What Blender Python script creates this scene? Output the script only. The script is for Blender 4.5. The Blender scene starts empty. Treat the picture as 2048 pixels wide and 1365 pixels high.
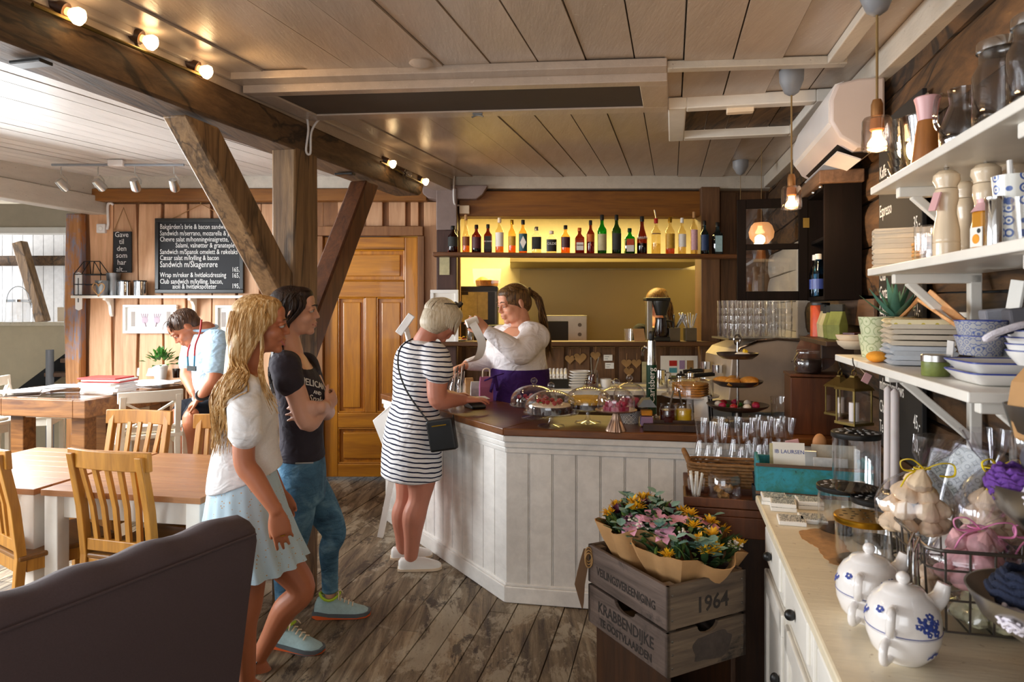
import bpy, bmesh, math, random
from math import sin, cos, pi, radians as rad, sqrt
from mathutils import Vector as V, Matrix as MX, Euler, noise as mnoise
random.seed(7)
S = bpy.context.scene
COL = S.collection
F = 1365.33          # focal length in pixels of the 2048 px wide frame
CZ = 1.58            # eye height
HY = 617             # horizon row
# ---------------------------------------------------------------- camera
cd = bpy.data.cameras.new('camera'); cam = bpy.data.objects.new('camera', cd); COL.objects.link(cam)
cam.location = (0, 0, CZ); cam.rotation_euler = (pi/2, 0, 0)
cd.lens = 24; cd.sensor_width = 36; cd.shift_y = -65.5/2048; cd.clip_start = .05
cd.dof.use_dof = True; cd.dof.focus_distance = 3.6; cd.dof.aperture_fstop = 6.3
S.camera = cam
# ---------------------------------------------------------------- exposure, world
S.view_settings.view_transform = 'Standard'; S.view_settings.look = 'None'
S.view_settings.gamma = 1; S.view_settings.use_curve_mapping = False
S.view_settings.exposure = 0.1
S.cycles.max_bounces = 10; S.cycles.diffuse_bounces = 4; S.cycles.glossy_bounces = 4
S.cycles.transparent_max_bounces = 64; S.cycles.transmission_bounces = 6
S.cycles.caustics_reflective = False; S.cycles.caustics_refractive = False
S.cycles.sample_clamp_indirect = 4
W = bpy.data.worlds.new('world'); S.world = W; W.use_nodes = True
bg = W.node_tree.nodes['Background']; bg.inputs[0].default_value = (.86, .93, 1, 1); bg.inputs[1].default_value = .7

def area(name, loc, rot, sx, sy, power, col):
    l = bpy.data.lights.new(name, 'AREA'); l.shape = 'RECTANGLE'; l.size = sx; l.size_y = sy
    l.energy = power; l.color = col
    o = bpy.data.objects.new(name, l); COL.objects.link(o); o.location = loc; o.rotation_euler = rot
    return o
# room frame: u across the room (right wall at U_W), v into depth; the room is turned 13.2 degrees to the camera
TH = rad(-13.2); CT, ST = cos(TH), -sin(TH)
RWZ = TH - pi/2
U_W = .859; U_L = -5.19; V_B = -2.2; Y_B = 6.3
def R(u, v, z=0): return V((CT*u + ST*v, -ST*u + CT*v, z))
def at(px, py, Y): return V(((px-1024)/F*Y, Y, CZ-(py-HY)/F*Y))
def xz(px, py, Y): p = at(px, py, Y); return p.x, p.z
def rv(px, u):
    k = (px-1024)/F
    return u*(CT+ST*k)/(CT*k-ST)
def rp(px, off, z=0):
    u = U_W-off; v = rv(px, u); return R(u, v, z)
def zat(py, Y): return CZ-(py-HY)/F*Y
def zc(Y): return 2.49+.046*Y
# daylight through the windows of the left wall and of the wall behind the camera
for v_, e_ in ((-.6, 110), (1.5, 130), (3.6, 180)):
    p = R(U_L+.05, v_, 1.62); area('daylight', p, (pi/2-.72, 0, TH-pi/2), 1.5, 1.5, e_, (.93, .97, 1))
p = R(-1.0, V_B+.06, 1.7); area('daylight', p, (pi/2, 0, TH), 2.6, 1.5, 38, (.95, .97, 1))
# ---------------------------------------------------------------- colour and materials
def C(h):
    h = h.lstrip('#'); r = [int(h[i:i+2], 16)/255 for i in (0, 2, 4)]
    return tuple((c/12.92 if c <= .04045 else ((c+.055)/1.055)**2.4) for c in r)+(1,)
MATS = {}
class NT:
    def __init__(s, name):
        s.m = bpy.data.materials.new(name); s.m.use_nodes = True; s.t = s.m.node_tree
        s.b = s.t.nodes['Principled BSDF']; s.out = s.t.nodes['Material Output']
    def n(s, typ, **k):
        x = s.t.nodes.new('ShaderNode'+typ)
        for a, b in k.items(): setattr(x, a, b)
        return x
    def l(s, a, b): s.t.links.new(a, b)
    def coords(s, scale=(1, 1, 1), kind='Object', rot=(0, 0, 0)):
        tc = s.n('TexCoord'); mp = s.n('Mapping'); mp.inputs['Scale'].default_value = scale
        mp.inputs['Rotation'].default_value = rot; s.l(tc.outputs[kind], mp.inputs[0]); return mp.outputs[0]
    def noise(s, vec, scale, detail=4, rough=.6, dist=0):
        x = s.n('TexNoise'); x.inputs['Scale'].default_value = scale; x.inputs['Detail'].default_value = detail
        x.inputs['Roughness'].default_value = rough; x.inputs['Distortion'].default_value = dist
        s.l(vec, x.inputs['Vector']); return x.outputs['Fac']
    def ramp(s, fac, stops, interp='LINEAR'):
        x = s.n('ValToRGB'); e = x.color_ramp.elements; x.color_ramp.interpolation = interp
        while len(e) < len(stops): e.new(.5)
        for q, (p, c) in zip(e, stops): q.position = p; q.color = c
        s.l(fac, x.inputs[0]); return x.outputs[0]
    def mix(s, fac, a, b, mode='MIX'):
        x = s.n('Mix', data_type='RGBA', blend_type=mode)
        for i, val in ((0, fac), (6, a), (7, b)):
            if isinstance(val, (int, float)): x.inputs[i].default_value = val
            elif isinstance(val, tuple): x.inputs[i].default_value = val
            else: s.l(val, x.inputs[i])
        return x.outputs[2]
    def math(s, op, a, b=0):
        x = s.n('Math', operation=op)
        for i, val in ((0, a), (1, b)):
            if isinstance(val, (int, float)): x.inputs[i].default_value = val
            else: s.l(val, x.inputs[i])
        return x.outputs[0]
    def bump(s, h, strength=.3, dist=.01):
        x = s.n('Bump'); x.inputs['Strength'].default_value = strength; x.inputs['Distance'].default_value = dist
        s.l(h, x.inputs['Height']); s.l(x.outputs[0], s.b.inputs['Normal'])
    def base(s, c):
        if isinstance(c, tuple): s.b.inputs['Base Color'].default_value = c
        else: s.l(c, s.b.inputs['Base Color'])
    def set(s, rough=.5, metal=0, spec=.5, coat=0, sss=0, trans=0):
        i = s.b.inputs; i['Roughness'].default_value = rough; i['Metallic'].default_value = metal
        i['Specular IOR Level'].default_value = spec; i['Coat Weight'].default_value = coat
        if sss: i['Subsurface Weight'].default_value = sss; i['Subsurface Radius'].default_value = (.012, .005, .003); i['Subsurface Scale'].default_value = .6
        i['Transmission Weight'].default_value = trans
        return s
def reg(name, x): MATS[name] = x.m; return x.m
def scl(c, k): return tuple(min(1, v*k) for v in c[:3])+(1,)
def mat(name, h, rough=.5, metal=0, var=.12, scale=9, bump=0, bscale=60, spec=.5, coat=0, sss=0, emit=0, stretch=(1, 1, 1)):
    x = NT(name); c = C(h); x.set(rough, metal, spec, coat, sss)
    vec = x.coords(stretch)
    if var: x.base(x.ramp(x.noise(vec, scale), [(.3, scl(c, 1-var)), (.7, scl(c, 1+var*.7))]))
    else: x.base(c)
    if bump: x.bump(x.noise(vec, bscale, 3), bump, .004)
    if emit: x.b.inputs['Emission Color'].default_value = c; x.b.inputs['Emission Strength'].default_value = emit
    return reg(name, x)
def wood(name, h1, h2, axis=0, scale=1, rough=.55, bump=.25, island=.25, knots=None, coat=0, worn=None, worn_at=.55, h3=None, rot=0, crack=0):
    """grain runs along the axis; every loose board gets its own tone"""
    x = NT(name); x.set(rough, coat=coat)
    st = [14*scale]*3; st[axis] = 1.1*scale
    vec = x.coords(tuple(st), rot=(0, 0, rot))
    geo = x.n('NewGeometry'); ri = geo.outputs['Random Per Island']
    off = x.n('VectorMath', operation='ADD'); sc = x.n('VectorMath', operation='SCALE')
    cmb = x.n('CombineXYZ'); x.l(ri, cmb.inputs[0]); x.l(ri, cmb.inputs[1]); x.l(ri, cmb.inputs[2])
    x.l(cmb.outputs[0], sc.inputs[0]); sc.inputs['Scale'].default_value = 37; x.l(vec, off.inputs[0]); x.l(sc.outputs[0], off.inputs[1])
    vec = off.outputs[0]
    g = x.noise(vec, 1.3, 6, .65, 1.2); g2 = x.noise(vec, 5, 3, .6, .3)
    f = x.math('ADD', x.math('MULTIPLY', g, .7), x.math('MULTIPLY', g2, .3))
    col = x.ramp(f, [(.34, C(h1)), (.64, C(h2))] + ([(.8, C(h3))] if h3 else []))
    if island:
        k = x.math('ADD', x.math('MULTIPLY', ri, island*2), 1-island)
        cc = x.n('CombineColor'); [x.l(k, cc.inputs[i]) for i in range(3)]
        col = x.mix(1.0, col, cc.outputs[0], 'MULTIPLY')
    if knots:
        vo = x.n('TexVoronoi'); vo.inputs['Scale'].default_value = .55; x.l(vec, vo.inputs['Vector'])
        kf = x.ramp(vo.outputs['Distance'], [(.05, (1, 1, 1, 1)), (.16, (0, 0, 0, 1))])
        col = x.mix(x.math('MULTIPLY', kf, .8), col, C(knots))
    if crack:
        cn = x.noise(x.coords(tuple(v*.22 if i != axis else v*.5 for i, v in enumerate(st)), rot=(0, 0, rot)), 1.1, 5, .6, .8)
        cf = x.ramp(cn, [(.478, (0, 0, 0, 1)), (.497, (1, 1, 1, 1)), (.503, (1, 1, 1, 1)), (.525, (0, 0, 0, 1))])
        col = x.mix(x.math('MULTIPLY', cf, crack), col, scl(C(h1), .25))
    if worn:
        wn = x.noise(x.coords((1, 1, 1)), 2.2, 6, .72, .4)
        wf = x.ramp(wn, [(worn_at, (0, 0, 0, 1)), (worn_at+.08, (1, 1, 1, 1))])
        wf = x.math('MULTIPLY', wf, x.ramp(g2, [(.38, (0, 0, 0, 1)), (.56, (1, 1, 1, 1))]))
        col = x.mix(wf, col, C(worn))
    x.base(col)
    if bump: x.bump(f, bump, .006)
    return reg(name, x)
def glass(name, tint='#ffffff', base=.04, power=4, gl=.75, rough=.02):
    """thin clear glass: see-through face on, mirror-like at grazing angles"""
    m = bpy.data.materials.new(name); m.use_nodes = True; t = m.node_tree; t.nodes.clear()
    out = t.nodes.new('ShaderNodeOutputMaterial'); mx = t.nodes.new('ShaderNodeMixShader')
    tr = t.nodes.new('ShaderNodeBsdfTransparent'); g = t.nodes.new('ShaderNodeBsdfGlossy')
    tr.inputs[0].default_value = C(tint); g.inputs['Roughness'].default_value = rough; g.inputs[0].default_value = (.95, .97, 1, 1)
    lw = t.nodes.new('ShaderNodeLayerWeight'); lw.inputs['Blend'].default_value = .5
    pw = t.nodes.new('ShaderNodeMath'); pw.operation = 'POWER'; pw.inputs[1].default_value = power
    ma = t.nodes.new('ShaderNodeMath'); ma.operation = 'MULTIPLY_ADD'; ma.inputs[1].default_value = gl; ma.inputs[2].default_value = base
    t.links.new(lw.outputs['Facing'], pw.inputs[0]); t.links.new(pw.outputs[0], ma.inputs[0]); t.links.new(ma.outputs[0], mx.inputs[0])
    t.links.new(tr.outputs[0], mx.inputs[1]); t.links.new(g.outputs[0], mx.inputs[2]); t.links.new(mx.outputs[0], out.inputs[0])
    MATS[name] = m; return m
def emit(name, h, k):
    x = NT(name); x.base(C(h)); x.b.inputs['Emission Color'].default_value = C(h); x.b.inputs['Emission Strength'].default_value = k
    return reg(name, x)
# ---------------------------------------------------------------- mesh builder
def rotm(rx=0, ry=0, rz=0): return Euler((rx, ry, rz)).to_matrix().to_4x4()
def TM(loc, rx=0, ry=0, rz=0, s=1): return MX.Translation(V(loc)) @ rotm(rx, ry, rz) @ MX.Diagonal((s, s, s, 1))
def catmull(pts, k=6):
    pts = [V(p) for p in pts]; n = len(pts); out = []
    for i in range(n-1):
        a, b, c, d = pts[max(0, i-1)], pts[i], pts[i+1], pts[min(n-1, i+2)]
        for j in range(k):
            t = j/k
            out.append(.5*((2*b)+(c-a)*t+(2*a-5*b+4*c-d)*t*t+(3*b-a-3*c+d)*t**3))
    out.append(pts[-1]); return out
class MB:
    def __init__(s): s.v = []; s.f = []; s.m = []
    def add(s, vs, fs, mi=0, M=None):
        o = len(s.v)
        s.v += [tuple(M @ V(p)) if M is not None else tuple(p) for p in vs]
        s.f += [tuple(i+o for i in f) for f in fs]; s.m += [mi]*len(fs); return s
    def box(s, c, d, rot=None, mi=0, M=None, taper=1):
        x, y, z = [k/2 for k in d]; t = taper
        vs = [V(p) for p in ((-x, -y, -z), (x, -y, -z), (x, y, -z), (-x, y, -z), (-x*t, -y*t, z), (x*t, -y*t, z), (x*t, y*t, z), (-x*t, y*t, z))]
        if rot is not None:
            r = Euler(rot).to_matrix() if not isinstance(rot, MX) else rot; vs = [r @ p for p in vs]
        vs = [p+V(c) for p in vs]
        return s.add(vs, [(0, 3, 2, 1), (4, 5, 6, 7), (0, 1, 5, 4), (1, 2, 6, 5), (2, 3, 7, 6), (3, 0, 4, 7)], mi, M)
    def bar(s, a, b, w, h, mi=0, up=(0, 0, 1), M=None):
        """a rectangular bar from a to b, w across and h along the up direction"""
        a, b = V(a), V(b); d = (b-a).normalized(); u = V(up); x = d.cross(u)
        if x.length < 1e-4: x = d.cross(V((1, 0, 0)))
        x.normalize(); u = x.cross(d).normalized()
        vs = [p+x*w/2*i+u*h/2*j for p in (a, b) for i, j in ((-1, -1), (1, -1), (1, 1), (-1, 1))]
        return s.add(vs, [(0, 1, 2, 3), (7, 6, 5, 4), (0, 4, 5, 1), (1, 5, 6, 2), (2, 6, 7, 3), (3, 7, 4, 0)], mi, M)
    def tube(s, pts, r, n=8, mi=0, M=None, closed=False, flat=1.0, up=None, cap=True):
        pts = [V(p) for p in pts]; N = len(pts); rs = r if isinstance(r, (list, tuple)) else [r]*N
        t0 = (pts[1]-pts[0]).normalized(); x = V(up) if up else (V((0, 0, 1)) if abs(t0.z) < .9 else V((1, 0, 0)))
        vs = []; fs = []
        for i, p in enumerate(pts):
            a = pts[(i+1) % N] if closed else pts[min(i+1, N-1)]; b = pts[i-1] if (closed or i) else pts[0]
            t = (a-b).normalized(); x = (x-t*x.dot(t))
            if x.length < 1e-5: x = t.orthogonal()
            x.normalize(); y = t.cross(x)
            vs += [p+(x*cos(2*pi*j/n)*flat+y*sin(2*pi*j/n))*rs[i] for j in range(n)]
        for i in range(N if closed else N-1):
            k = (i+1) % N
            fs += [(i*n+j, i*n+(j+1) % n, k*n+(j+1) % n, k*n+j) for j in range(n)]
        if cap and not closed: fs += [tuple(range(n-1, -1, -1)), tuple(range((N-1)*n, N*n))]
        return s.add(vs, fs, mi, M)
    def loft(s, rings, mi=0, M=None, cap=True, closed=False):
        n = len(rings[0]); vs = [p for r in rings for p in r]; fs = []
        for i in range(len(rings)-(0 if closed else 1)):
            k = (i+1) % len(rings)
            fs += [(i*n+j, i*n+(j+1) % n, k*n+(j+1) % n, k*n+j) for j in range(n)]
        if cap and not closed: fs += [tuple(range(n-1, -1, -1)), tuple(range((len(rings)-1)*n, len(rings)*n))]
        return s.add(vs, fs, mi, M)
    def lathe(s, prof, n=24, c=(0, 0, 0), mi=0, M=None, sx=1, sy=1, cap=True, wob=None):
        rings = [[(c[0]+max(r, 1e-4)*sx*cos(2*pi*j/n)*(wob(j/n, z) if wob else 1), c[1]+max(r, 1e-4)*sy*sin(2*pi*j/n)*(wob(j/n, z) if wob else 1), c[2]+z) for j in range(n)] for r, z in prof]
        return s.loft(rings, mi, M, cap)
    def ell(s, c, r, n=16, m=10, mi=0, M=None, rot=None):
        rr = V(r) if not isinstance(r, (int, float)) else V((r, r, r)); q = Euler(rot).to_matrix() if rot else None
        rings = []
        for i in range(m+1):
            a = -pi/2+pi*i/m; row = []
            for j in range(n):
                p = V((rr.x*max(cos(a), 1e-3)*cos(2*pi*j/n), rr.y*max(cos(a), 1e-3)*sin(2*pi*j/n), rr.z*sin(a)))
                if q is not None: p = q @ p
                row.append(p+V(c))
            rings.append(row)
        return s.loft(rings, mi, M)
    def prism(s, poly, z0, z1, mi=0, M=None, hole=None):
        n = len(poly); vs = [(x, y, z0) for x, y in poly]+[(x, y, z1) for x, y in poly]
        fs = [tuple(range(n-1, -1, -1)), tuple(range(n, 2*n))]+[(i, (i+1) % n, n+(i+1) % n, n+i) for i in range(n)]
        return s.add(vs, fs, mi, M)
    def mesh(s, name, mats, smooth=35):
        me = bpy.data.meshes.new(name); me.from_pydata(s.v, [], s.f)
        for m in (mats if isinstance(mats, (list, tuple)) else [mats]): me.materials.append(MATS[m] if isinstance(m, str) else m)
        me.polygons.foreach_set('material_index', s.m)
        if smooth:
            me.polygons.foreach_set('use_smooth', [True]*len(me.polygons)); me.update()
            me.set_sharp_from_angle(angle=rad(smooth))
        me.update(); return me
    def build(s, name, mats, parent=None, smooth=35, bevel=0, sub=0, label=None):
        o = bpy.data.objects.new(name, s.mesh(name, mats, smooth)); COL.objects.link(o)
        if parent is not None: o.parent = parent
        if bevel:
            b = o.modifiers.new('b', 'BEVEL'); b.width = bevel; b.segments = 2; b.limit_method = 'ANGLE'; b.angle_limit = rad(40)
        if sub:
            b = o.modifiers.new('s', 'SUBSURF'); b.levels = sub; b.render_levels = sub
        if label: o['label'] = label
        return o
def _maker(k):
    def f(*a, **q): return lambda b: getattr(b, k)(*a, **q)
    return f
LA_, XB_, TU_, BA_, LO_, EL_ = [_maker(k) for k in ('lathe', 'box', 'tube', 'bar', 'loft', 'ell')]   # a shape to be added to a part
def tag(o, label, cat, group=None):
    o['label'] = label; o['category'] = cat
    if group: o['group'] = group
    return o
def T(name, label, cat, loc=(0, 0, 0), rz=0, group=None, rot=None):
    o = bpy.data.objects.new(name, None); COL.objects.link(o); o.empty_display_size = .05
    o.location = loc; o.rotation_euler = rot if rot else (0, 0, rz)
    return tag(o, label, cat, group)
def struct(name, mb, m, smooth=0, bevel=0):
    o = mb.build(name, m, None, smooth, bevel); o['kind'] = 'structure'; return o
def copy_tree(o, label=None, loc=None, rz=None, group=None, parent=None, cat=None):
    c = o.copy(); COL.objects.link(c)
    if parent is not None: c.parent = parent
    if label: c['label'] = label
    if loc is not None: c.location = loc
    if rz is not None: c.rotation_euler = (0, 0, rz)
    if group: c['group'] = group
    for ch in o.children: copy_tree(ch, parent=c)
    return c
def text(body, size, M, m, parent=None, name='writing', align='LEFT', ext=.0006, sx=1.0, bold=0):
    cu = bpy.data.curves.new(name, 'FONT'); cu.body = body; cu.size = size; cu.align_x = align; cu.extrude = ext
    cu.resolution_u = 2; cu.offset = bold
    o = bpy.data.objects.new(name, cu); COL.objects.link(o)
    dg = bpy.context.evaluated_depsgraph_get(); me = bpy.data.meshes.new_from_object(o.evaluated_get(dg))
    bpy.data.objects.remove(o); bpy.data.curves.remove(cu)
    me.transform(M @ MX.Diagonal((sx, 1, 1, 1)))
    me.materials.clear(); me.materials.append(MATS[m]); me.name = name
    q = bpy.data.objects.new(name, me); COL.objects.link(q)
    if parent is not None: q.parent = parent
    return q
STAND = rotm(pi/2)      # text and pictures drawn in x/y stand upright facing -y
def remesh(mb, voxel, smooth=4, fn=None):
    """melt overlapping closed shapes into one continuous skin"""
    me = bpy.data.meshes.new('tmp'); me.from_pydata(mb.v, [], mb.f); o = bpy.data.objects.new('tmp', me); COL.objects.link(o)
    r = o.modifiers.new('r', 'REMESH'); r.mode = 'VOXEL'; r.voxel_size = voxel; r.use_smooth_shade = True
    if smooth:
        q = o.modifiers.new('q', 'SMOOTH'); q.iterations = smooth; q.factor = .5
    dg = bpy.context.evaluated_depsgraph_get(); out = bpy.data.meshes.new_from_object(o.evaluated_get(dg))
    bpy.data.objects.remove(o); bpy.data.meshes.remove(me)
    if fn:
        for v in out.vertices: v.co = fn(v.co)
    out.polygons.foreach_set('use_smooth', [True]*len(out.polygons)); out.update(); return out
def meshobj(name, me, m, parent=None, label=None):
    me.name = name; me.materials.clear()
    for k in (m if isinstance(m, (list, tuple)) else [m]): me.materials.append(MATS[k])
    o = bpy.data.objects.new(name, me); COL.objects.link(o)
    if parent is not None: o.parent = parent
    if label: o['label'] = label
    return o
# ---------------------------------------------------------------- the materials of the place
def floor_mat():
    x = NT('floorboards'); x.set(.62)
    vec = x.coords((9, .8, 9), rot=(0, 0, -TH)); geo = x.n('NewGeometry'); ri = geo.outputs['Random Per Island']
    g = x.noise(vec, 2.2, 6, .7, .6)
    col = x.ramp(g, [(.32, C('#40332a')), (.5, C('#776650')), (.68, C('#a39278'))])
    k = x.math('ADD', x.math('MULTIPLY', ri, .55), .72); cc = x.n('CombineColor'); [x.l(k, cc.inputs[i]) for i in range(3)]
    col = x.mix(1.0, col, cc.outputs[0], 'MULTIPLY')
    w = x.noise(x.coords((1.6, .7, 1), rot=(0, 0, -TH)), 1.6, 8, .74, .5)
    col = x.mix(x.ramp(w, [(.52, (0, 0, 0, 1)), (.56, (.7, .7, .7, 1))]), col, C('#b0a48f'))
    d = x.noise(x.coords((2, 1, 1)), 3.1, 7, .75, .4)
    col = x.mix(x.ramp(d, [(.57, (0, 0, 0, 1)), (.61, (.8, .8, .8, 1))]), col, C('#30241a'))
    f_ = x.noise(x.coords((14, 5, 14), rot=(0, 0, -TH)), 6, 5, .8); col = x.mix(x.ramp(f_, [(.58, (0, 0, 0, 1)), (.66, (.55, .55, .55, 1))]), col, C('#241b14')); col = x.mix(x.ramp(f_, [(.30, (.5, .5, .5, 1)), (.38, (0, 0, 0, 1))]), col, C('#c2b7a4'))
    x.base(col); x.bump(g, .5, .006); return reg('floorboards', x)
floor_mat()
def painted_boards(name, h, dirt='#7d6a52', amt=.35, rough=.3):
    x = NT(name); x.set(rough); vec = x.coords((5, .7, 5), rot=(0, 0, -TH))
    g = x.noise(vec, 3, 6, .65, .4); geo = x.n('NewGeometry'); ri = geo.outputs['Random Per Island']
    k = x.math('ADD', x.math('MULTIPLY', ri, .16), .9); cc = x.n('CombineColor'); [x.l(k, cc.inputs[i]) for i in range(3)]
    col = x.mix(1.0, x.ramp(g, [(.35, scl(C(h), .88)), (.65, C(h))]), cc.outputs[0], 'MULTIPLY')
    sp = x.noise(x.coords((9, 9, 9)), 6, 3, .6)
    col = x.mix(x.ramp(sp, [(.66, (0, 0, 0, 1)), (.72, (amt, amt, amt, 1))]), col, C(dirt))
    x.base(col); x.bump(x.noise(x.coords((30, 4, 30), rot=(0, 0, -TH)), 3, 4), .25, .004); return reg(name, x)
painted_boards('ceiling_paint', '#c0b0a2', '#efe6d8', .3, .26)
painted_boards('ceiling_white', '#e2ddd8', '#b9b0a6', .3, .4)
painted_boards('trim_white', '#d2cabd', '#6b5b48', .55, .4)
painted_boards('wall_white', '#f1f1f2', '#cfc9c2', .2, .5)
painted_boards('bar_white', '#f6f3ee', '#d8cfc0', .10, .38)
painted_boards('cream_paint', '#efe2c6', '#8a6a44', .5, .4)
mat('plaster', '#efe6cf', .7, var=.06)
mat('taupe', '#b3a690', .7, var=.06)
mat('taupe_dark', '#43382f', .7, var=.06)
mat('beige', '#d2c3a4', .7, var=.05)
wood('timber', '#3f2c1c', '#735739', 1, .8, .65, .6, .12, knots='#2a170c', h3='#8f7454', rot=-TH, crack=.85)
wood('timber_v', '#5c432b', '#9c7b54', 2, .8, .6, .5, .12, knots='#2a170c', h3='#b3956c', crack=.7)
wood('timber_red', '#3c2012', '#6f4223', 2, .8, .6, .5, .12, knots='#241009')
wood('pine_wall', '#bd8a62', '#dfb28a', 2, .6, .55, .3, .14, knots='#6b3f22', h3='#e8c4a0')
wood('pine_back', '#6d4526', '#93653d', 2, .6, .6, .3, .14)
wood('brown_wall', '#4a3220', '#7a5638', 2, .6, .6, .3, .14, knots='#2a170c')
wood('door_pine', '#9c5c12', '#cf881c', 2, .6, .35, .15, .1, knots='#4a2208', coat=.25, h3='#dc9a38')
wood('door_pine_h', '#9c5c12', '#cf881c', 0, .6, .35, .15, .1, knots='#4a2208', coat=.25, h3='#dc9a38')
wood('header', '#6b3e12', '#96601f', 0, .5, .5, .25, .05)
wood('logs', '#23170d', '#654627', 1, .6, .75, 1, .22, knots='#140b06', h3='#a17c45', rot=-TH, crack=.9)
wood('shelf_raw', '#3b2110', '#7d4c22', 0, .7, .5, .3, .05, h3='#a2703c')
wood('ledge', '#33200f', '#6b4323', 0, .7, .5, .3, .05)
wood('worktop', '#5a3014', '#8a5527', 0, .5, .3, .1, .06, coat=.15, h3='#a87038')
wood('oak_top', '#9c6741', '#c08a5b', 0, .6, .4, .12, .12, h3='#cf9d6c')
wood('chair_oak', '#9a6420', '#cc9038', 2, .7, .4, .12, .1, h3='#dca54d')
wood('seat_oak', '#5e3a16', '#8f6028', 0, .7, .4, .12, .1)
wood('dark_wood', '#26160d', '#4a2d18', 2, .7, .45, .2, .1)
wood('cab_dark', '#0a0605', '#140c0b', 2, .7, .75, .2, .05)
wood('box_brown', '#42220f', '#6d3c1c', 2, .6, .4, .2, .1)
wood('crate', '#43362c', '#75634f', 0, .9, .75, .6, .2, worn='#2d2520', worn_at=.55, h3='#917d67')
wood('table_old', '#5a351a', '#a06b37', 0, .7, .5, .4, .1, knots='#2a170c')
wood('bowl_wood', '#4f3a2c', '#7d5f49', 0, .8, .6, .4, .1)
wood('spoon_wood', '#b9773f', '#d49a63', 2, .6, .5, .1, .1)
wood('orange_post', '#8f5a2a', '#b98250', 2, 1, .6, .5, .1, worn='#7d7f92', worn_at=.47, h3='#c98a3f')
mat('mauve', '#8a7872', .7, var=.12, bump=.2); wood('mauve_dark', '#3b2620', '#523831', 2, .7, .6, .3, .05)
mat('white', '#f4f2ee', .4, var=.03); mat('white_gloss', '#f6f4f1', .15, var=.02, coat=.3); mat('white_wood', '#f3efe6', .4, var=.05)
mat('white_chair', '#efe9da', .4, var=.05); mat('paper', '#f2efe8', .8, var=.04); mat('kraft', '#b98d5c', .8, var=.12, bump=.2, bscale=20)
mat('black', '#141414', .4, var=.1); mat('black_matte', '#1a1919', .8, var=.1); mat('slate', '#24262a', .75, var=.18, scale=4)
mat('chalk', '#f0f0ee', .9, var=0); mat('steel', '#b9b7b2', .28, 1, var=.08); mat('chrome', '#d8d8d8', .1, 1, var=0)
mat('steel_dark', '#6d675f', .4, 1, var=.1); mat('zinc', '#8d9092', .45, .8, var=.18); mat('brass', '#c8992f', .28, 1, var=.08)
mat('brass_old', '#6b5a30', .4, .9, var=.15); mat('wire', '#6f6b67', .35, .9, var=.05); mat('pewter', '#7a726c', .35, .9, var=.15)
mat('copper_silver', '#b99a86', .3, .9, var=.1)
mat('lamp_grey', '#83868c', .45, var=.04); mat('cord', '#8a6d3c', .6, var=.05); mat('plastic_white', '#ece8e6', .35, var=.03)
mat('ac_side', '#d8c9c2', .4, var=.03)
mat('green_leaf', '#3f7d2c', .5, var=.35, scale=30); mat('aloe', '#4c7a66', .5, var=.25, scale=20)
mat('euca', '#7fa69a', .6, var=.25, scale=25); mat('leaf_dark', '#33502a', .55, var=.3, scale=25); mat('leaf_mid', '#68803a', .55, var=.3, scale=25)
mat('petal_pink', '#d99ab0', .5, var=.2, scale=30); mat('petal_purple', '#5a1a3c', .55, var=.25, scale=30); mat('petal_yellow', '#eab61c', .5, var=.2, scale=30)
mat('petal_white', '#e8ded0', .6, var=.12, scale=30); mat('petal_mag', '#b3225f', .5, var=.1)
mat('red', '#b3211c', .45, var=.12, scale=30); mat('magazine', '#cf3f3c', .35, var=.25, scale=12); mat('newsprint', '#d4d0cc', .8, var=.15, scale=40)
mat('cola', '#1c0a07', .1, var=0); mat('cream', '#f0dcc0', .6, var=.06); mat('choc', '#33190e', .6, var=.2, scale=60, bump=.4)
mat('berry', '#a11a24', .35, var=.3, scale=90); mat('raspberry', '#a81f4d', .4, var=.25, scale=90); mat('yellow_cake', '#dca91d', .6, var=.25, scale=70, bump=.5)
mat('pastry', '#c98a34', .55, var=.3, scale=50, bump=.5); mat('mango', '#e8c01e', .3, var=.06); mat('jam', '#4a0d0d', .2, var=.1); mat('lilac', '#a587ae', .7, var=.12)
mat('mill', '#e9d3b4', .25, var=.04, coat=.3); mat('mill_pink', '#e6b3b4', .35, var=.04); mat('linen', '#d9cdb9', .85, var=.1, bump=.3); mat('linen_tan', '#a37d4d', .85, var=.2, bump=.3)
mat('orange_cloth', '#f0a02c', .8, var=.12, scale=60); mat('grey_napkin', '#8a8a92', .8, var=.08, scale=80); mat('grey_dark', '#5c5a60', .8, var=.08)
mat('green_tin', '#75803f', .35, var=.2, scale=80); mat('spatula', '#dba7ab', .5, var=.05); mat('tin_orange', '#c2491d', .4, var=.2, scale=25)
mat('tea_green', '#747d3c', .6, var=.3, scale=18); mat('tea_cream', '#c3b98e', .6, var=.2, scale=18); mat('charcoal', '#2b2d2b', .7, var=.3, scale=20)
mat('candle', '#e6dcda', .5, var=.03, sss=.15); mat('painted_glow', '#f0a86a', .5, var=.03)
mat('meringue', '#f7dcb8', .7, var=.08, scale=50); mat('meringue_pink', '#eab3b6', .7, var=.1, scale=50); mat('meringue_green', '#e2dfb8', .7, var=.1, scale=50)
mat('ribbon_yellow', '#f0d21c', .35, var=0); mat('ribbon_pink', '#ee8fc0', .35, var=0)
mat('yarn_purple', '#6d3f9a', .9, var=.25, scale=120, bump=.8, bscale=220); mat('yarn_white', '#ece6f0', .9, var=.1, scale=120, bump=.8, bscale=220)
mat('yarn_navy', '#16203a', .9, var=.25, scale=120, bump=.8, bscale=220); mat('yarn_pink', '#d41f6b', .9, var=.2, scale=120, bump=.8, bscale=220)
mat('blue_print', '#3c4f9c', .3, var=.15); mat('blue_rim', '#2c3f96', .3, var=.1)
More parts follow.
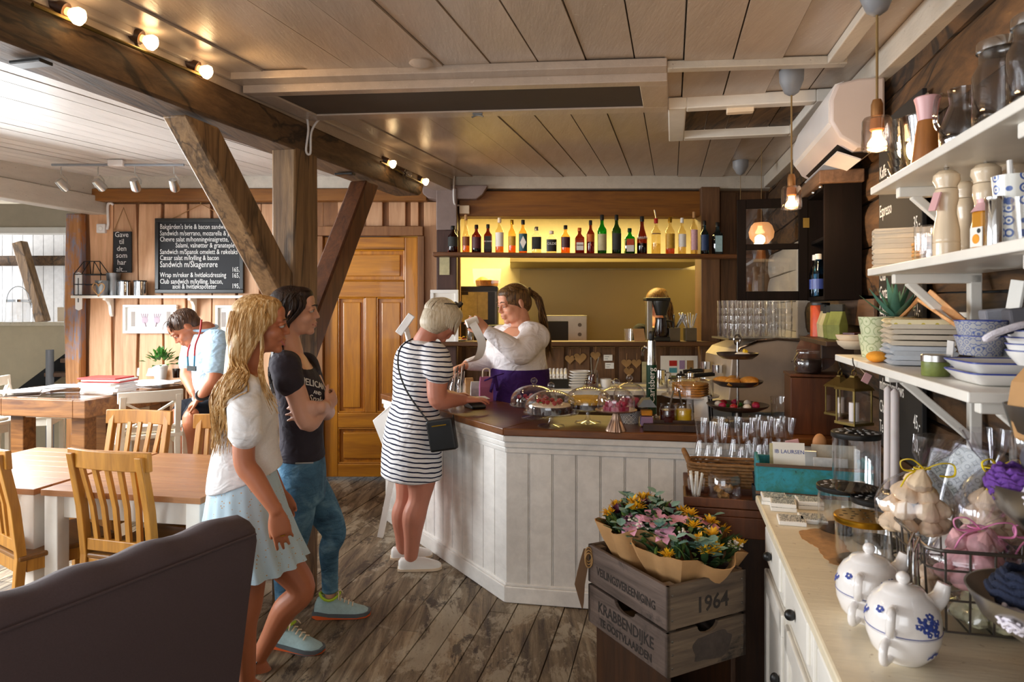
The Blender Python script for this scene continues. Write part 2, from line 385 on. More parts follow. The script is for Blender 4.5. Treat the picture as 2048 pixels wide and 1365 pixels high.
mat('sofa', '#4d3f42', .85, var=.1, scale=220, bump=.25, bscale=500)
mat('skin', '#d99b7c', .5, var=.05, sss=.12); mat('skin_tan', '#b8714e', .5, var=.05, sss=.12); mat('skin_pale', '#d8a58c', .5, var=.05, sss=.12)
mat('skin_red', '#d08a72', .5, var=.07, sss=.12)
def hair(name, h1, h2, h3):
    x = NT(name); x.set(.42, spec=.4); vec = x.coords((60, 60, 3.2)); g = x.noise(vec, 1.6, 4, .6, .5)
    x.base(x.ramp(g, [(.3, C(h1)), (.5, C(h2)), (.7, C(h3))])); x.bump(x.noise(x.coords((140, 140, 5)), 1.6, 3), .6, .004); return reg(name, x)
hair('hair_blonde', '#7a5428', '#c2965a', '#f0dcb4'); hair('hair_dark', '#120a07', '#22130d', '#3b2418'); hair('hair_grey', '#b3a184', '#dccfb4', '#f0e8d8')
hair('hair_brown', '#2b1a10', '#4a3222', '#6d4d36'); hair('hair_honey', '#2f1d10', '#5f4224', '#96703c'); hair('hair_red', '#6d3a12', '#a8641f', '#d19a45')
def cloth(name, h, folds=.5, rough=.85, var=.06):
    x = NT(name); x.set(rough, spec=.25); c = C(h); x.base(x.ramp(x.noise(x.coords(), 180, 2), [(.3, scl(c, 1-var)), (.7, scl(c, 1+var*.5))]))
    n = x.noise(x.coords((5, 5, 7)), 1.5, 2, .5, 1.4); x.bump(n, folds, .05); return reg(name, x)
cloth('tee_white', '#f3f1f1'); cloth('tee_black', '#35313a', .4); cloth('top_white', '#efe9ea', .5); cloth('polo_blue', '#b9d6ec', .5); cloth('apron', '#3a1c5e', .6)
cloth('shorts', '#1c1e26', .4); cloth('black_shirt', '#17171a', .4)
def jeans_mat():
    x = NT('denim'); x.set(.85, spec=.2); n = x.noise(x.coords((4, 4, 5)), 1.7, 4, .6, .8); t = x.noise(x.coords((300, 300, 60)), 2, 2)
    x.base(x.mix(.12, x.ramp(n, [(.3, C('#2d4f6b')), (.5, C('#4a7796')), (.72, C('#7fa9c2'))]), x.ramp(t, [(.3, C('#1c3348')), (.7, C('#9cc0d4'))])))
    x.bump(x.noise(x.coords((5, 5, 12)), 2, 3, .5, 1.5), .5, .03); return reg('denim', x)
jeans_mat()
def skirt_mat():
    x = NT('skirt_blue'); x.set(.85, spec=.2); vec = x.coords((40, 40, 60)); vo = x.n('TexVoronoi'); vo.inputs['Scale'].default_value = 1.6; x.l(vec, vo.inputs['Vector'])
    f = x.ramp(vo.outputs['Distance'], [(.16, (1, 1, 1, 1)), (.24, (0, 0, 0, 1))]); st = x.n('TexWave'); st.inputs['Scale'].default_value = 9; x.l(x.coords((1, 1, .02)), st.inputs['Vector'])
    f = x.math('MULTIPLY', f, x.ramp(st.outputs['Fac'], [(.4, (0, 0, 0, 1)), (.6, (1, 1, 1, 1))]))
    x.base(x.mix(f, C('#c3dcea'), C('#c99a5c'))); return reg('skirt_blue', x)
skirt_mat()
def stripe_mat():
    x = NT('stripes'); x.set(.85, spec=.2); tc = x.n('TexCoord'); sp = x.n('SeparateXYZ'); x.l(tc.outputs['Object'], sp.inputs[0])
    w = x.noise(x.coords((3, 3, 3)), 1.2, 2)
    z = x.math('ADD', sp.outputs[2], x.math('MULTIPLY', w, .05)); z = x.math('ADD', z, x.math('MULTIPLY', sp.outputs[0], .10))
    fr = x.math('FRACT', x.math('MULTIPLY', z, 36)); x.base(x.ramp(fr, [(.0, C('#171c38')), (.27, C('#171c38')), (.30, C('#f1eff0')), (1, C('#f1eff0'))], 'CONSTANT'))
    x.bump(x.noise(x.coords((4, 4, 9)), 1.5, 3, .5, 1.6), .4, .04); return reg('stripes', x)
stripe_mat()
glass('glass_clear', base=.06, power=3, gl=.9); glass('glass_thin', base=.02, power=3, gl=.6); glass('glass_green', '#2fae3a', .05); glass('glass_dkgreen', '#4f7d1e', .05); glass('glass_brown', '#a05a26', .05)
glass('glass_amber', '#f6dca0', .04); glass('glass_blue', '#7fb4cf', .05); glass('glass_pale', '#f2ead2', .04); glass('cello', '#fbfbff', .09, 2, .55, .10)
emit('bulb_hot', '#ffd9a0', 13); emit('bulb_glow', '#ff9a4a', 6); emit('globe', '#f0a868', .6)
def steel_panel():
    x = NT('steel_panel'); x.set(.5, 1); x.base(C('#b3a680')); x.bump(x.noise(x.coords((60, 60, 1)), 3, 3), .05, .002); return reg('steel_panel', x)
steel_panel()
def turquoise():
    x = NT('turquoise'); x.set(.5); n = x.noise(x.coords(), 22, 7, .7, .6); n2 = x.noise(x.coords((1, 1, 1)), 60, 4, .7)
    c = x.mix(x.ramp(n, [(.42, (0, 0, 0, 1)), (.6, (1, 1, 1, 1))]), C('#2c93a6'), C('#2f7d78')); x.base(x.mix(x.ramp(n2, [(.62, (0, 0, 0, 1)), (.68, (1, 1, 1, 1))]), c, C('#20302c'))); return reg('turquoise', x)
turquoise()
def pattern(name, bgc, fg, sc=60, kind='rings', vec_scale=(1, 1, 1)):
    """printed ornament: rings, lozenges or a maze of marks in a second colour"""
    x = NT(name); x.set(.3, coat=.2); vec = x.coords(vec_scale); vo = x.n('TexVoronoi'); vo.inputs['Scale'].default_value = sc; vo.inputs['Randomness'].default_value = 0 if kind != 'maze' else 1; x.l(vec, vo.inputs['Vector'])
    d = vo.outputs['Distance']
    st = {'rings': [(.0, 1), (.12, 1), (.13, 0), (.24, 0), (.25, 1), (.38, 1), (.39, 0)], 'lozenge': [(0, 0), (.2, 1), (.28, 0), (.5, 0), (.52, 1), (.6, 0)], 'maze': [(.0, 0), (.3, 0), (.32, 1), (.5, 1), (.52, 0)]}[kind]
    x.base(x.mix(x.ramp(d, [(p, (k, k, k, 1)) for p, k in st], 'CONSTANT'), C(bgc), C(fg))); return reg(name, x)
pattern('tile_blue', '#efeee6', '#3f5fa8', 42, 'rings'); pattern('tile_grey', '#b5b4b6', '#5a6aa0', 62, 'lozenge'); pattern('tile_sand', '#cdbf96', '#a08c50', 34, 'lozenge')
pattern('tile_green', '#d3d8b4', '#a8b487', 34, 'lozenge'); pattern('tile_bw', '#e8e6e0', '#2b3550', 40, 'lozenge'); pattern('coaster_print', '#ece6da', '#26262b', 130, 'maze')
pattern('cloth_check', '#f4efe2', '#5f9c78', 40, 'rings'); pattern('cloth_yellow', '#f6e6b8', '#d8c23c', 30, 'rings'); pattern('cloth_blue', '#f0eee8', '#a8bcd4', 30, 'rings')
pattern('paper_hex', '#b9bdb4', '#7d847d', 34, 'lozenge')
mat('lip', '#b4665f', .4, var=.05); mat('iris', '#3a2a1c', .2, var=0); mat('eye_white', '#bdb5ae', .35, var=0); mat('teeth', '#f0ece4', .3, var=0)
mat('shoe_teal', '#a8c4c6', .7, var=.1, scale=60); mat('shoe_grey', '#5d6468', .6, var=.08); mat('shoe_orange', '#e0632a', .6, var=.05); mat('shoe_lime', '#b8d83a', .7, var=.05)
mat('cyan_dark', '#1f6d86', .4, var=.05)
mat('print_lilac', '#b9a7b4', .8, var=.05); mat('print_grey', '#a59c96', .8, var=.1)
mat('tap_green', '#12402a', .3, var=.05)
mat('bag_pink', '#b56a92', .7, var=.08)
mat('wicker', '#8a6238', .65, var=.35, scale=60, bump=.4)
glass('glass_dim', '#8c8c8c', .05)
for n_, h_ in (('amber', '#dba04a'), ('orange', '#cf8038'), ('pale', '#e9dfc0'), ('green', '#3f9a2c'), ('dkgreen', '#1f5a22'), ('navy', '#0e1c3c'), ('ltblue', '#7fb2c8')): glass('liq_'+n_, h_, .04, 4, .4)
MATS['liq_cola'] = MATS['cola']
for n_, h_ in (('label_brown', '#8a4a1e'), ('label_plum', '#4a1a24'), ('label_gold', '#c99a2c'), ('label_teal', '#1f5560'), ('label_orange', '#c9661e'), ('label_stag', '#c8502c'), ('label_rose', '#d8a9b0'), ('label_navy', '#1f3a66'), ('label_ice', '#a8ccd6')): mat(n_, h_, .5, var=.15, scale=60)
mat('tap_blue', '#4f9aa8', .6, var=.2)
mat('lamp_brass', '#a8794a', .35, .6, var=.05)
wood('mill_wood', '#7d4a1e', '#a86a30', 2, 1, .4, .1, .05)
mat('mango_syrup', '#c98a2c', .15, var=.1)
mat('stone_print', '#b9b5aa', .7, var=.3, scale=14)
mat('cutout_dark', '#4a3b1c', .6, var=.1)
mat('porcelain', '#f3efec', .12, var=.01, coat=.4)
mat('zinc_blue', '#4a5f73', .5, .3, var=.25, scale=20)
wood('crate_y', '#43362e', '#726056', 1, .9, .75, .6, .2, worn='#2d2520', worn_at=.50, h3='#8c7a6b')
glass('glass_shelf', '#e4e4e4', .09, 2.5, .7)
mat('stencil', '#2d2622', .9, var=.3, scale=60); mat('stencil_faded', '#423832', .9, var=.3, scale=40)
mat('kraft_dark', '#6b4f36', .85, var=.15)
mat('linen_blue', '#c4c9cf', .85, var=.08, bump=.3)
glass('glass_lamp', '#f4ece6', .16, 2.2, .7)
mat('machine_steel', '#cbbcac', .4, .35, var=.08)
MATS['cab_dark'].node_tree.nodes['Principled BSDF'].inputs['Specular IOR Level'].default_value = .12
mat('stain', '#b98a58', .6, var=.25, scale=40)
# ================================================================ the room
def uvbox(mb, u0, u1, v0, v1, z0, z1, mi=0, slope=False, tw=0):
    """box in room axes; with slope, z0/z1 are measured from the sagging ceiling"""
    vs = []
    for zz in (z0, z1):
        for u, v in ((u0, v0), (u1, v0), (u1, v1), (u0, v1)):
            p = R(u, v); vs.append((p.x, p.y, zz+(zc(p.y) if slope else 0)))
    mb.add(vs, [(0, 3, 2, 1), (4, 5, 6, 7), (0, 1, 5, 4), (1, 2, 6, 5), (2, 3, 7, 6), (3, 0, 4, 7)], mi); return mb
rnd = random.Random(3)
m = MB(); uvbox(m, -9.5, 2.2, -2.3, 10.5, -.12, -.03, 1)
u = -9.3
while u < .9:
    v = -2.3-rnd.random()*2
    while v < 9.8:
        L = rnd.uniform(2.2, 4.2); uvbox(m, u, u+.1195, v, v+L-.004, -.03, rnd.uniform(-.004, 0)); v += L
    u += .125
struct('floor', m, ['floorboards', 'black_matte'])
# ceiling: wide boards right of the long beam, narrow bright boards left of it
def vend(u): return (6.36+ST*u)/CT
m = MB(); u = -1.95
while u < U_W+.05:
    uvbox(m, u, u+.194, V_B, vend(u), rnd.uniform(-.009, .007), .03, 0, True); u += .2
struct('ceiling', m, 'ceiling_paint')
m = MB(); u = -5.25
while u < -1.9:
    uvbox(m, u, u+.132, V_B, vend(u), rnd.uniform(-.003, .003), .03, 0, True); u += .14
struct('ceiling', m, 'ceiling_white')
m = MB(); uvbox(m, -9.6, 1.0, V_B-.1, 6.9, .03, .13, 0, True); struct('ceiling', m, 'taupe')
# ceiling trims
m = MB()
def skew(mb, u0, u1, v0, v1, z0, z1, k=.13):
    """ceiling board running across the room, a little out of square"""
    vs = []
    for zz in (z0, z1):
        for u, v in ((u0, v0), (u1, v0), (u1, v1), (u0, v1)):
            p = R(u, v+k*(u+1.87)); vs.append((p.x, p.y, zz+zc(p.y)))
    mb.add(vs, [(0, 3, 2, 1), (4, 5, 6, 7), (0, 1, 5, 4), (1, 2, 6, 5), (2, 3, 7, 6), (3, 0, 4, 7)]); return mb
skew(m, -1.91, -.02, 2.66, 2.76, -.035, 0); skew(m, -1.91, -.02, 2.76, 2.83, -.07, 0); skew(m, -1.91, -.02, 3.22, 3.33, -.07, 0); skew(m, -.14, -.02, 2.83, 3.22, -.07, 0); skew(m, -1.91, -1.80, 2.83, 3.22, -.07, 0)
struct('trim_1', m, 'ceiling_paint', bevel=.004)
m = MB(); skew(m, -1.80, -.14, 2.83, 3.22, -.062, -.03); struct('trim_2', m, 'taupe_dark')
m = MB(); skew(m, -.02, .70, 2.70, 2.76, -.035, 0); uvbox(m, .62, .68, V_B, 3.02, -.035, 0, 0, True); struct('trim_3', m, 'trim_white', bevel=.004)
m = MB()
for a in ((-.02, .07, 3.55, 4.40), (.68, .76, 3.55, 4.40), (.07, .68, 3.55, 3.63), (.07, .68, 4.32, 4.40)): uvbox(m, *a, -.06, 0, 0, True)
struct('trim_4', m, 'white_wood', bevel=.006)
m = MB()
for i in range(5): uvbox(m, .072+i*.122, .072+i*.122+.117, 3.63, 4.32, -.012, .0, 0, True)
struct('trim_5', m, 'timber')
m = MB(); uvbox(m, U_W-.055, U_W+.02, V_B, 6.5, -.105, 0, 0, True); struct('trim_6', m, 'trim_white', bevel=.004)
m = MB(); m.box((.9, 6.24, 2.725), (3.05, .14, .12)); m.box((-2.2, 6.24, 2.725), (3.2, .14, .12)); struct('trim_7', m, 'trim_white', bevel=.006)
# wall at the back: door, pass-through to the kitchen, upright boards
m = MB(); YB = Y_B+.06
def wb(x0, x1, z0, z1, mi=0, y0=Y_B, y1=Y_B+.12): m.box(((x0+x1)/2, (y0+y1)/2, (z0+z1)/2), (x1-x0, y1-y0, z1-z0), None, mi)
wb(-3.98, -1.74, 0, 2.9); wb(-1.74, -.85, 2.245, 2.9); wb(-.85, -.48, 0, 2.9); wb(-.48, 1.72, 0, 1.25, 1); wb(-.48, 1.72, 2.42, 2.9); wb(1.72, 2.75, 0, 2.9, 1)
x = -3.88; i = 0
while x < -1.85:                                       # wavy-edged front boards
    w = .205; L = []; Rr = []
    for k in range(13):
        z = .02+k*2.52/12; L.append((x+.008*sin(k*.9+i), z)); Rr.append((x+w+.01*sin(k*.7+i*2), z))
    pl = L[::1]+Rr[::-1]
    vs = [(a, Y_B-.028, b) for a, b in pl]+[(a, Y_B+.01, b) for a, b in pl]; n = len(pl)
    fs = [(j, n-1-j, n-2-j, j+1) for j in range(12)]
    fs = [(f[0], f[3], f[2], f[1]) for f in fs]+[(j, n+j, n+(j+1) % n, (j+1) % n) for j in range(n)]
    m.add(vs, fs, 2); x += .2265; i += 1
for x0, x1 in ((-1.60, -1.40), (-1.34, -1.19), (-1.13, -.98), (-.93, -.86)): wb(x0, x1, 2.335, 2.56, 2, Y_B-.028, Y_B+.01)
for x0, x1, z1 in ((-.81, -.69, 2.56),): wb(x0, x1, 0, z1, 2, Y_B-.02, Y_B+.01)
k = -.66
while k < 1.9: wb(k, k+.20, .5, 1.22, 3, Y_B-.02, Y_B+.01); k += .235
for x0, x1 in ((1.92, 2.06), (2.09, 2.3), (2.33, 2.6)): wb(x0, x1, .5, 2.65, 3, Y_B-.02, Y_B+.01)
struct('wall_back', m, ['pine_back', 'brown_wall', 'pine_wall', 'brown_wall'], bevel=.004)
m = MB()                                               # header boards above
m.box((-2.32, 6.2, 2.605), (3.1, .1, .11)); m.box((.62, 6.25, 2.53), (2.2, .1, .23)); struct('trim_8', m, 'header', bevel=.006)
m = MB(); m.box((-.86+.03, 6.26, 1.12), (.06, .08, 2.24)); m.box((-1.30, 6.255, 2.285), (.98, .09, .085)); m.box((-1.755, 6.26, 1.12), (.06, .08, 2.24)); struct('trim_9', m, 'pine_back', bevel=.005)
# panelled door
m = MB(); DY = Y_B
m.box((-1.295, DY+.02, 1.13), (.86, .03, 2.2)); struct_door = None
d = m.build('door_1', 'door_pine', None, 0); d['kind'] = 'structure'
def dpart(name, boxes, mt):
    b = MB()
    for x0, x1, z0, z1, y0, y1 in boxes: b.box(((x0+x1)/2, (y0+y1)/2, (z0+z1)/2), (x1-x0, y1-y0, z1-z0))
    o = b.build(name, mt, d, 0, .007); return o
a0, a1 = DY-.03, DY+.02
dpart('stile', [(-1.725, -1.60, .03, 2.235, a0, a1)], 'door_pine'); dpart('stile', [(-.985, -.865, .03, 2.235, a0, a1)], 'door_pine'); dpart('stile', [(-1.35, -1.245, .62, 1.68, a0, a1)], 'door_pine'); 
for z0, z1 in ((.03, .15), (.48, .62), (1.68, 1.83), (2.12, 2.235)): dpart('rail', [(-1.60, -.985, z0, z1, a0, a1)], 'door_pine_h')
for x0, x1, z0, z1 in ((-1.60, -.985, 1.83, 2.12), (-1.60, -1.35, .62, 1.68), (-1.245, -.985, .62, 1.68), (-1.60, -.985, .15, .48)):
    b = MB(); e = .035; y = DY+.004
    b.box(((x0+x1)/2, DY-.004, (z0+z1)/2), (x1-x0-.09, .022, z1-z0-.09)); 
    for xa, xb, za, zb in ((x0, x0+.014, z0, z1), (x1-.014, x1, z0, z1), (x0, x1, z0, z0+.014), (x0, x1, z1-.014, z1)): b.box(((xa+xb)/2, DY-.008, (za+zb)/2), (xb-xa, .032, zb-za))
    b.build('panel', 'door_pine' if z1-z0 > .5 else 'door_pine_h', d, 0, .008)
# right wall of hewn logs, painted white towards the back corner
m = MB(); z = 0; i = 0
LOGS = []
while z < 2.95:
    h = rnd.uniform(.17, .23); LOGS.append((z, z+h)); z += h
for z0, z1 in LOGS:
    for (v0, v1, mi) in ((V_B-.2, 4.88, 0), (4.88, 7.0, 1 if z0 < 2.05 else 0)):
        N = max(4, int((v1-v0)/.22)); rings = []
        for k in range(N+1):
            v = v0+(v1-v0)*k/N; row = []
            for q in range(7):
                t = q/6; off = .018*sin(pi*t)**.6+.012*mnoise.noise(V((v*2.3, z0*5+t*2, 1)))
                zz = z0+.006+(z1-z0-.012)*t+.012*mnoise.noise(V((v*1.2, z0*3, t)))
                p = R(U_W-off+.012, v, zz); row.append(p)
            p = R(U_W+.1, v, z1); row.append(p); p = R(U_W+.1, v, z0); row.append(p); rings.append(row)
        m.loft(rings, mi)
uvbox(m, U_W+.03, U_W+.2, V_B-.2, 7.0, -.1, 3.0, 2)
struct('wall_right', m, ['logs', 'trim_white', 'black_matte'], smooth=50)
m = MB(); uvbox(m, U_W-.05, U_W+.03, 4.84, 4.90, .9, 2.0); struct('trim_10', m, 'trim_white', bevel=.005)
# left wall with windows, wall behind the camera with windows
def windowed(name, along, fixed, a0, a1, wins, ztop, m_, thick=.14, z0=.95, z1=2.25):
    mb = MB(); cuts = [a0]
    def bx(p0, p1, za, zb):
        if along == 'v': uvbox(mb, fixed-thick, fixed, p0, p1, za, zb)
        else: uvbox(mb, p0, p1, fixed-thick, fixed, za, zb)
    for w0, w1 in wins:
        bx(cuts[-1], w0, 0, ztop); bx(w0, w1, 0, z0); bx(w0, w1, z1, ztop); cuts.append(w1)
    bx(cuts[-1], a1, 0, ztop); struct(name, mb, m_)
    return
WL = [(-1.35, .15), (.75, 2.25), (2.65, 4.05)]
windowed('wall_left', 'v', U_L, V_B-.1, 4.25, WL, 2.8, 'wall_white')
windowed('wall_front', 'u', V_B, U_L-.2, U_W+.2, [(-4.2, -2.9), (-2.3, .3)], 2.8, 'wall_white')
n_ = 1
for w0, w1 in WL:
    g = MB(); uvbox(g, U_L-.08, U_L-.074, w0, w1, .95, 2.25); o = struct(f'window_{n_}', g, 'glass_clear')
    f = MB()
    for a in ((w0, w0+.05, .95, 2.25), (w1-.05, w1, .95, 2.25), (w0, w1, .95, 1.0), (w0, w1, 2.2, 2.25), ((w0+w1)/2-.02, (w0+w1)/2+.02, .95, 2.25)): uvbox(f, U_L-.11, U_L-.04, *a)
    f.build('window_frame', 'white_wood', o, 0); n_ += 1
for w0, w1 in ((-4.2, -2.9), (-2.3, .3)):
    g = MB(); uvbox(g, w0, w1, V_B-.08, V_B-.074, .95, 2.25); o = struct(f'window_{n_}', g, 'glass_clear')
    f = MB()
    for a in ((w0, w0+.05, .95, 2.25), (w1-.05, w1, .95, 2.25), (w0, w1, .95, 1.0), (w0, w1, 2.2, 2.25)): uvbox(f, a[0], a[1], V_B-.11, V_B-.04, a[2], a[3])
    f.build('window_frame', 'white_wood', o, 0); n_ += 1
# kitchen beyond the pass-through
m = MB(); m.box((-1.1, 7.7, 1.4), (.1, 2.6, 2.8)); m.box((2.75, 7.7, 1.4), (.1, 2.6, 2.8)); m.box((.8, 8.85, 1.4), (4, .1, 2.8)); m.box((.8, 7.6, 2.84), (4, 2.5, .08)); struct('wall_kitchen', m, 'plaster')
m = MB(); m.box((1.3, 8.78, 1.45), (2.4, .02, 1.25)); struct('trim_11', m, 'steel_panel')
# stair room at far left
m = MB(); m.box((-6.3, 9.35, 1.5), (5.2, .1, 3.0))
x = -8.6
while x < -3.9: m.box((x+.07, 9.28, 1.5), (.132, .03, 3.0), None, 0); x += .14
m.box((-4.0, 7.9, 1.5), (.08, 2.9, 3.0)); m.box((-8.9, 7.6, 1.5), (.1, 3.6, 3)); struct('wall_stair', m, 'wall_white')
m = MB(); m.box((-6.4, 7.6, 3.02), (5.2, 3.6, .06)); struct('ceiling_stair', m, 'taupe')
m = MB(); m.box((-6.3, 7.7, 2.62), (4.4, .12, .26)); struct('trim_12', m, 'taupe'); m = MB(); m.box((-6.3, 7.68, 2.45), (4.4, .16, .07)); struct('trim_13', m, 'white_wood', bevel=.006)
m = MB(); m.box((-6.65, 7.2, .70), (4.0, .08, 1.40)); m.box((-5.82, 7.15, .69), (.03, .04, 1.38)); struct('wall_half', m, 'beige')
m = MB(); m.box((-6.65, 7.2, 1.415), (4.06, .2, .04)); struct('trim_14', m, 'cream_paint', bevel=.006)
area('stair_daylight', (-8.2, 8.3, 1.9), (0, rad(-90), 0), 1.6, 1.6, 120, (.92, .95, 1))
# ---------------------------------------------------------------- timbers
def timber(name, label, cat, rings, mt, smooth=30, parts=()):
    b = MB(); b.loft(rings); o = b.build(name, mt, None, smooth, .012); tag(o, label, cat); return o
def uring(u0, u1, v, z0, z1, j=0):
    return [R(u0, v, z0), R(u1, v, z0+j), R(u1, v, z1), R(u0, v, z1)]
UB = -1.913
rg = []
for k in range(17):
    v = -1.2+6.2*k/16; w = .012*mnoise.noise(V((v*1.7, 0, 3))); zb = 2.315+.0265*v
    rg.append(uring(UB-.2, UB+w, v, zb+w+.01, zb+.172, -w))
e = 5.0
for k, t in enumerate((.05, .09, .12)): rg.append(uring(UB-.2, UB-.004, e+t, 2.455+.02*(k+1)**1.6, 2.625-.012*k))
timber('ceiling_timber', 'long weathered brown timber under the ceiling carrying the spot lamps', 'beam', rg, 'timber')
m = MB()
for k in range(12):
    v0 = V_B+8.6*k/12; v1 = v0+8.6/12
    za, zb = 2.315+.0265*v0+.165, 2.315+.0265*v1+.165
    vs = [R(UB-.16, v0, za), R(UB-.012, v0, za), R(UB-.012, v1, zb), R(UB-.16, v1, zb)]
    vs += [V((p.x, p.y, zc(p.y)+.01)) for p in vs]
    m.add(vs, [(0, 3, 2, 1), (4, 5, 6, 7), (0, 1, 5, 4), (1, 2, 6, 5), (2, 3, 7, 6), (3, 0, 4, 7)])
struct('trim_15', m, 'ceiling_paint')
m = MB(); uvbox(m, UB-.012, UB+.012, V_B, 6.55, -.035, 0, 0, True); struct('trim_16', m, 'ceiling_paint', bevel=.006)
rg = [[R(UB-.14, 3.208, z), R(UB+.003*sin(z*3), 3.208, z), R(UB+.003*sin(z*4), 3.442, z), R(UB-.14, 3.442, z)] for z in (0, .4, .8, 1.2, 1.6, 2.0, 2.43)]
timber('timber_post', 'tall square weathered timber post standing on the floor behind the two waiting women', 'post', rg, 'timber_v')
def brace(name, label, v0, z0, v1, z1, h, mt, vp, zt):
    """cut level under the long timber and upright against the post"""
    d_ = V((v1-v0, z1-z0)).normalized(); q = V((-d_.y, d_.x))*h/2; E = []
    for sg in (-1, 1):
        a = V((v0, z0))+q*sg; s0 = (vp-a.x)/d_.x; s1 = (zt-a.y)/d_.y; E.append((a+d_*s0, a+d_*s1))
    rg = []
    for k in range(6):
        t = k/5; a = E[0][0].lerp(E[0][1], t); b = E[1][0].lerp(E[1][1], t)
        rg.append([R(UB-.135, a.x, a.y), R(UB-.012, a.x, a.y), R(UB-.012, b.x, b.y), R(UB-.135, b.x, b.y)])
    return timber(name, label, 'brace', rg, mt)
brace('timber_brace', 'pale diagonal timber brace leaning from beam down to front of the post, chalkboard behind it', 2.46, 2.42, 3.30, 1.56, .15, 'timber_v', 3.205, 2.372)
brace('timber_brace', 'dark reddish diagonal timber brace rising from the post towards the pine door', 3.38, 1.32, 4.22, 2.45, .15, 'timber_red', 3.446, 2.412)
m = MB(); uvbox(m, U_L-.02, U_L+.13, V_B, 6.9, 2.44, 2.60); uvbox(m, U_L-.02, U_L+.10, V_B, 6.9, 2.605, 2.80); struct('trim_17', m, 'trim_white', 0, .008)
rg = [[(-4.05+.01*sin(z*3), 6.18, z), (-3.905+.008*sin(z*4), 6.18, z), (-3.905, 6.268, z), (-4.05, 6.268, z)] for z in (0, .5, 1, 1.5, 2, 2.44)]
timber('timber_post', 'worn corner post with flaking orange and blue paint beside the plank wall', 'post', rg, 'orange_post')
m = MB(); m.box((-.584, 6.18, 1.14), (.18, .17, 2.28), None, 1); m.box((-.584, 6.18, 2.47), (.185, .175, .38), None, 0)
rg = []
for k in range(13):
    t = k/12; x = -.80+.58*t; zb = 2.56+(.11*max(0, (t-.82)/.18)**2)+(.05*max(0, (.1-t)/.1)); rg.append([(x, 6.1, zb), (x, 6.265, zb), (x, 6.265, 2.682), (x, 6.1, 2.682)])
m.loft(rg, 0); o = m.build('corbel_post', ['mauve', 'mauve_dark'], None, 30, .008); tag(o, 'mauve painted post with rounded corbel between pine door and bottle shelf', 'post')
m = MB(); m.box((1.79, 6.21, 1.35), (.17, .12, 2.65)); o = m.build('timber_post', 'brown_wall', None, 0, .008); tag(o, 'brown timber post at the right end of the kitchen pass-through', 'post')
for a, b, r_ in (((-5.05, 8.9, 1.42), (-5.35, 8.9, 2.25), .09), ((-5.35, 8.9, 2.2), (-5.42, 8.9, 2.42), .1)): pass
m = MB(); m.bar((-6.13+.02, 8.9, 1.40), (-6.42, 8.9, 2.44), .13, .13); o = m.build('timber_post', 'timber_v', None, 0, .01); tag(o, 'slanting timber stud before the white boards in the stair room', 'post')
m = MB(); m.bar((-8.6, 9.06, 2.20), (-4.1, 9.06, 2.22), .1, .13); o = m.build('timber_rail', 'timber', None, 0, .01); tag(o, 'level brown timber rail across white boards in the stair room', 'rail')
m = MB(); m.bar((-7.25, 8.9, 1.3), (-6.82, 8.9, 2.17), .13, .13); o = m.build('timber_post', 'timber_red', None, 0, .01); tag(o, 'dark slanting timber at the far left picture edge in the stair room', 'post')
st_ = T('staircase', 'dark staircase with grey newel tube below the beige half wall', 'stairs', (-4.62, 6.95, 0))
b = MB(); b.bar((-.55, 0, .55), (.35, 0, 1.22), .05, .16); b.build('stringer', 'black_matte', st_, 0, .005)
for k in range(3):
    b = MB(); b.box((.0+.16*k, -.1, .78+.14*k), (.34, .2, .04)); b.build('tread', 'bowl_wood', st_, 0, .005)
b = MB(); b.tube([(.05, -.2, 0), (.05, -.2, 1.17)], .035, 12); b.build('newel', 'lamp_grey', st_)
# bright lamps: the kitchen's own warm ceiling light
area('kitchen_light', (.6, 7.5, 2.76), (0, 0, 0), 2.2, .9, 150, (1, .74, .24))
# ================================================================ large furniture
def bars(name, mt, t, boxes, bevel=.003):
    for c, d in boxes:
        q = MB(); q.box(c, d); q.build(name, mt, t, 0, bevel)
# ---- the bar: white boarded front, brown worktop with one blunt corner
bar = T('bar_counter', 'white boarded bar counter with brown worktop and angled corner', 'counter', (-.03, 3.68, 0))
_d1 = V((-.535, .845)); _d2 = V((.983, -.182)); L1, L2 = 1.72, 1.66; DEP = .5
def off_path(o):
    """the bar outline pushed inwards by o: end, corner, end"""
    n1 = V((.845, .535)); n2 = V((.182, .983)); a = n1*o; b = n2*o
    t = (b-a).cross(_d2)/_d1.cross(_d2) if abs(o) > 1e-6 else 0
    c = a+_d1*t
    return [_d1*L1+n1*o, c, _d2*L2+n2*o]
def slab(mb, o0, o1, z0, z1, mi=0, g=(0, 0)):
    A = off_path(o0); B = off_path(o1)
    A[0] = A[0]+_d1*g[0]; B[0] = B[0]+_d1*g[0]
    for i in (0, 1):
        q = [A[i], A[i+1], B[i+1], B[i]]; mb.prism([tuple(p) for p in q][::-1], z0, z1, mi)
    return mb
b = MB(); slab(b, -.03, DEP+.02, .897, .937, 0, (.03, 0)); b.build('worktop', 'worktop', bar, 0, .006)
b = MB(); slab(b, .012, .05, .0, .895); slab(b, DEP-.02, DEP, 0, .895, 0); 
b.build('carcass', 'bar_white', bar, 0)
b = MB()
for dd, L in ((_d1, L1), (_d2, L2)):
    nrm = V((.845, .535)) if dd is _d1 else V((.182, .983)); ang = math.atan2(dd.y, dd.x); k = .0
    while k < L-.02:
        w = min(.118, L-k); c = dd*(k+w/2)+nrm*.006; b.box((c.x, c.y, .45), (w-.001, .012, .78), (0, 0, ang))
        c = dd*(k+w+.0045)+nrm*.0065; b.box((c.x, c.y, .45), (.005, .010, .78), (0, 0, ang)); k += .127
b.build('front_boards', 'bar_white', bar, 0, .0015)
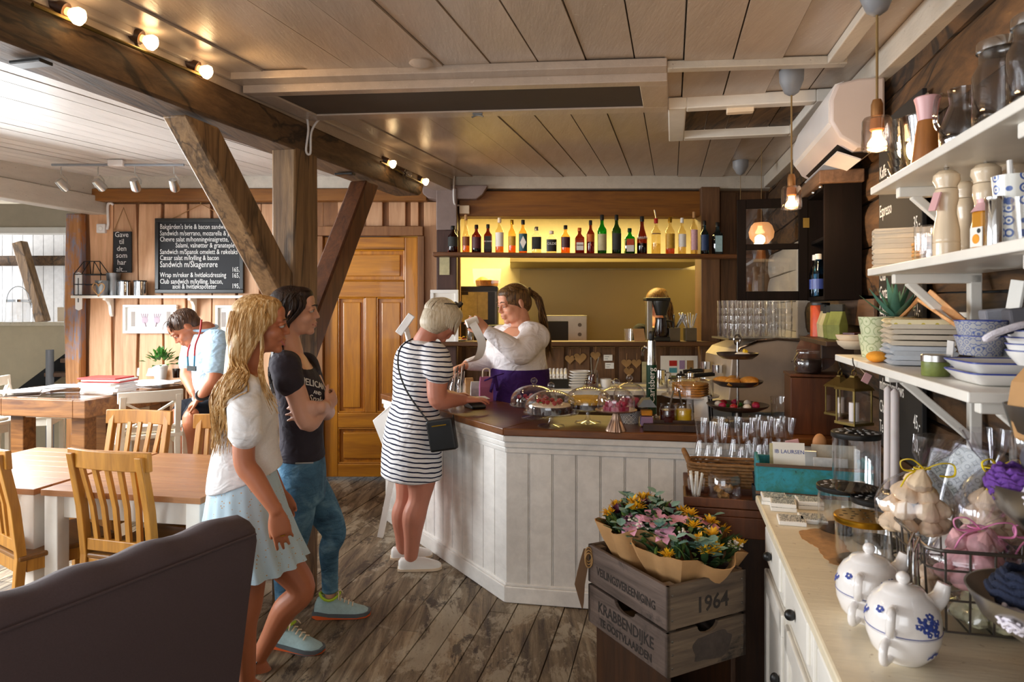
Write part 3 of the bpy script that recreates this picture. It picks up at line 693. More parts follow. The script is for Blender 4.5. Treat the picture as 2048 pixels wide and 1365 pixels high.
b = MB(); slab(b, -.018, .012, .0, .085, 0, (.02, 0)); slab(b, -.008, .012, .085, .10, 0, (.02, 0)); b.build('baseboard', 'bar_white', bar, 0, .004)
b = MB(); slab(b, -.006, .012, .80, .83, 0, (.01, 0)); slab(b, -.014, .012, .83, .862, 0, (.012, 0)); slab(b, -.024, .012, .862, .897, 0, (.02, 0)); b.build('cornice', 'bar_white', bar, 0, .006)
# ---- rear counter, ledge, bottle shelf, side counter
t = T('back_counter', 'pale counter with dark front running under the kitchen ledge', 'counter', (.55, 5.94, 0))
b = MB(); b.box((0.07, 0, .88), (2.14, .6, .04)); b.build('worktop', 'white', t, 0, .004)
b = MB(); b.box((0.07, .02, .43), (2.12, .54, .86)); b.build('cabinet_body', 'dark_wood', t, 0, .004)
rg = []
for k in range(25):
    x = -.72+2.72*k/24; w = .02*mnoise.noise(V((x*3, 2, 1))); yb = 6.268 if -.48 < x < 1.69 else 6.088; rg.append([(x, 6.02+w, 1.245), (x, yb, 1.245), (x, yb, 1.285), (x, 6.02+w, 1.285)])
b = MB(); b.loft(rg); tag(b.build('kitchen_ledge', 'ledge', None, 30, .006), 'rough dark plank ledge below the kitchen pass-through', 'ledge')
rg = []
for k in range(31):
    x = -.69+2.78*k/30; w = .015*mnoise.noise(V((x*3, 7, 1))); z = -.02*(k/30)
    rg.append([(x, 5.93+w, 2.035+z), (x, 6.09, 2.035+z), (x, 6.09, 2.07+z), (x, 5.93+w, 2.07+z)])
b = MB(); b.loft(rg); tag(b.build('bottle_shelf', 'shelf_raw', None, 30, .006), 'long raw-edged plank shelf holding the row of liquor bottles', 'shelf')
t = T('side_counter', 'dark side counter along the white boarded wall under the coffee machine', 'counter', R(U_W-.33, 5.0, 0), RWZ)
b = MB(); b.box((0, 0, .88), (1.7, .62, .04)); b.build('worktop', 'white', t, 0, .004); b = MB(); b.box((0, .02, .43), (1.68, .56, .86)); b.build('cabinet_body', 'dark_wood', t, 0, .004)
# ---- drop-in side table between bar and sideboard
t = T('side_table', 'brown wooden side table squeezed between the bar and the cream sideboard', 'table', R(.40, 3.00, 0), TH)
b = MB(); b.box((0, .06, .785), (.70, .58, .03)); b.build('tabletop', 'box_brown', t, 0, .004)
b = MB(); b.box((.02, .08, .37), (.60, .46, .70)); b.build('dark_infill', 'dark_wood', t, 0, .004)  # dark box added to darken the space below the tabletop
bars('apron', 'box_brown', t, [((-.335, .06, .74), (.025, .56, .06)), ((0, -.22, .73), (.64, .025, .08))])
for x in (-.32, .32):
    for y in (-.19, .31): b = MB(); b.box((x, y, .38), (.045, .045, .76)); b.build('leg', 'box_brown', t, 0, .003)
# ---- cream sideboard along the right wall
t = T('sideboard', 'cream painted old sideboard with worn edges along the log wall', 'sideboard', R(U_W-.285, .85, 0), RWZ)
LL = 3.7
b = MB(); b.box((0, -.0, .865), (LL, .54, .03)); b.build('top', 'cream_paint', t, 0, .006)
b = MB(); b.box((0, .02, .45), (LL-.04, .46, .80)); b.box((0, .03, .03), (LL-.1, .42, .06)); b.build('body', 'white_wood', t, 0, .005)
for k in range(8):
    x = -LL/2+.06+k*.45+.21
    dr = MB(); dr.box((x, -.225, .745), (.40, .03, .17)); dr.box((x, -.243, .745), (.33, .012, .11)); dro = dr.build('drawer', 'white_wood', t, 0, .006)
    kb = MB(); kb.ell((x, -.262, .745), (.015, .015, .015)); kb.build('knob', 'black', dro)
    do = MB(); do.box((x, -.225, .355), (.40, .025, .56))
    for a in ((x-.17, .05, .56, .355), (x+.17, .05, .56, .355)): do.box((a[0], -.241, a[3]), (a[1], .014, a[2]))
    for zz in (.11, .60): do.box((x, -.241, zz), (.40, .014, .07))
    doo = do.build('door', 'white_wood', t, 0, .005); kb = MB(); kb.ell((x+.165, -.262, .42), (.014, .014, .02)); kb.build('knob', 'black', doo)
# ---- oak topped white tables
def white_table(label, u0, u1, v0, v1, dr):
    w, d = u1-u0, v1-v0; t = T('dining_table', label, 'table', R((u0+u1)/2, (v0+v1)/2, 0), TH+dr, 'white tables with oak tops')
    b = MB()
    for k in range(8): b.box((0, -d/2+(k+.5)*d/8, .726), (w, d/8-.0008, .028), None)
    b.build('tabletop', 'oak_top', t, 0, .002)
    for s in (-1, 1): bars('apron', 'white_wood', t, [((0, s*(d/2-.06), .655), (w-.14, .022, .11)), ((s*(w/2-.06), 0, .655), (.022, d-.14, .11))])
    for sx in (-1, 1):
        for sy in (-1, 1): b = MB(); b.box((sx*(w/2-.045), sy*(d/2-.045), .355), (.07, .07, .71)); b.build('leg', 'white_wood', t, 0, .004)
white_table('oak topped white table nearest the post, behind the blonde woman', -2.87, -2.05, 2.60, 3.42, rad(3))
white_table('oak topped white table at the left picture edge', -3.72, -2.895, 2.56, 3.38, rad(2))
# ---- slat back oak chairs
def slat_chair(label, loc, rz, proto=[]):
    if proto: return copy_tree(proto[0], label, loc, rz)
    t = T('dining_chair', label, 'chair', loc, rz, 'slat-back oak chairs round the white tables'); proto.append(t)
    for s in (-1, 1):
        b = MB(); b.loft([[(s*.19+dx, y+dy, z) for dx, dy in ((-.018, -.02), (.018, -.02), (.018, .02), (-.018, .02))] for y, z in ((-.27, 0), (-.215, .25), (-.20, .45), (-.225, .68), (-.275, .93))]); b.build('rear_leg', 'chair_oak', t, 0, .004)
        b = MB(); b.box((s*.185, .19, .215), (.04, .04, .43)); b.build('front_leg', 'chair_oak', t, 0, .004)
        bars('seat_rail', 'chair_oak', t, [((s*.188, 0, .405), (.022, .36, .06))]); bars('stretcher', 'chair_oak', t, [((s*.188, -.01, .17), (.02, .36, .03))])
    bars('seat_rail', 'chair_oak', t, [((0, .195, .405), (.34, .022, .06)), ((0, -.2, .405), (.34, .022, .06))])
    b = MB(); b.box((0, .0, .445), (.43, .43, .025)); b.build('seat', 'seat_oak', t, 0, .008)
    rg = [[(x, y-.014+c, z0), (x, y+.012+c, z0), (x, y+.006+c, z0+.085), (x, y-.018+c, z0+.085)] for x, y, z0, c in ((-.225, -.265, .862, .012), (-.11, -.265, .862, -.006), (0, -.265, .862, -.012), (.11, -.265, .862, -.006), (.225, -.265, .862, .012))]
    b = MB(); b.loft(rg); b.build('top_rail', 'chair_oak', t, 30, .004)
    b = MB(); b.box((0, -.205, .50), (.34, .024, .055)); b.build('lower_rail', 'chair_oak', t, 0, .004)
    for k in range(5):
        x = -.12+.06*k; b = MB(); b.loft([[(x*q-.013, y-.008, z), (x*q+.013, y-.008, z), (x*q+.013, y+.008, z), (x*q-.013, y+.008, z)] for y, z, q in ((-.205, .52, 1), (-.222, .68, 1.08), (-.268, .875, 1.2))]); b.build('slat', 'chair_oak', t, 30, .002)
    return t
def gp(px, Y, z=0): return V(((px-1024)/F*Y, Y, z))
slat_chair('oak slat-back chair standing in front of the table, behind the purple sofa', (-1.725, 3.29, 0), rad(-16))
slat_chair('oak slat-back chair on the far side of the table, before the white bar stool', gp(216, 3.98), rad(180-10))
slat_chair('oak slat-back chair half hidden by the arm of the blonde woman', gp(408, 3.80), rad(180-8))
slat_chair('oak slat-back chair cut off by the left picture edge', (-2.27, 3.37, 0), rad(-35))
# ---- purple sofa seen from behind
so = T('sofa', 'purple-grey upholstered sofa back with tufted top edge in the lower left corner', 'sofa', (-.86, 2.3, 0))
dd = V((-.437, -.9)); nn = V((.9, -.437)); LS = 1.75
def sec(k, e=0):
    o = dd*k; pr = [(-.02, .845), (-.05, .868), (-.09, .878), (-.13, .868), (-.155, .83), (-.19, .5), (-.22, .12), (-.125, .08), (-.10, .3), (-.05, .6), (-.012, .80)]
    tu = .006*cos(k*2*pi/.22)
    return [(o.x+nn.x*(a+e*.0), o.y+nn.y*(a), z-(tu if z > .82 else 0)-e*(.03 if z > .8 else 0)) for a, z in pr]
b = MB(); rg = [[(sum(p[0] for p in sec(0))/11+(x-sum(p[0] for p in sec(0))/11)*.93-dd.x*.018, y*1+(sum(q[1] for q in sec(0))/11-y)*.07-dd.y*.018, z-.012 if z > .5 else z) for x, y, z in sec(0)]]
N = 48
for k in range(N+1): rg.append(sec(LS*k/N))
b.loft(rg); bk = b.build('backrest', 'sofa', so, 60)
b = MB(); b.tube([(dd.x*LS*k/20+nn.x*(-.004), dd.y*LS*k/20+nn.y*(-.004), .818) for k in range(21)], .004, 6); b.build('piping', 'sofa', bk)
b = MB(); c = dd*LS/2+nn*-.48; b.box((c.x, c.y, .28), (.62, LS, .36), (0, 0, math.atan2(nn.y, nn.x))); b.build('seat', 'sofa', so, 0, .06)
for k in (.08, LS-.08):
    for a in (-.16, -.72): b = MB(); c = dd*k+nn*a; b.tube([(c.x, c.y, 0), (c.x, c.y, .12)], .022, 10); b.build('leg', 'dark_wood', so)
# ---- old timber bar table with glass top
t = T('bar_table', 'tall table of old timbers with a glass top beside the plank wall', 'table', (-3.25, 5.33, 0), rad(-11.5))
w, d = .80, 1.05
b = MB()
for sx in (-1, 1): bars('side_beam', 'table_old', t, [((sx*(w/2-.05), 0, .875), (.10, d, .125))], .006)
for sy in (-1, 1): bars('end_beam', 'table_old', t, [((0, sy*(d/2-.05), .875), (w-.2, .10, .125))], .006)
b.box((0, 0, .85), (w-.2, d-.2, .02)); b.build('under_board', 'table_old', t, 0, .006)
b = MB(); b.box((0, 0, .945), (w+.03, d+.03, .012)); b.build('glass_top', 'glass_thin', t, 0, .002)
for sx in (-1, 1):
    for sy in (-1, 1): b = MB(); b.box((sx*(w/2-.14), sy*(d/2-.14), .405), (.11, .11, .81)); b.build('leg', 'table_old', t, 0, .006)
bars('brace_plate', 'white_wood', t, [((0, -d/2+.13, .80), (w-.3, .05, .02)), ((0, d/2-.13, .80), (w-.3, .05, .02))])
# ---- white cross-back bar stools
def stool(label, loc, rz, proto=[]):
    if proto: return copy_tree(proto[0], label, loc, rz)
    t = T('bar_stool', label, 'stool', loc, rz, 'white cross-back bar stools at the old timber table'); proto.append(t)
    for s in (-1, 1):
        b = MB(); b.loft([[(s*.165+dx, y+dy, z) for dx, dy in ((-.018, -.018), (.018, -.018), (.018, .018), (-.018, .018))] for y, z in ((-.25, 0), (-.19, .4), (-.175, .72), (-.20, .88), (-.225, 1.0))]); b.build('rear_leg', 'white_chair', t, 0, .004)
        b = MB(); b.box((s*.175, .165, .355), (.036, .036, .71)); b.build('front_leg', 'white_chair', t, 0, .004)
        bars('side_rail', 'white_chair', t, [((s*.172, -.01, .675), (.02, .32, .06)), ((s*.172, -.02, .30), (.02, .34, .025))])
        b = MB(); b.bar((-s*.15, -.19, .77), (s*.15, -.215, .955), .014, .026, up=(0, 1, 0)); b.build('cross_slat', 'white_chair', t, 0, .003)
    bars('seat_rail', 'white_chair', t, [((0, .17, .675), (.32, .02, .06)), ((0, .17, .22), (.32, .02, .04))])
    b = MB(); b.box((0, 0, .72), (.40, .39, .03)); b.build('seat', 'white_chair', t, 0, .008); b = MB(); b.box((0, .01, .748), (.35, .33, .025)); b.build('cushion', 'linen', t, 0, .012)
    rg = [[(x, -.24+c, .955), (x, -.215+c, .955), (x, -.22+c, 1.03), (x, -.245+c, 1.03)] for x, c in ((-.195, .015), (-.1, -.003), (0, -.01), (.1, -.003), (.195, .015))]
    b = MB(); b.loft(rg); b.build('top_rail', 'white_chair', t, 30, .005); b = MB(); b.box((0, -.185, .775), (.31, .02, .035)); b.build('lower_rail', 'white_chair', t, 0, .003)
    return t
stool('white cross-back bar stool with cushion in front of the seated man', (-2.53, 4.72, 0), rad(36))
stool('white bar stool behind the magazine pile, only its top rail showing', (-3.90, 5.55, 0), rad(-70))
stool('white bar stool cut off at the far left edge beside the timber table', (-4.0, 5.02, 0), rad(-95))
stool('white bar stool against the plank wall left of the potted plant', (-3.40, 6.05, 0), rad(168))
# ================================================================ people
Z = V((0, 0, 1))
def lerp(a, b, t): return V(a).lerp(V(b), t)
def smoothvals(vals, k):
    pts = [V((v, 0, 0)) for v in vals]; return [p.x for p in catmull(pts, k)]
def trunk(mb, secs, s, f, n=26, k=4, sq=.85):
    """loft through (centre, half width, half depth front, half depth back); s, f: side and front directions"""
    cs = catmull([c for c, *_ in secs], k); ws = smoothvals([q[1] for q in secs], k); df = smoothvals([q[2] for q in secs], k); db = smoothvals([q[3] if len(q) > 3 else q[2] for q in secs], k)
    rings = []
    for c, w, a, b_ in zip(cs, ws, df, db):
        r = []
        for j in range(n):
            t = 2*pi*j/n; x = cos(t); y = sin(t); x = math.copysign(abs(x)**sq, x); y = math.copysign(abs(y)**sq, y)
            r.append(c+s*(w*x)+f*((a if y > 0 else b_)*y))
        rings.append(r)
    mb.loft(rings)
def cap(mb, p, r): mb.ell(p, r, 16, 10)
def limb(mb, pts, rs, k=5, n=14):
    p = catmull(pts, k); r = smoothvals(rs, k); mb.tube(p, r, n)
    for e in (0, -1): mb.ell(p[e], r[e], 12, 8)
def leg(mb, hip, knee, ankle, back, g=1.0, r=(.088, .075, .056, .054, .042, .034)):
    back = V(back); pts = [V(hip), lerp(hip, knee, .5)+back*-.008, V(knee), lerp(knee, ankle, .3)+back*.018, lerp(knee, ankle, .68)+back*.008, V(ankle)]
    limb(mb, pts, [q*g for q in r])
def foot(mb, ankle, toe_dir, L=.235, w=.042, h=.055, flat=0):
    a = V(ankle); t = V(toe_dir).normalized(); s = V((0, 0, 1)).cross(t).normalized(); u = t.cross(s)*-1 if t.cross(s).z < 0 else t.cross(s)
    base = a-u*(.075); rings = []
    for x, ww, hh in ((-.055, .4, .5), (-.045, .75, .8), (-.01, .85, 1.3), (.03, .82, 1.25), (.08, .95, .85), (.12, 1.08, .62), (.155, .98, .48), (.175, .55, .34)):
        c = base+t*(x*L/.235); rings.append([c+s*(w*ww*cos(2*pi*j/14))+u*(max(0, sin(2*pi*j/14))*h*hh+min(0, sin(2*pi*j/14))*.006+.006) for j in range(14)])
    mb.loft(rings)
def hand(mb, wrist, d, n, ts=1, size=1.0, curl=(.5, .5, .55, .6), thumb=(.6, .7, .3), spread=.1, rr=1.0):
    """d: along the hand, n: where the palm looks, ts: which side the thumb is on"""
    w = V(wrist); d = V(d).normalized(); n = (V(n)-d*V(n).dot(d)).normalized(); l = d.cross(n)*ts; k = size
    rings = []
    for x, ww, tt in ((-.02, .026, .021), (.0, .027, .019), (.03, .037, .017), (.06, .041, .016), (.085, .041, .014), (.098, .036, .011)):
        rings.append([w+d*x*k+l*(ww*cos(2*pi*j/14)*k)+n*(tt*sin(2*pi*j/14)*k) for j in range(14)])
    mb.loft(rings)
    for i, (L, r) in enumerate(((.072, .0088), (.080, .009), (.074, .0086), (.056, .0076))):
        b_ = w+d*(.086-.006*(i == 3))*k+l*(.030-.0205*i)*k; pts = [b_-d*.02*k, b_]; ang = -.05
        for j, fr in enumerate((.45, .31, .24)):
            ang += curl[i]*(1.0 if j else .8); dirr = d*cos(ang)+n*sin(ang)+l*spread*(1-i*.66)*.5
            b_ = b_+dirr.normalized()*L*fr*k; pts.append(b_)
        p = catmull(pts, 3); mb.tube(p, [r*k*rr*(1-.22*q/(len(p)-1)) for q in range(len(p))], 9); mb.ell(p[-1], r*k*rr*.8, 8, 6)
    t = (d*thumb[0]+l*thumb[1]+n*thumb[2]).normalized(); b_ = w+d*.02*k+l*.022*k; pts = [b_, b_+t*.035*k, b_+t*.035*k+(t*.8+d*.5).normalized()*.03*k, b_+t*.035*k+(t*.8+d*.5).normalized()*.03*k+(t*.5+d*.8+n*.2).normalized()*.024*k]
    p = catmull(pts, 3); mb.tube(p, [.0125*k*(1-.28*q/(len(p)-1)) for q in range(len(p))], 9); mb.ell(p[-1], .009*k, 8, 6)
def head_matrix(c, fwd, up=(0, 0, 1), s=1.0):
    f = V(fwd).normalized(); y = V(up).cross(f).normalized(); z = f.cross(y)
    m = MX(((f.x, y.x, z.x, c[0]), (f.y, y.y, z.y, c[1]), (f.z, y.z, z.z, c[2]), (0, 0, 0, 1))); return m @ MX.Diagonal((s, s, s, 1))
def head(mb, M, male=False, plump=0.0, smile=0.0):
    e = lambda c, r, rot=None: mb.ell(c, r, 18, 12, 0, M, rot)
    e((-.012, 0, .030), (.098, .076, .086)); e((.028, 0, -.03), (.063, .058+.008*plump, .074)); e((.030, 0, -.074), (.05, .049+.012*plump, .038+.006*plump))
    e((.070, 0, -.097), (.021, .024, .017)); e((.077, 0, .022), (.022, .049, .02)); e((.070, 0, .05), (.024, .045, .035))
    for s in (-1, 1):
        e((.056, s*.036, -.030), (.031+.004*plump, .026+.006*plump, .028)); e((-.008, s*.078, -.004), (.019, .009, .031), (0, .15, s*.35)); e((.100, s*.010, -.032), (.009, .0065, .0065))
        if smile: e((.076, s*.032, -.05), (.016, .012, .014))
    mb.tube([M @ V(p) for p in ((.090, 0, .022), (.098, 0, -.002), (.1085, 0, -.024))], [.0075, .008, .0095], 10); e((.1085, 0, -.029), (.0105, .0095, .0085))
    e((.090, 0, -.055), (.013, .026, .010)); e((.089, 0, -.071), (.012, .022, .009))
    if male: e((.04, 0, -.082), (.05, .05, .034))
def face(t, M, lips='lip', iris='iris', brow='hair_dark', look=(1, 0, 0), smile=0, lid=.3, skin='skin', shut=0):
    """eyes, brows and lips as parts of the person"""
    for s in (-1, 1):
        b = MB(); c = V((.0825, s*.0315, .0005)); b.ell(c, (.0118, .0128, .0095 if not shut else .006), 14, 10, 0, M)
        g = (V(look)+V((0, s*.05, 0))).normalized(); b.ell(c+g*.0072, (.0058, .0066, .0066), 10, 8, 1, M); b.ell(c+g*.0102, (.0034, .0034, .0034), 8, 6, 2, M); b.build('eye', ['eye_white', iris, 'black'], t, 60)
        b = MB(); b.ell((.0815, s*.0315, .004+.004*(1-lid*2) if not shut else .001), (.0148, .0165, .0105), 14, 10, 0, M, (0, -.5+.5*lid+(.8 if shut else 0), 0)); b.build('eyelid', skin, t, 60)
        b = MB(); b.tube([M @ V(p) for p in ((.0955, s*.018, .0045-.007*shut), (.0975, s*.030, .0082-.010*shut), (.092, s*.0435, .0048-.008*shut))], [.0012, .0018, .0012], 6); b.build('eyelash', 'black', t, 60)
        b = MB(); b.tube([M @ V(p) for p in ((.1015, s*.014, .0225), (.1005, s*.030, .0285), (.088, s*.048, .0235))], [.0028, .0034, .0016], 7); b.build('eyebrow', brow, t, 60)
    b = MB()
    w = .0185+.004*smile; q = .004*smile
    b.tube(catmull([M @ V(p) for p in ((.081, -w, -.061+q), (.0975, -.010, -.0565), (.0995, 0, -.058), (.0975, .010, -.0565), (.081, w, -.061+q))], 4), [.0012]+[.0034]*15+[.0012], 8)
    b.build('upper_lip', lips, t, 60); b = MB()
    b.tube(catmull([M @ V(p) for p in ((.081, -w, -.063+q), (.0945, -.010, -.0705-.006*smile), (.0970, 0, -.0725-.007*smile), (.0945, .010, -.0705-.006*smile), (.081, w, -.063+q))], 4), [.0012]+[.0040]*15+[.0012], 8); b.build('lower_lip', lips, t, 60)
    if smile: b = MB(); b.tube(catmull([M @ V(p) for p in ((.085, -w*.8, -.0625+q*.8), (.0965, 0, -.0655), (.085, w*.8, -.0625+q*.8))], 5), [.001]+[.0032*smile]*9+[.001], 8); b.build('teeth', 'teeth', t, 60)
class Person:
    def __init__(s, label, loc, group=None):
        s.t = T('person', label, 'person', loc, 0, group); s.loc = V(loc)
    def rel(s, me): me.transform(MX.Translation(-s.loc)); return me
    def skin(s, mb, m, voxel=.0055, smooth=4, name='body', fn=None):
        s.body = meshobj(name, s.rel(remesh(mb, voxel, smooth, fn)), m, s.t); return s.body
    def wear(s, name, mb, m, voxel=.008, smooth=5, fn=None, parent=None):
        return meshobj(name, s.rel(remesh(mb, voxel, smooth, fn)), m, parent or s.t)
    def add(s, name, mb, m, smooth=50, parent=None, bevel=0):
        me = mb.mesh(name, m, smooth); s.rel(me); o = bpy.data.objects.new(name, me); COL.objects.link(o); o.parent = parent or s.t
        if bevel: q = o.modifiers.new('b', 'BEVEL'); q.width = bevel; q.segments = 2
        return o
    def face(s, M, **k): face(s.t, MX.Translation(-s.loc) @ M, **k)
def lock(mb, pts, w0, w1, n=7, flat=.45, k=4, up=None):
    """one tapered lock of hair"""
    p = catmull(pts, k); N = len(p)-1
    mb.tube(p, [max(.0015, (w0+(w1-w0)*(i/N))*min(1, .35+3*i/N, .15+3.0*(1-i/N))) for i in range(N+1)], n, 0, None, False, flat, up)
def lay(o, base, pts, r, lo=.006, hi=.018):
    """keep the path of a lock on the outside of a garment"""
    out = []; off = r.uniform(lo, hi)
    for p in catmull(pts, 3):
        ok, pos, n, _ = o.closest_point_on_mesh(p-base)
        if ok and (p-base-pos).dot(n) < off: p = base+pos+n*off
        out.append(p)
    return out
def cap_pt(M, az, el, k=1.0):
    """point on the scalp: az 0 is the face side, turning to the person's left"""
    return M @ (V((-.012, 0, .030))+V((.104*cos(az)*cos(el), .083*sin(az)*cos(el), .092*sin(el)))*k)

# ---------------- blonde woman in white tee and pale blue skirt
def blonde():
    p = Person('blonde woman in white T-shirt and pale blue skirt standing in front of the post', (-1.09, 2.86, 0))
    f = V((.965, .26, 0)).normalized(); s = V((-f.y, f.x, 0)); c0 = V((-1.09, 2.86, 0))
    zt = lambda y: zat(y, 2.86)
    def ctr(px, py): q = at(px, py, 2.86); return V((q.x, 2.86, q.z))
    M = head_matrix(at(521, 650, 2.86), (.95, .28, -.05), s=1.03)
    m = MB(); head(m, M, smile=1)
    limb(m, [M @ V((-.02, 0, -.05)), M @ V((-.028, 0, -.10)), ctr(494, 745)], [.052, .05, .062])
    tr = [(ctr(489, 1035), .16, .095, .12), (ctr(488, 985), .17, .10, .115), (ctr(489, 925), .14, .09, .09), (ctr(492, 870), .145, .10, .09), (ctr(490, 820), .165, .115, .095), (ctr(489, 780), .17, .09, .095), (ctr(490, 755), .12, .06, .07), (ctr(492, 742), .06, .05, .05)]
    trunk(m, tr, s, f)
    # near (right) arm hanging, hand relaxed
    rs, re, rw = at(489, 782, 2.695), at(489, 925, 2.66), at(552, 1022, 2.64)
    limb(m, [rs, lerp(rs, re, .5), re, lerp(re, rw, .35), rw], [.052, .046, .041, .039, .026]); hand(m, rw, (at(566, 1075, 2.64)-rw), (-.25, .9, -.1), -1, .98, (.22, .28, .34, .42), (.9, .35, .35))
    ls, le, lw = at(500, 782, 3.03), at(520, 910, 3.06), at(560, 985, 3.02)
    limb(m, [ls, lerp(ls, le, .5), le, lerp(le, lw, .35), lw], [.054, .045, .04, .038, .026]); hand(m, lw, (.5, -.1, -.8), (0, -1, 0), 1, .95)
    # legs: right leg carries, left knee forward
    rk, ra = at(497, 1205, 2.76), at(494, 1352, 2.74); leg(m, at(488, 1050, 2.79), rk, ra, -f, 1.0); foot(m, ra+V((0, 0, -.01)), f+V((0, 0, -.18)))
    lk, la = at(604, 1178, 2.95), at(520, 1312, 2.98); leg(m, at(505, 1055, 2.95), lk, la, -f, 1.03); foot(m, la, f+V((0, 0, -.75)), .225)
    p.skin(m, 'skin_tan', .0052)
    p.face(M, brow='hair_brown', smile=1, skin='skin_tan', lips='lip', look=(1, .1, 0))
    # T-shirt
    m = MB(); h0 = ctr(489, 962)
    trunk(m, [(h0+V((0, 0, 0)), .172, .155, .15), (ctr(489, 930), .165, .145, .14), (ctr(490, 870), .163, .13, .115), (ctr(489, 820), .182, .132, .118), (ctr(487, 782), .187, .104, .118), (ctr(488, 762), .155, .078, .094), (ctr(490, 752), .105, .064, .078)], s, f)
    e = at(491, 868, 2.655); limb(m, [at(487, 778, 2.72), lerp(rs, e, .5)+V((0, -.004, 0)), e], [.066, .066, .063]); m.tube([lerp(rs, e, .8), e+V((0, 0, -.012))], [.062, .067], 16)
    e = at(508, 860, 3.07); limb(m, [at(498, 778, 3.0), lerp(ls, e, .5), e], [.072, .07, .067])
    cap(m, rs+s*.012, .066); cap(m, ls-s*.012, .062); cap(m, rs-f*.02+s*.05+Z*.010, .062); cap(m, ls-f*.01-s*.05+Z*.010, .06)
    def hem(co):                                              # the hem hangs lower at the back
        k = max(0, 1-(co.z-h0.z)/.14); u = (co-c0).dot(f); 
        return co+V((0, 0, k*(.055*u/.16+.02)))+V((0, 0, 0))
    sh = p.wear('t_shirt', m, 'tee_white', .0075, 5, hem)
    # gathered skirt
    rings = []; n = 96
    def ring(cx, w, d, amp, fr, ph, tilt):
        return [cx+s*((w+amp*sin(fr*2*pi*j/n+ph))*cos(2*pi*j/n))+f*((d+amp*sin(fr*2*pi*j/n+ph))*sin(2*pi*j/n))+Z*(tilt*sin(2*pi*j/n)) for j in range(n)]
    for (px, py), w, d, amp, tl in (((490, 935), .150, .118, .0, .0), ((491, 985), .175, .148, .002, 0), ((494, 1022), .185, .165, .003, .0), ((495, 1028), .188, .168, .005, .0), ((503, 1080), .205, .187, .009, .012), ((513, 1132), .215, .205, .013, .032)): rings.append(ring(ctr(px, py), w, d, amp, 17, .4, tl))
    inner = [[q+(ctr(500, 1050)-q)*.012 for q in r] for r in rings[::-1]]
    m = MB(); m.loft(rings+inner, closed=True); p.add('skirt', m, 'skirt_blue', 80)
    # sandals
    for ank, td in ((ra+V((0, 0, -.01)), f+V((0, 0, -.18))), (la, f+V((0, 0, -.75)))):
        t_ = V(td).normalized(); sd = Z.cross(t_).normalized(); u = t_.cross(sd); u = -u if u.z < 0 else u; base = V(ank)-u*.078; m = MB()
        m.loft([[base+t_*x+sd*(w*cos(a))+u*(h*sin(a)) for a in (pi/4, 3*pi/4, 5*pi/4, 7*pi/4)] for x, w, h in ((-.07, .045, .009), (0, .055, .009), (.10, .062, .008), (.18, .035, .008))])
        m.tube([base+t_*.10+sd*.046*cos(a)+u*.055*sin(a) for a in [pi*k/8 for k in range(9)]], .006, 6); m.tube([base+t_*.0+sd*.040*cos(a)+u*.085*sin(a) for a in [pi*k/8 for k in range(9)]], .004, 6); p.add('sandal', m, 'black')
    m = MB(); fg = rw+(at(566, 1075, 2.64)-rw).normalized()*.098; m.tube([fg+V((.012*cos(a), .012*sin(a), .002*cos(a))) for a in [2*pi*k/12 for k in range(12)]], .0018, 6, closed=True); p.add('ring', m, 'brass')
    # long straight hair falling behind the shoulder
    m = MB(); m.ell((-.02, 0, .038), (.103, .087, .088), 20, 14, 0, M); m.ell((-.055, 0, -.02), (.068, .082, .10), 18, 12, 0, M); m.ell((.020, 0, .078), (.062, .068, .042), 18, 12, 0, M)
    trunk(m, [(M @ V((-.06, 0, .0)), .085, .05, .05), (M @ V((-.075, 0, -.09)), .10, .052, .05), (at(473, 745, 2.86), .118, .045, .048), (at(462, 800, 2.84), .115, .03, .04), (at(447, 870, 2.83), .09, .02, .03)], s, f, sq=1)
    ho = p.wear('hair', m, 'hair_blonde', .007, 6)
    r = random.Random(5); m = MB()
    for k in range(150):                                      # near side and back locks
        az = -r.uniform(1.15, 2.95); el = r.uniform(.15, 1.25); a = cap_pt(M, az, el, 1.03); tz = r.random()
        out = cap_pt(M, az, -.25, 1.10+r.uniform(0, .05)); out2 = M @ V((-.035-.05*r.random()+.03*cos(az), -.088*max(-.2, -sin(az))-.004 if sin(az) < 0 else .08*sin(az), -.12))
        x1 = r.uniform(448, 494); e1 = at(x1, 765+r.uniform(-10, 10), 2.685+(494-x1)*.0012); x2 = r.uniform(421, 472); e2 = at(x2, r.uniform(830, 915), 2.655+(472-x2)*.0016)
        lock(m, lay(sh, p.loc, [a, out, out2, e1, lerp(e1, e2, .5), e2], r), r.uniform(.008, .013), .003, k=2)
    for k in range(16):                                       # locks falling to the front of the shoulder
        a = cap_pt(M, -r.uniform(1.0, 1.3), r.uniform(.5, 1.2), 1.03); lock(m, lay(sh, p.loc, [a, M @ V((.012, -.09, .0)), M @ V((.012+.01*r.random(), -.088, -.09)), at(524+r.uniform(-8, 6), 760, 2.70), at(548+r.uniform(-10, 14), r.uniform(795, 830), 2.70)], r), .007, .002, k=2)
    for k in range(26):
        az = -r.uniform(0, pi); a = cap_pt(M, -r.uniform(.1, 1.3), r.uniform(.75, 1.45), 1.02); lock(m, [M @ V((.06+r.uniform(-.02, .0), -.012-.03*r.random(), .106)), cap_pt(M, -1.0-r.random()*.6, .75, 1.05), cap_pt(M, -1.3-r.random()*.8, .1, 1.08), M @ V((-.03-.05*r.random(), -.094, -.07))], .009, .004)
    p.add('hair_locks', m, 'hair_blonde', 60, ho)
blonde()
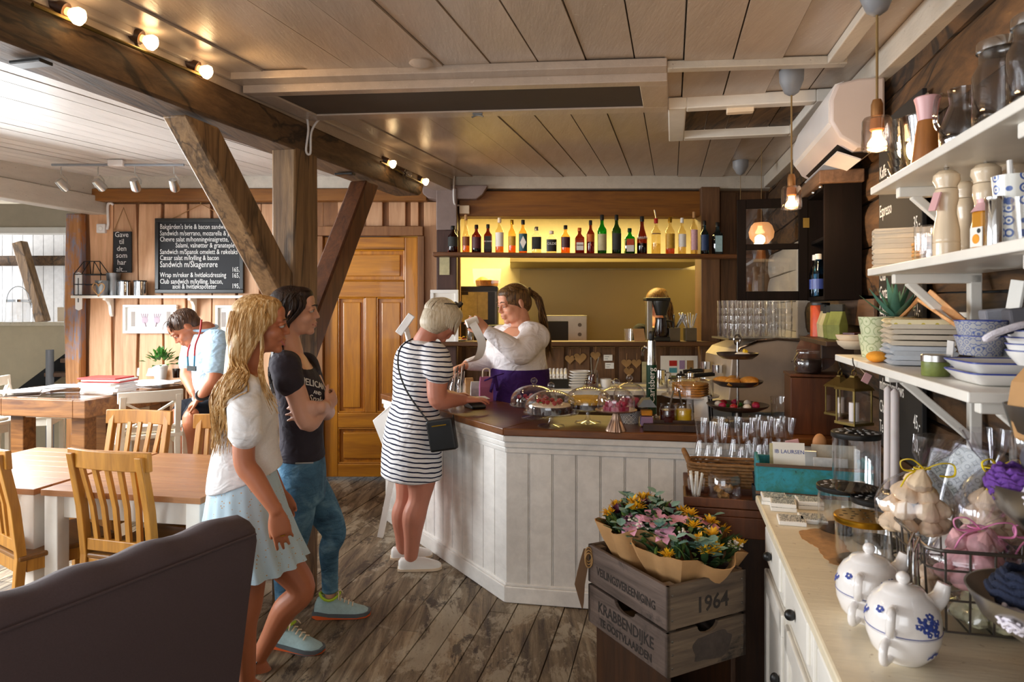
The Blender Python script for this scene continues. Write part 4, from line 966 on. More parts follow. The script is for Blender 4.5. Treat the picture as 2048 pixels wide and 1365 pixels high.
# ---------------- dark haired woman, arms crossed
def brunette():
    Y = 3.3; p = Person('dark-haired woman in charcoal printed T-shirt and blue jeans with crossed arms', (-1.03, Y, 0))
    f = V((.985, .17, 0)).normalized(); s = V((-f.y, f.x, 0))
    ctr = lambda px, py, dy=0: at(px, py, Y+dy)
    M = head_matrix(at(589, 623, Y), (.985, .12, .02), s=1.02)
    m = MB(); head(m, M)
    limb(m, [M @ V((-.02, 0, -.05)), M @ V((-.03, 0, -.10)), ctr(582, 708)], [.052, .049, .06])
    trunk(m, [(ctr(606, 985), .15, .10, .11), (ctr(604, 940), .165, .10, .115), (ctr(603, 895), .135, .09, .085), (ctr(602, 850), .135, .095, .085), (ctr(600, 800), .155, .12, .09), (ctr(592, 755), .165, .10, .09), (ctr(585, 722), .14, .07, .075), (ctr(583, 706), .06, .05, .05)], s, f)
    rs, re, rw = at(572, 735, 3.13), at(615, 845, 3.11), at(652, 812, 3.22)
    limb(m, [rs, lerp(rs, re, .5), re, lerp(re, rw, .5), rw], [.056, .050, .045, .041, .028])
    hand(m, rw, (.2, .75, .25), (-.8, .3, 0), 1, .95, (.7, .7, .7, .7))
    ls, le, lw = at(612, 735, 3.47), at(652, 822, 3.40), at(641, 815, 3.10)
    limb(m, [ls, lerp(ls, le, .5), le, lerp(le, lw, .5), lw], [.055, .048, .044, .040, .028])
    hand(m, lw, (-.92, -.10, -.12), (-.2, .95, -.1), 1, 1.0, (.22, .25, .3, .35), (.6, .35, .5), .25)
    rk, ra = at(583, 1105, 3.2), at(569, 1252, 3.19); leg(m, at(596, 965, 3.22), rk, ra, -f, .80); foot(m, ra, V((.9, -.25, -.05)), .19, .034, .04)
    lk, la = at(668, 1065, 3.46), at(660, 1195, 3.5); leg(m, at(612, 965, 3.40), lk, la, -f, .78); foot(m, la, V((.95, .1, -.02)), .19, .034, .04)
    p.skin(m, 'skin_pale', .0055); p.face(M, brow='hair_dark', skin='skin_pale', look=(1, 0, .02))
    m = MB()
    trunk(m, [(ctr(605, 915), .16, .107, .112), (ctr(603, 880), .15, .102, .098), (ctr(602, 845), .148, .106, .098), (ctr(600, 800), .168, .132, .102), (ctr(592, 757), .177, .11, .102), (ctr(585, 730), .155, .078, .09), (ctr(582, 720), .11, .06, .08)], s, f)
    e = at(579, 765, 3.11); limb(m, [at(568, 730, 3.16), e], [.070, .068]); e = at(622, 765, 3.49); limb(m, [at(610, 732, 3.43), e], [.07, .066])
    cap(m, rs, .070); cap(m, ls, .066); cap(m, rs+s*.05+Z*.010, .064); cap(m, ls-s*.05+Z*.012, .062)
    sh = p.wear('t_shirt', m, 'tee_black', .0075, 5)
    # printed words on the chest, bent round the front
    for body, sz, px, py in (('PELICAN', .044, 629, 775), ('AND', .024, 631, 790), ('Snake', .044, 629, 806)):
        o = at(px, py, 3.205); X = V((.60, .78, -.28)).normalized(); N_ = V((.78, -.62, .1)).normalized(); Yv = N_.cross(X)
        Q = MX(((X.x, Yv.x, N_.x, o.x), (X.y, Yv.y, N_.y, o.y), (X.z, Yv.z, N_.z, o.z), (0, 0, 0, 1)))
        tx = text(body, sz, MX.Identity(4), 'chalk', sh, 'lettering', 'CENTER', .001); me = tx.data; dg = bpy.context.evaluated_depsgraph_get()
        for v in me.vertices:                                 # lay every letter onto the shirt
            g = Q @ V((v.co.x, v.co.y, .12)); loc = g-p.loc; hit, pos, nr, _ = sh.ray_cast(loc, -N_)
            v.co = (pos+nr*(.0025+v.co.z)) if hit else (loc-N_*.1)
    m = MB(); trunk(m, [(ctr(606, 1000), .155, .10, .11), (ctr(606, 960), .168, .108, .122), (ctr(605, 925), .16, .106, .118), (ctr(604, 905), .145, .100, .104)], s, f)
    leg(m, at(595, 970, 3.22), rk, ra+V((0, 0, .05)), -f, 1.04, (.092, .080, .060, .052, .044, .039)); leg(m, at(614, 970, 3.39), lk, la+V((0, 0, .05)), -f, 1.04, (.092, .080, .060, .050, .042, .038))
    for a_ in (ra, la):
        for k in range(4): m.ell(a_+V((0, 0, .035+.02*k)), (.045, .045, .012), 16, 6)
    je = p.wear('jeans', m, 'denim', .0075, 3)
    m = MB(); q = at(612, 925, 3.16); m.bar(q+V((-.04, -.03, .002)), q+V((.04, -.02, .002)), .004, .006); p.add('zip', m, 'steel', parent=je)
    for ank, td in ((ra, V((.9, -.25, -.05))), (la, V((.95, .1, -.02)))):
        t_ = td.normalized(); sd = Z.cross(t_).normalized(); u = Z; base = V((ank.x, ank.y, 0))
        up = MB(); rings = []
        for x, w, h, b0 in ((-.075, .028, .07, .03), (-.062, .038, .10, .022), (-.02, .043, .115, .02), (.03, .043, .105, .02), (.08, .046, .078, .02), (.13, .050, .058, .02), (.17, .044, .045, .022), (.192, .022, .034, .026)):
            rings.append([base+t_*x+sd*(w*cos(2*pi*j/16))+u*(b0+max(0, sin(2*pi*j/16))*(h-b0)) for j in range(16)])
        up.loft(rings); so_ = p.add('shoe', up, 'shoe_teal'); lb = MB(); rings = []
        for x, w, z0, z1 in ((-.085, .03, .018, .035), (-.06, .042, .004, .04), (0, .044, .002, .03), (.08, .05, .002, .028), (.14, .053, .003, .028), (.185, .04, .012, .03), (.205, .018, .02, .032)): rings.append([base+t_*x+sd*w+u*z0, base+t_*x-sd*w+u*z0, base+t_*x-sd*w*1.02+u*z1, base+t_*x+sd*w*1.02+u*z1])
        lb.loft(rings); p.add('sole', lb, 'shoe_grey', parent=so_)
        lo = MB(); rings = [[q-u*.012 if i < 2 else q-u*.018 for i, q in enumerate(r)] for r in rings]; lo.loft([[V((q.x, q.y, max(.001, q.z))) for q in r] for r in rings]); p.add('outsole', lo, 'shoe_orange', parent=so_)
        lc = MB()
        for k in range(5): lc.tube([base+t_*(.035+.02*k)+sd*(.024*sg)+u*(.100-.010*k+(.012 if sg == 0 else 0)) for sg in (-1, 0, 1)], .0035, 6)
        lc.tube(catmull([base+t_*.03+u*.112+sd*.0, base+t_*.05+u*.125+sd*.02, base+t_*.06+u*.10+sd*.04], 4), .003, 6); lc.tube(catmull([base+t_*.03+u*.112, base+t_*.045+u*.13-sd*.02, base+t_*.05+u*.10-sd*.04], 4), .003, 6); p.add('laces', lc, 'cream', parent=so_)
        cl = MB(); cl.tube([base+t_*(.0+.05*cos(a))+sd*(.04*sin(a))+u*(.108+.012*cos(2*a)) for a in [2*pi*k/16 for k in range(16)]], .007, 6, closed=True); p.add('collar', cl, 'shoe_lime', parent=so_)
    m = MB(); m.ell((-.02, 0, .036), (.103, .086, .088), 20, 14, 0, M); m.ell((-.055, 0, -.03), (.062, .078, .10), 18, 12, 0, M); m.ell((.03, 0, .078), (.06, .066, .04), 18, 12, 0, M)
    trunk(m, [(M @ V((-.065, 0, .0)), .08, .045, .04), (M @ V((-.07, 0, -.09)), .085, .04, .04), (at(560, 705, Y), .09, .03, .04), (at(553, 760, Y), .09, .02, .03)], s, f, sq=1)
    ho = p.wear('hair', m, 'hair_dark', .007, 6); r = random.Random(8); m = MB()
    for k in range(70):
        az = -r.uniform(.9, 3.0); a = cap_pt(M, az, r.uniform(.2, 1.2), 1.03); lock(m, lay(sh, p.loc, [a, cap_pt(M, az, -.2, 1.08), M @ V((-.05-.04*r.random(), -.08*r.random(), -.12)), at(r.uniform(545, 570), 720, 3.2+.1*r.random()), at(r.uniform(540, 560), r.uniform(750, 790), 3.2+.1*r.random())], r), .008, .003, k=2)
    for k in range(14): lock(m, lay(sh, p.loc, [cap_pt(M, .9, .6, 1.0), M @ V((.01, .088, -.05)), at(592+r.uniform(-4, 8), 690, 3.4), at(604+r.uniform(-4, 10), 735+r.uniform(0, 25), 3.36-.04*r.random())], r), .008, .003, k=2)
    for k in range(22): lock(m, [M @ V((.08-.02*r.random(), -.02-.02*r.random(), .095)), cap_pt(M, -.9-r.random()*.5, .7, 1.04), cap_pt(M, -1.5-r.random()*.6, .15, 1.05), M @ V((-.045-.03*r.random(), -.085, -.06))], .009, .004)
    p.add('hair_locks', m, 'hair_dark', 60, ho)
brunette()
# ---------------- customer in striped dress, seen from behind
def customer():
    Y = 4.2; p = Person('grey-blonde woman in navy striped dress standing at the bar corner', (-.60, Y, 0))
    f = V((.80, .60, 0)).normalized(); s = V((-f.y, f.x, 0)); ctr = lambda px, py, dy=0: at(px, py, Y+dy)
    M = head_matrix(at(884, 640, Y-.02), (.72, .42, -.55), s=1.02)
    m = MB(); head(m, M); limb(m, [M @ V((-.03, 0, -.05)), lerp(M @ V((-.04, 0, -.10)), ctr(848, 690), .4), ctr(842, 696)], [.06, .062, .075])
    trunk(m, [(ctr(828, 900), .18, .12, .14), (ctr(828, 850), .185, .12, .13), (ctr(830, 800), .16, .11, .11), (ctr(835, 750), .17, .13, .115), (ctr(838, 712), .17, .10, .11), (ctr(842, 690), .11, .07, .08)], s, f)
    rs, re, rw = at(872, 718, 4.06), at(876, 800, 4.02), at(926, 800, 4.16)
    limb(m, [rs, lerp(rs, re, .5), re, lerp(re, rw, .4), rw], [.074, .066, .056, .052, .034]); hand(m, rw, (.9, .3, -.02), (0, .2, -1), 1, 1.05, (.18, .2, .22, .25), (.8, .5, .1))
    ls, le, lw = at(816, 716, 4.34), at(846, 790, 4.5), at(905, 792, 4.42)
    limb(m, [ls, lerp(ls, le, .5), le, lerp(le, lw, .4), lw], [.07, .062, .052, .048, .032]); hand(m, lw, (.9, -.2, .1), (0, -.2, -1), -1, 1.0)
    R6 = (.105, .088, .066, .072, .052, .042)
    leg(m, ctr(842, 930, -.06), ctr(838, 1000, -.06), ctr(822, 1112, -.07), -f, 1.0, R6); foot(m, ctr(822, 1112, -.07), (1, .12, -.02), .19, .034, .04); leg(m, ctr(818, 930, .1), ctr(812, 1000, .1), ctr(806, 1103, .12), -f, .98, R6); foot(m, ctr(806, 1103, .12), (1, .2, -.02), .19, .034, .04)
    p.skin(m, 'skin_red', .006)
    m = MB(); S_ = 1.09
    trunk(m, [(ctr(822, 955), .215, .17, .165), (ctr(824, 900), .215, .155, .165), (ctr(827, 850), .205, .14, .15), (ctr(831, 800), .178, .122, .122), (ctr(835, 750), .188, .145, .13), (ctr(838, 712), .188, .112, .125), (ctr(841, 688), .13, .08, .095), (ctr(843, 680), .09, .07, .08)], s, f)
    e = at(878, 742, 4.02); limb(m, [at(868, 712, 4.08), e], [.09, .088]); m.tube([lerp(rs, e, .6), e+V((0, 0, -.02))], [.086, .09], 16); e = at(822, 745, 4.42); limb(m, [at(818, 712, 4.32), e], [.085, .08])
    cap(m, rs, .09); cap(m, ls, .086)
    p.wear('dress', m, 'stripes', .009, 5)
    for ank, td in ((ctr(822, 1112, -.07), V((1, .12, 0))), (ctr(806, 1103, .12), V((1, .2, 0)))):
        t_ = td.normalized(); sd = Z.cross(t_); base = V((ank.x, ank.y, 0)); b = MB(); rings = []
        for x, w, h in ((-.075, .022, .05), (-.06, .036, .07), (-.02, .042, .068), (.03, .043, .07), (.08, .046, .065), (.13, .048, .05), (.165, .038, .038), (.182, .016, .025)): rings.append([base+t_*x+sd*(w*cos(2*pi*j/14))+Z*(.004+max(0, sin(2*pi*j/14))*h) for j in range(14)])
        b.loft(rings); so_ = p.add('slip_on_shoe', b, 'white'); b = MB(); b.loft([[base+t_*x+sd*(w+.003)*i+Z*z for i, z in ((1, 0), (-1, 0), (-1, .014), (1, .014))] for x, w, h in ((-.08, .022, .05), (-.06, .036, .07), (.03, .044, .07), (.13, .049, .05), (.165, .04, .038), (.186, .016, .025))]); p.add('sole', b, 'cream', parent=so_)
    m = MB(); m.ell((-.015, 0, .034), (.110, .096, .098), 20, 14, 0, M); m.ell((-.03, 0, -.005), (.100, .098, .095), 20, 14, 0, M); m.ell((-.04, 0, -.045), (.080, .094, .075), 18, 12, 0, M); m.ell((.035, 0, .07), (.07, .078, .05), 18, 12, 0, M)
    ho = p.wear('hair', m, 'hair_grey', .008, 12); r = random.Random(11); m = MB()
    for k in range(120):
        az = -r.uniform(-.9, 3.6); a = cap_pt(M, az, r.uniform(.6, 1.45), 1.04); el = -.2
        q = cap_pt(M, az, -.2, 1.17); w_ = q+Z*-r.uniform(.035, .055)+(M @ V((0, 0, -.03))-q)*.12; lock(m, [a, cap_pt(M, az, .55, 1.09), cap_pt(M, az, .2, 1.15), q, w_], .010, .006)
    p.add('hair_locks', m, 'hair_grey', 60, ho)
    m = MB()
    for sg in (-1, 1): q = M @ V((.035, sg*.035, .132)); m.loft([[q+(M.to_3x3() @ V((.006*i, .028*cos(2*pi*j/14), .02*sin(2*pi*j/14)))) for j in range(14)] for i in (-1, 1)]); m.tube([M @ V((.035, sg*.06, .128)), M @ V((-.02, sg*.088, .10)), M @ V((-.07, sg*.08, .07))], .003, 6)
    p.add('sunglasses', m, 'black', parent=ho)
    bg_ = MB(); q = at(884, 870, 3.97); ang = -.35; bg_.box(q, (.165, .05, .185), (.0, -.18, -.25)); bo = p.add('shoulder_bag', bg_, 'black', 0, None, .012)
    m = MB(); m.bar(q+V((-.055, -.045, .055)), q+V((.03, -.065, .07)), .004, .006); p.add('zip', m, 'brass', parent=bo)
    m = MB(); m.tube(catmull([at(852, 668, 4.26), at(806, 690, 4.10), at(796, 730, 4.04), at(812, 780, 4.02), at(842, 825, 3.985), at(862, 850, 3.97)], 5), .005, 6); m.tube(catmull([at(905, 850, 3.99), at(912, 875, 4.02), at(906, 830, 4.1)], 4), .004, 6); p.add('strap', m, 'black', parent=bo)
customer()
# ---------------- barista in white top and purple apron
def barista():
    Y = 4.92; p = Person('barista in white long-sleeved top and purple apron reading a paper roll behind the bar', (.04, Y, 0))
    f = V((-.90, -.42, 0)).normalized(); s = V((-f.y, f.x, 0)); ctr = lambda px, py, dy=0: at(px, py, Y+dy)
    M = head_matrix(at(1028, 607, Y), (-.86, -.48, -.22), s=1.18)
    m = MB(); head(m, M, plump=1); limb(m, [M @ V((-.02, 0, -.05)), M @ V((-.025, 0, -.10)), ctr(1044, 668)], [.068, .066, .09])
    trunk(m, [(ctr(1038, 950), .2, .17, .18), (ctr(1038, 800), .23, .19, .2), (ctr(1040, 745), .205, .17, .17), (ctr(1036, 705), .215, .2, .16), (ctr(1040, 675), .205, .15, .15), (ctr(1044, 655), .13, .09, .1)], s, f)
    ls, le, lw = at(1072, 675, 4.74), at(1040, 708, 4.58), at(974, 662, 4.58)
    limb(m, [ls, lerp(ls, le, .5), le, lerp(le, lw, .4), lw], [.084, .078, .065, .058, .036]); hand(m, lw, (-.72, -.05, .55), (-.2, .85, -.2), 1, 1.15, (.6, .62, .66, .7), (.55, .35, .6), .1)
    rs, re, rw = at(1000, 676, 5.08), at(984, 722, 5.0), at(934, 730, 4.86)
    limb(m, [rs, lerp(rs, re, .5), re, lerp(re, rw, .4), rw], [.085, .075, .062, .055, .036]); hand(m, rw, (-.8, -.35, -.25), (.1, -.2, -1), -1, 1.15, (.55, .6, .65, .7), (.6, .4, .6))
    for q in (-1, 1): leg(m, ctr(1038+q*22, 860), ctr(1038+q*22, 980), V((ctr(1038+q*22, 980).x, Y, .08)), -f, 1.1); foot(m, V((ctr(1038+q*22, 980).x, Y, .08)), f)
    p.skin(m, 'skin', .006); p.face(M, brow='hair_brown', skin='skin', look=(.9, -.05, -.35), lid=.6)
    m = MB()
    trunk(m, [(ctr(1039, 765), .225, .19, .19), (ctr(1040, 740), .22, .185, .185), (ctr(1036, 705), .23, .215, .175), (ctr(1040, 678), .218, .165, .165), (ctr(1045, 662), .16, .10, .125)], s, f)
    limb(m, [at(1068, 672, 4.76), lerp(ls, le, .5), le, lerp(le, lw, .4), lerp(le, lw, .93)], [.099, .093, .08, .07, .046]); limb(m, [at(1002, 675, 5.05), lerp(rs, re, .5), re, lerp(re, rw, .4), lerp(re, rw, .93)], [.095, .086, .076, .066, .045])
    cap(m, ls, .100); cap(m, rs, .095); cap(m, lerp(ls, ctr(1046, 668), .5)+Z*.01, .095); cap(m, lerp(rs, ctr(1046, 668), .5)+Z*.012, .092)
    p.wear('top', m, 'top_white', .009, 5)
    m = MB(); trunk(m, [(ctr(1036, 960), .27, .24, .23), (ctr(1036, 860), .265, .235, .225), (ctr(1037, 800), .255, .225, .215), (ctr(1039, 755), .238, .2, .2), (ctr(1040, 736), .232, .196, .196)], s, f); ap = p.wear('apron', m, 'apron', .01, 4)
    m = MB(); q = at(990, 752, 4.70)
    for d_ in ((-.07, -.02, -.03), (.06, -.03, .02), (-.03, -.02, -.11), (.02, -.02, -.10)): m.tube(catmull([q, q+V(d_)*.6+V((0, -.015, 0)), q+V(d_)], 4), [.012]*9, 8, flat=.4)
    p.add('apron_bow', m, 'apron', 50, ap)
    m = MB(); m.ell((-.015, 0, .034), (.102, .082, .090), 20, 14, 0, M); m.ell((-.06, 0, .0), (.055, .07, .075), 18, 12, 0, M); m.ell((.03, 0, .07), (.063, .066, .043), 16, 10, 0, M); m.ell((-.115, 0, .045), (.03, .03, .03), 14, 10, 0, M); ho = p.wear('hair', m, 'hair_honey', .007, 5)
    r = random.Random(4); m = MB(); K = M @ V((-.125, 0, .045))
    for k in range(60):
        d_ = lambda a: V((r.uniform(-a, a), r.uniform(-a, a), r.uniform(-a, a))); lock(m, [K+d_(.02), at(1077, 600, Y+.04)+d_(.02), at(1086, 640, Y+.06)+d_(.03), at(1094, 680, Y+.08)+d_(.03), at(1100, 712, Y+.10)+d_(.035)], .012, .004)
    for k in range(40): az = r.uniform(-2.2, 2.2); lock(m, [cap_pt(M, az*.5, 1.0+.2*r.random(), 1.0), cap_pt(M, az*.9, .6, 1.03), lerp(cap_pt(M, az, .35, 1.04), K, .6), K], .010, .006)
    p.add('ponytail', m, 'hair_honey', 60, ho)
    m = MB(); m.tube([K+V((.03*cos(a)*.3, .03*cos(a), .03*sin(a))) for a in [2*pi*k/14 for k in range(14)]], .007, 6, closed=True); p.add('hair_tie', m, 'black', parent=ho)
    return p, lw, rw
_b, LW, RW_ = barista()
# the paper roll she holds is a thing of its own
t = T('receipt_roll', 'white paper roll held up in the raised hand of the barista', 'paper roll', LW+V((-.10, -.02, .06)))
b = MB(); b.lathe([(.0, -.04), (.028, -.04), (.028, .04), (.0, .04)], 20, M=rotm(0, rad(70), .3)); b.build('roll', 'paper', t)
q0 = at(958, 650, 4.52); pts = catmull([V((0, -.02, .0)), at(956, 668, 4.5)-t.location, at(964, 690, 4.52)-t.location, at(955, 718, 4.56)-t.location, at(930, 727, 4.60)-t.location], 6)
b = MB(); b.loft([[q+V(d)for d in ((-.028, -.0006, 0), (.028, -.0006, .006), (.028, .0006, .006), (-.028, .0006, 0))] for q in pts]); b.build('paper_strip', 'paper', t)
# ---------------- seated man
def seated():
    Y = 5.25; p = Person('seated man in pale blue polo shirt bending over the far end of the timber table', (-2.42, Y, 0))
    f = V((-.88, -.47, 0)).normalized(); s = V((-f.y, f.x, 0)); ctr = lambda px, py, dy=0: at(px, py, Y+dy)
    M = head_matrix(at(372, 656, Y-.06), (-.60, -.38, -.70), (-.45, -.2, .85), s=1.13)
    m = MB(); head(m, M, male=True); limb(m, [M @ V((-.03, 0, -.04)), M @ V((-.05, 0, -.09)), ctr(412, 665)], [.066, .066, .085])
    trunk(m, [(ctr(428, 822), .19, .13, .14), (ctr(430, 780), .185, .14, .13), (ctr(427, 735), .19, .14, .125), (ctr(422, 695), .215, .135, .13), (ctr(416, 668), .16, .09, .1)], s, f)
    ls, le, lw = at(436, 690, 5.03), at(428, 758, 4.95), at(402, 795, 4.92)
    limb(m, [ls, lerp(ls, le, .5), le, lerp(le, lw, .4), lw], [.078, .064, .056, .05, .036]); hand(m, lw, (-.7, .1, -.55), (.2, .3, -.9), 1, 1.1, (.4, .45, .5, .5))
    rs, re, rw = at(390, 690, 5.42), at(374, 750, 5.30), at(388, 786, 5.12)
    limb(m, [rs, lerp(rs, re, .5), re, lerp(re, rw, .4), rw], [.075, .062, .054, .05, .036]); hand(m, rw, (.45, -.3, -.5), (0, -.3, -.9), 1, 1.1, (.5, .5, .5, .5))
    for h_, k_, a_ in ((ctr(428, 828, -.13), at(385, 838, 4.93), V((-2.30, 4.98, .30))), (ctr(424, 826, .12), at(362, 828, 5.22), V((-2.52, 5.2, .30)))):
        leg(m, h_, k_, a_, -f, 1.1, (.10, .088, .064, .062, .05, .04)); foot(m, a_, f)
    p.skin(m, 'skin_tan', .007); p.face(M, brow='hair_brown', skin='skin_tan', look=(.9, 0, -.3), lid=.6)
    m = MB(); trunk(m, [(ctr(428, 800), .205, .155, .15), (ctr(430, 770), .205, .158, .145), (ctr(427, 735), .205, .155, .14), (ctr(422, 695), .232, .15, .145), (ctr(415, 668), .175, .10, .115)], s, f)
    limb(m, [at(434, 685, 5.06), lerp(ls, le, .5), lerp(ls, le, .62)], [.10, .092, .09]); limb(m, [at(392, 686, 5.38), lerp(rs, re, .5), lerp(rs, re, .62)], [.095, .088, .085]); cap(m, ls, .097); cap(m, rs, .093); cap(m, lerp(ls, ctr(416, 672), .45), .09); cap(m, lerp(rs, ctr(416, 672), .45), .09); sh = p.wear('polo_shirt', m, 'polo_blue', .009, 4)
    m = MB(); q = ctr(409, 656); m.tube([q+f*(.085*cos(a))+s*(.095*sin(a))+Z*(.02*cos(a+2)) for a in [2*pi*k/18 for k in range(18)]], .018, 8, closed=True, flat=.6); p.add('collar', m, 'polo_blue', 60, sh)
    m = MB()
    for h_, k_ in ((ctr(428, 826, -.13), at(392, 836, 4.98)), (ctr(424, 824, .12), at(366, 828, 5.24))): limb(m, [h_, lerp(h_, k_, .5), lerp(h_, k_, .85)], [.13, .125, .115])
    m.ell(ctr(428, 818), (.19, .18, .13)); p.wear('shorts', m, 'shorts', .011, 4)
    m = MB(); m.tube([lw+V((.037*cos(a), .018*cos(a)+.03*sin(a), .03*sin(a)))*1.15+V((.022, 0, .022)) for a in [2*pi*k/14 for k in range(14)]], .013, 8, closed=True, flat=.5); p.add('wristwatch', m, 'black')
    m = MB(); m.ell((-.018, 0, .042), (.101, .083, .084), 20, 14, 0, M); m.ell((-.055, 0, .0), (.055, .074, .06), 18, 12, 0, M); ho = p.wear('hair', m, 'hair_brown', .008, 4)
    r = random.Random(6); m = MB()
    for k in range(130): az = r.uniform(-pi, pi); el = r.uniform(.25, 1.5); a = cap_pt(M, az, el, 1.0); lock(m, [a, cap_pt(M, az*.92, el-.12, 1.05), cap_pt(M, az*.85, el-.3, 1.06)], .008, .003, k=3)
    for k in range(16): y_ = r.uniform(-.05, .05); lock(m, [M @ V((.05, y_, .115)), M @ V((.085, y_, .108)), M @ V((.108, y_*1.1, .088))], .008, .003, k=3)
    p.add('hair_locks', m, 'hair_brown', 60, ho)
    for nm, pts, mt in (('glasses_cord', [(403, 640, 5.02), (400, 665, 4.98), (391, 690, 4.97), (389, 712, 4.98)], 'red'), ('glasses_cord', [(380, 690, 5.05), (376, 702, 5.02), (375, 714, 5.0)], 'red'), ('glasses_arm', [(389, 712, 4.98), (388, 738, 4.97)], 'cyan_dark'), ('glasses_arm', [(375, 714, 5.0), (376, 735, 4.99)], 'cyan_dark')):
        m = MB(); m.tube(catmull([at(*q) for q in pts], 4), .007, 8); p.add(nm, m, mt)
    m = MB(); m.bar(at(375, 737, 4.98), at(392, 738, 4.96), .012, .035); p.add('sunglasses', m, 'charcoal', 0)
seated()
stool('white bar stool under the seated man', (-2.35, 5.27, 0), rad(118))
# ---------------- cook behind the pass-through
def cook():
    Y = 7.15; p = Person('cook in black shirt with reddish ponytail bending behind the kitchen pass-through', (1.52, Y, 0))
    f = V((-.9, -.2, 0)).normalized(); s = V((-f.y, f.x, 0)); ctr = lambda px, py, dy=0: at(px, py, Y+dy)
    M = head_matrix(at(1313, 605, Y), (-.8, -.25, -.5), s=1.15); m = MB(); head(m, M); limb(m, [M @ V((-.03, 0, -.05)), ctr(1314, 650)], [.06, .075])
    trunk(m, [(ctr(1322, 900), .17, .13, .13), (ctr(1320, 760), .18, .14, .14), (ctr(1314, 690), .2, .14, .13), (ctr(1312, 655), .15, .09, .1)], s, f)
    for q, yy in ((1281, 6.95), (1330, 7.3)): limb(m, [at(q, 664, yy), at(q-12, 730, yy-.05), at(q-50, 740, yy-.1)], [.07, .055, .04]); hand(m, at(q-50, 740, yy-.1), (-1, -.1, -.2), (0, 0, -1), 1, 1)
    for dx in (-.1, .1): leg(m, V((1.56+dx, Y, .85)), V((1.56+dx, Y, .48)), V((1.56+dx, Y, .08)), -f); foot(m, V((1.56+dx, Y, .08)), f)
    p.skin(m, 'skin', .009); p.face(M, brow='hair_brown', skin='skin', look=(.9, 0, -.4), lid=.6)
    m = MB(); trunk(m, [(ctr(1322, 880), .19, .15, .15), (ctr(1320, 760), .195, .155, .155), (ctr(1314, 690), .215, .155, .145), (ctr(1312, 655), .165, .10, .115)], s, f)
    for q, yy in ((1281, 6.95), (1330, 7.3)): limb(m, [at(q, 664, yy), at(q-8, 705, yy-.03)], [.088, .08])
    p.wear('shirt', m, 'black_shirt', .011, 4)
    m = MB(); m.ell((-.02, 0, .034), (.105, .086, .092), 18, 12, 0, M); m.ell((-.09, 0, .04), (.05, .05, .05), 14, 10, 0, M); ho = p.wear('hair', m, 'hair_honey', .009, 4); m = MB(); r = random.Random(2); K = M @ V((-.11, 0, .04))
    for k in range(40): d_ = lambda a: V((r.uniform(-a, a), r.uniform(-a, a), r.uniform(-a, a))); lock(m, [K+d_(.02), at(1338, 610, Y)+d_(.03), at(1344, 645, Y-.02)+d_(.03), at(1346, 680, Y-.03)+d_(.03)], .014, .005)
    p.add('ponytail', m, 'hair_honey', 60, ho)
cook()
# ================================================================ lamps, wall pieces, left-hand tables
def one(name, label, cat, mb, mt, loc, rz=0, group=None, smooth=40, bevel=0):
    """a thing that is a single mesh"""
    o = mb.build(name, mt, None, smooth, bevel); o.location = loc; o.rotation_euler = (0, 0, rz); return tag(o, label, cat, group)
def part(t, name, mt, fn, smooth=40, bevel=0, label=None):
    b = MB(); fn(b); return b.build(name, mt, t, smooth, bevel, label=label)
def spot_rail(label, pts, lit):
    p0 = [R(UB+.02, rv(px, UB+.02), 0) for px, py in pts]; P = [V((p.x, p.y, zat(py, p.y))) for p, (px, py) in zip(p0, pts)]
    o = P[1]; t = T('spotlight_rail', label, 'spotlight rail', o, 0, 'bulb rails on the long timber')
    d_ = (P[2]-P[0]).normalized(); a = P[0]-d_*.12+Z*-.025; e = P[2]+d_*.04+Z*-.025
    part(t, 'rail', 'brass_old', TU_([a-o, e-o], .007, 8))
    for q, on in zip(P, lit):
        ax = V((.92, .12, -.40)).normalized(); q = q-o; M_ = MX.Translation(q) @ ax.to_track_quat('Z', 'Y').to_matrix().to_4x4()
        h = part(t, 'lamp_holder', 'dark_wood', lambda b: (b.lathe([(0, -.085), (.022, -.08), (.024, -.03), (.026, .0), (0, .0)], 18, M=M_), b.tube([q+ax*-.05, q+V((-.02, .02, -.03))], .005, 6)))
        part(h, 'bulb_neck', 'bulb_glow' if on else 'chrome', LA_([(.012, -.005), (.014, .012), (.018, .018)], 16, M=M_, cap=False)); part(h, 'bulb', 'bulb_hot' if on else 'glass_clear', LA_([(.014, .012), (.02, .02), (.028, .034), (.027, .048), (.016, .056), (0, .058)], 18, M=M_))
        if on:
            l = bpy.data.lights.new('bulb_light', 'SPOT'); l.energy = 4; l.color = (1, .62, .28); l.spot_size = 2.4; l.spot_blend = .6; l.shadow_soft_size = .03
            lo = bpy.data.objects.new('bulb_light', l); COL.objects.link(lo); lo.location = o+q+ax*.075; lo.rotation_euler = ax.to_track_quat('-Z', 'Y').to_euler()
spot_rail('near spotlight rail with three glowing bulbs on the long timber', [(133, 22), (283, 76), (396, 136)], (1, 1, 1))
spot_rail('far spotlight rail with one dead bulb between two lit ones, beside the pine door', [(776, 324), (808, 346), (843, 360)], (1, 0, 1))
t = T('track_light', 'pale ceiling track with four little hanging spots in the left room', 'track light', at(234, 330, 5.3)); o = t.location
part(t, 'track', 'lamp_grey', TU_([at(104, 330, 5.3)-o, at(368, 330, 5.3)-o], .010, 8)); part(t, 'driver_box', 'plastic_white', XB_((0, 0, .012), (.12, .06, .05)), 0, .008)
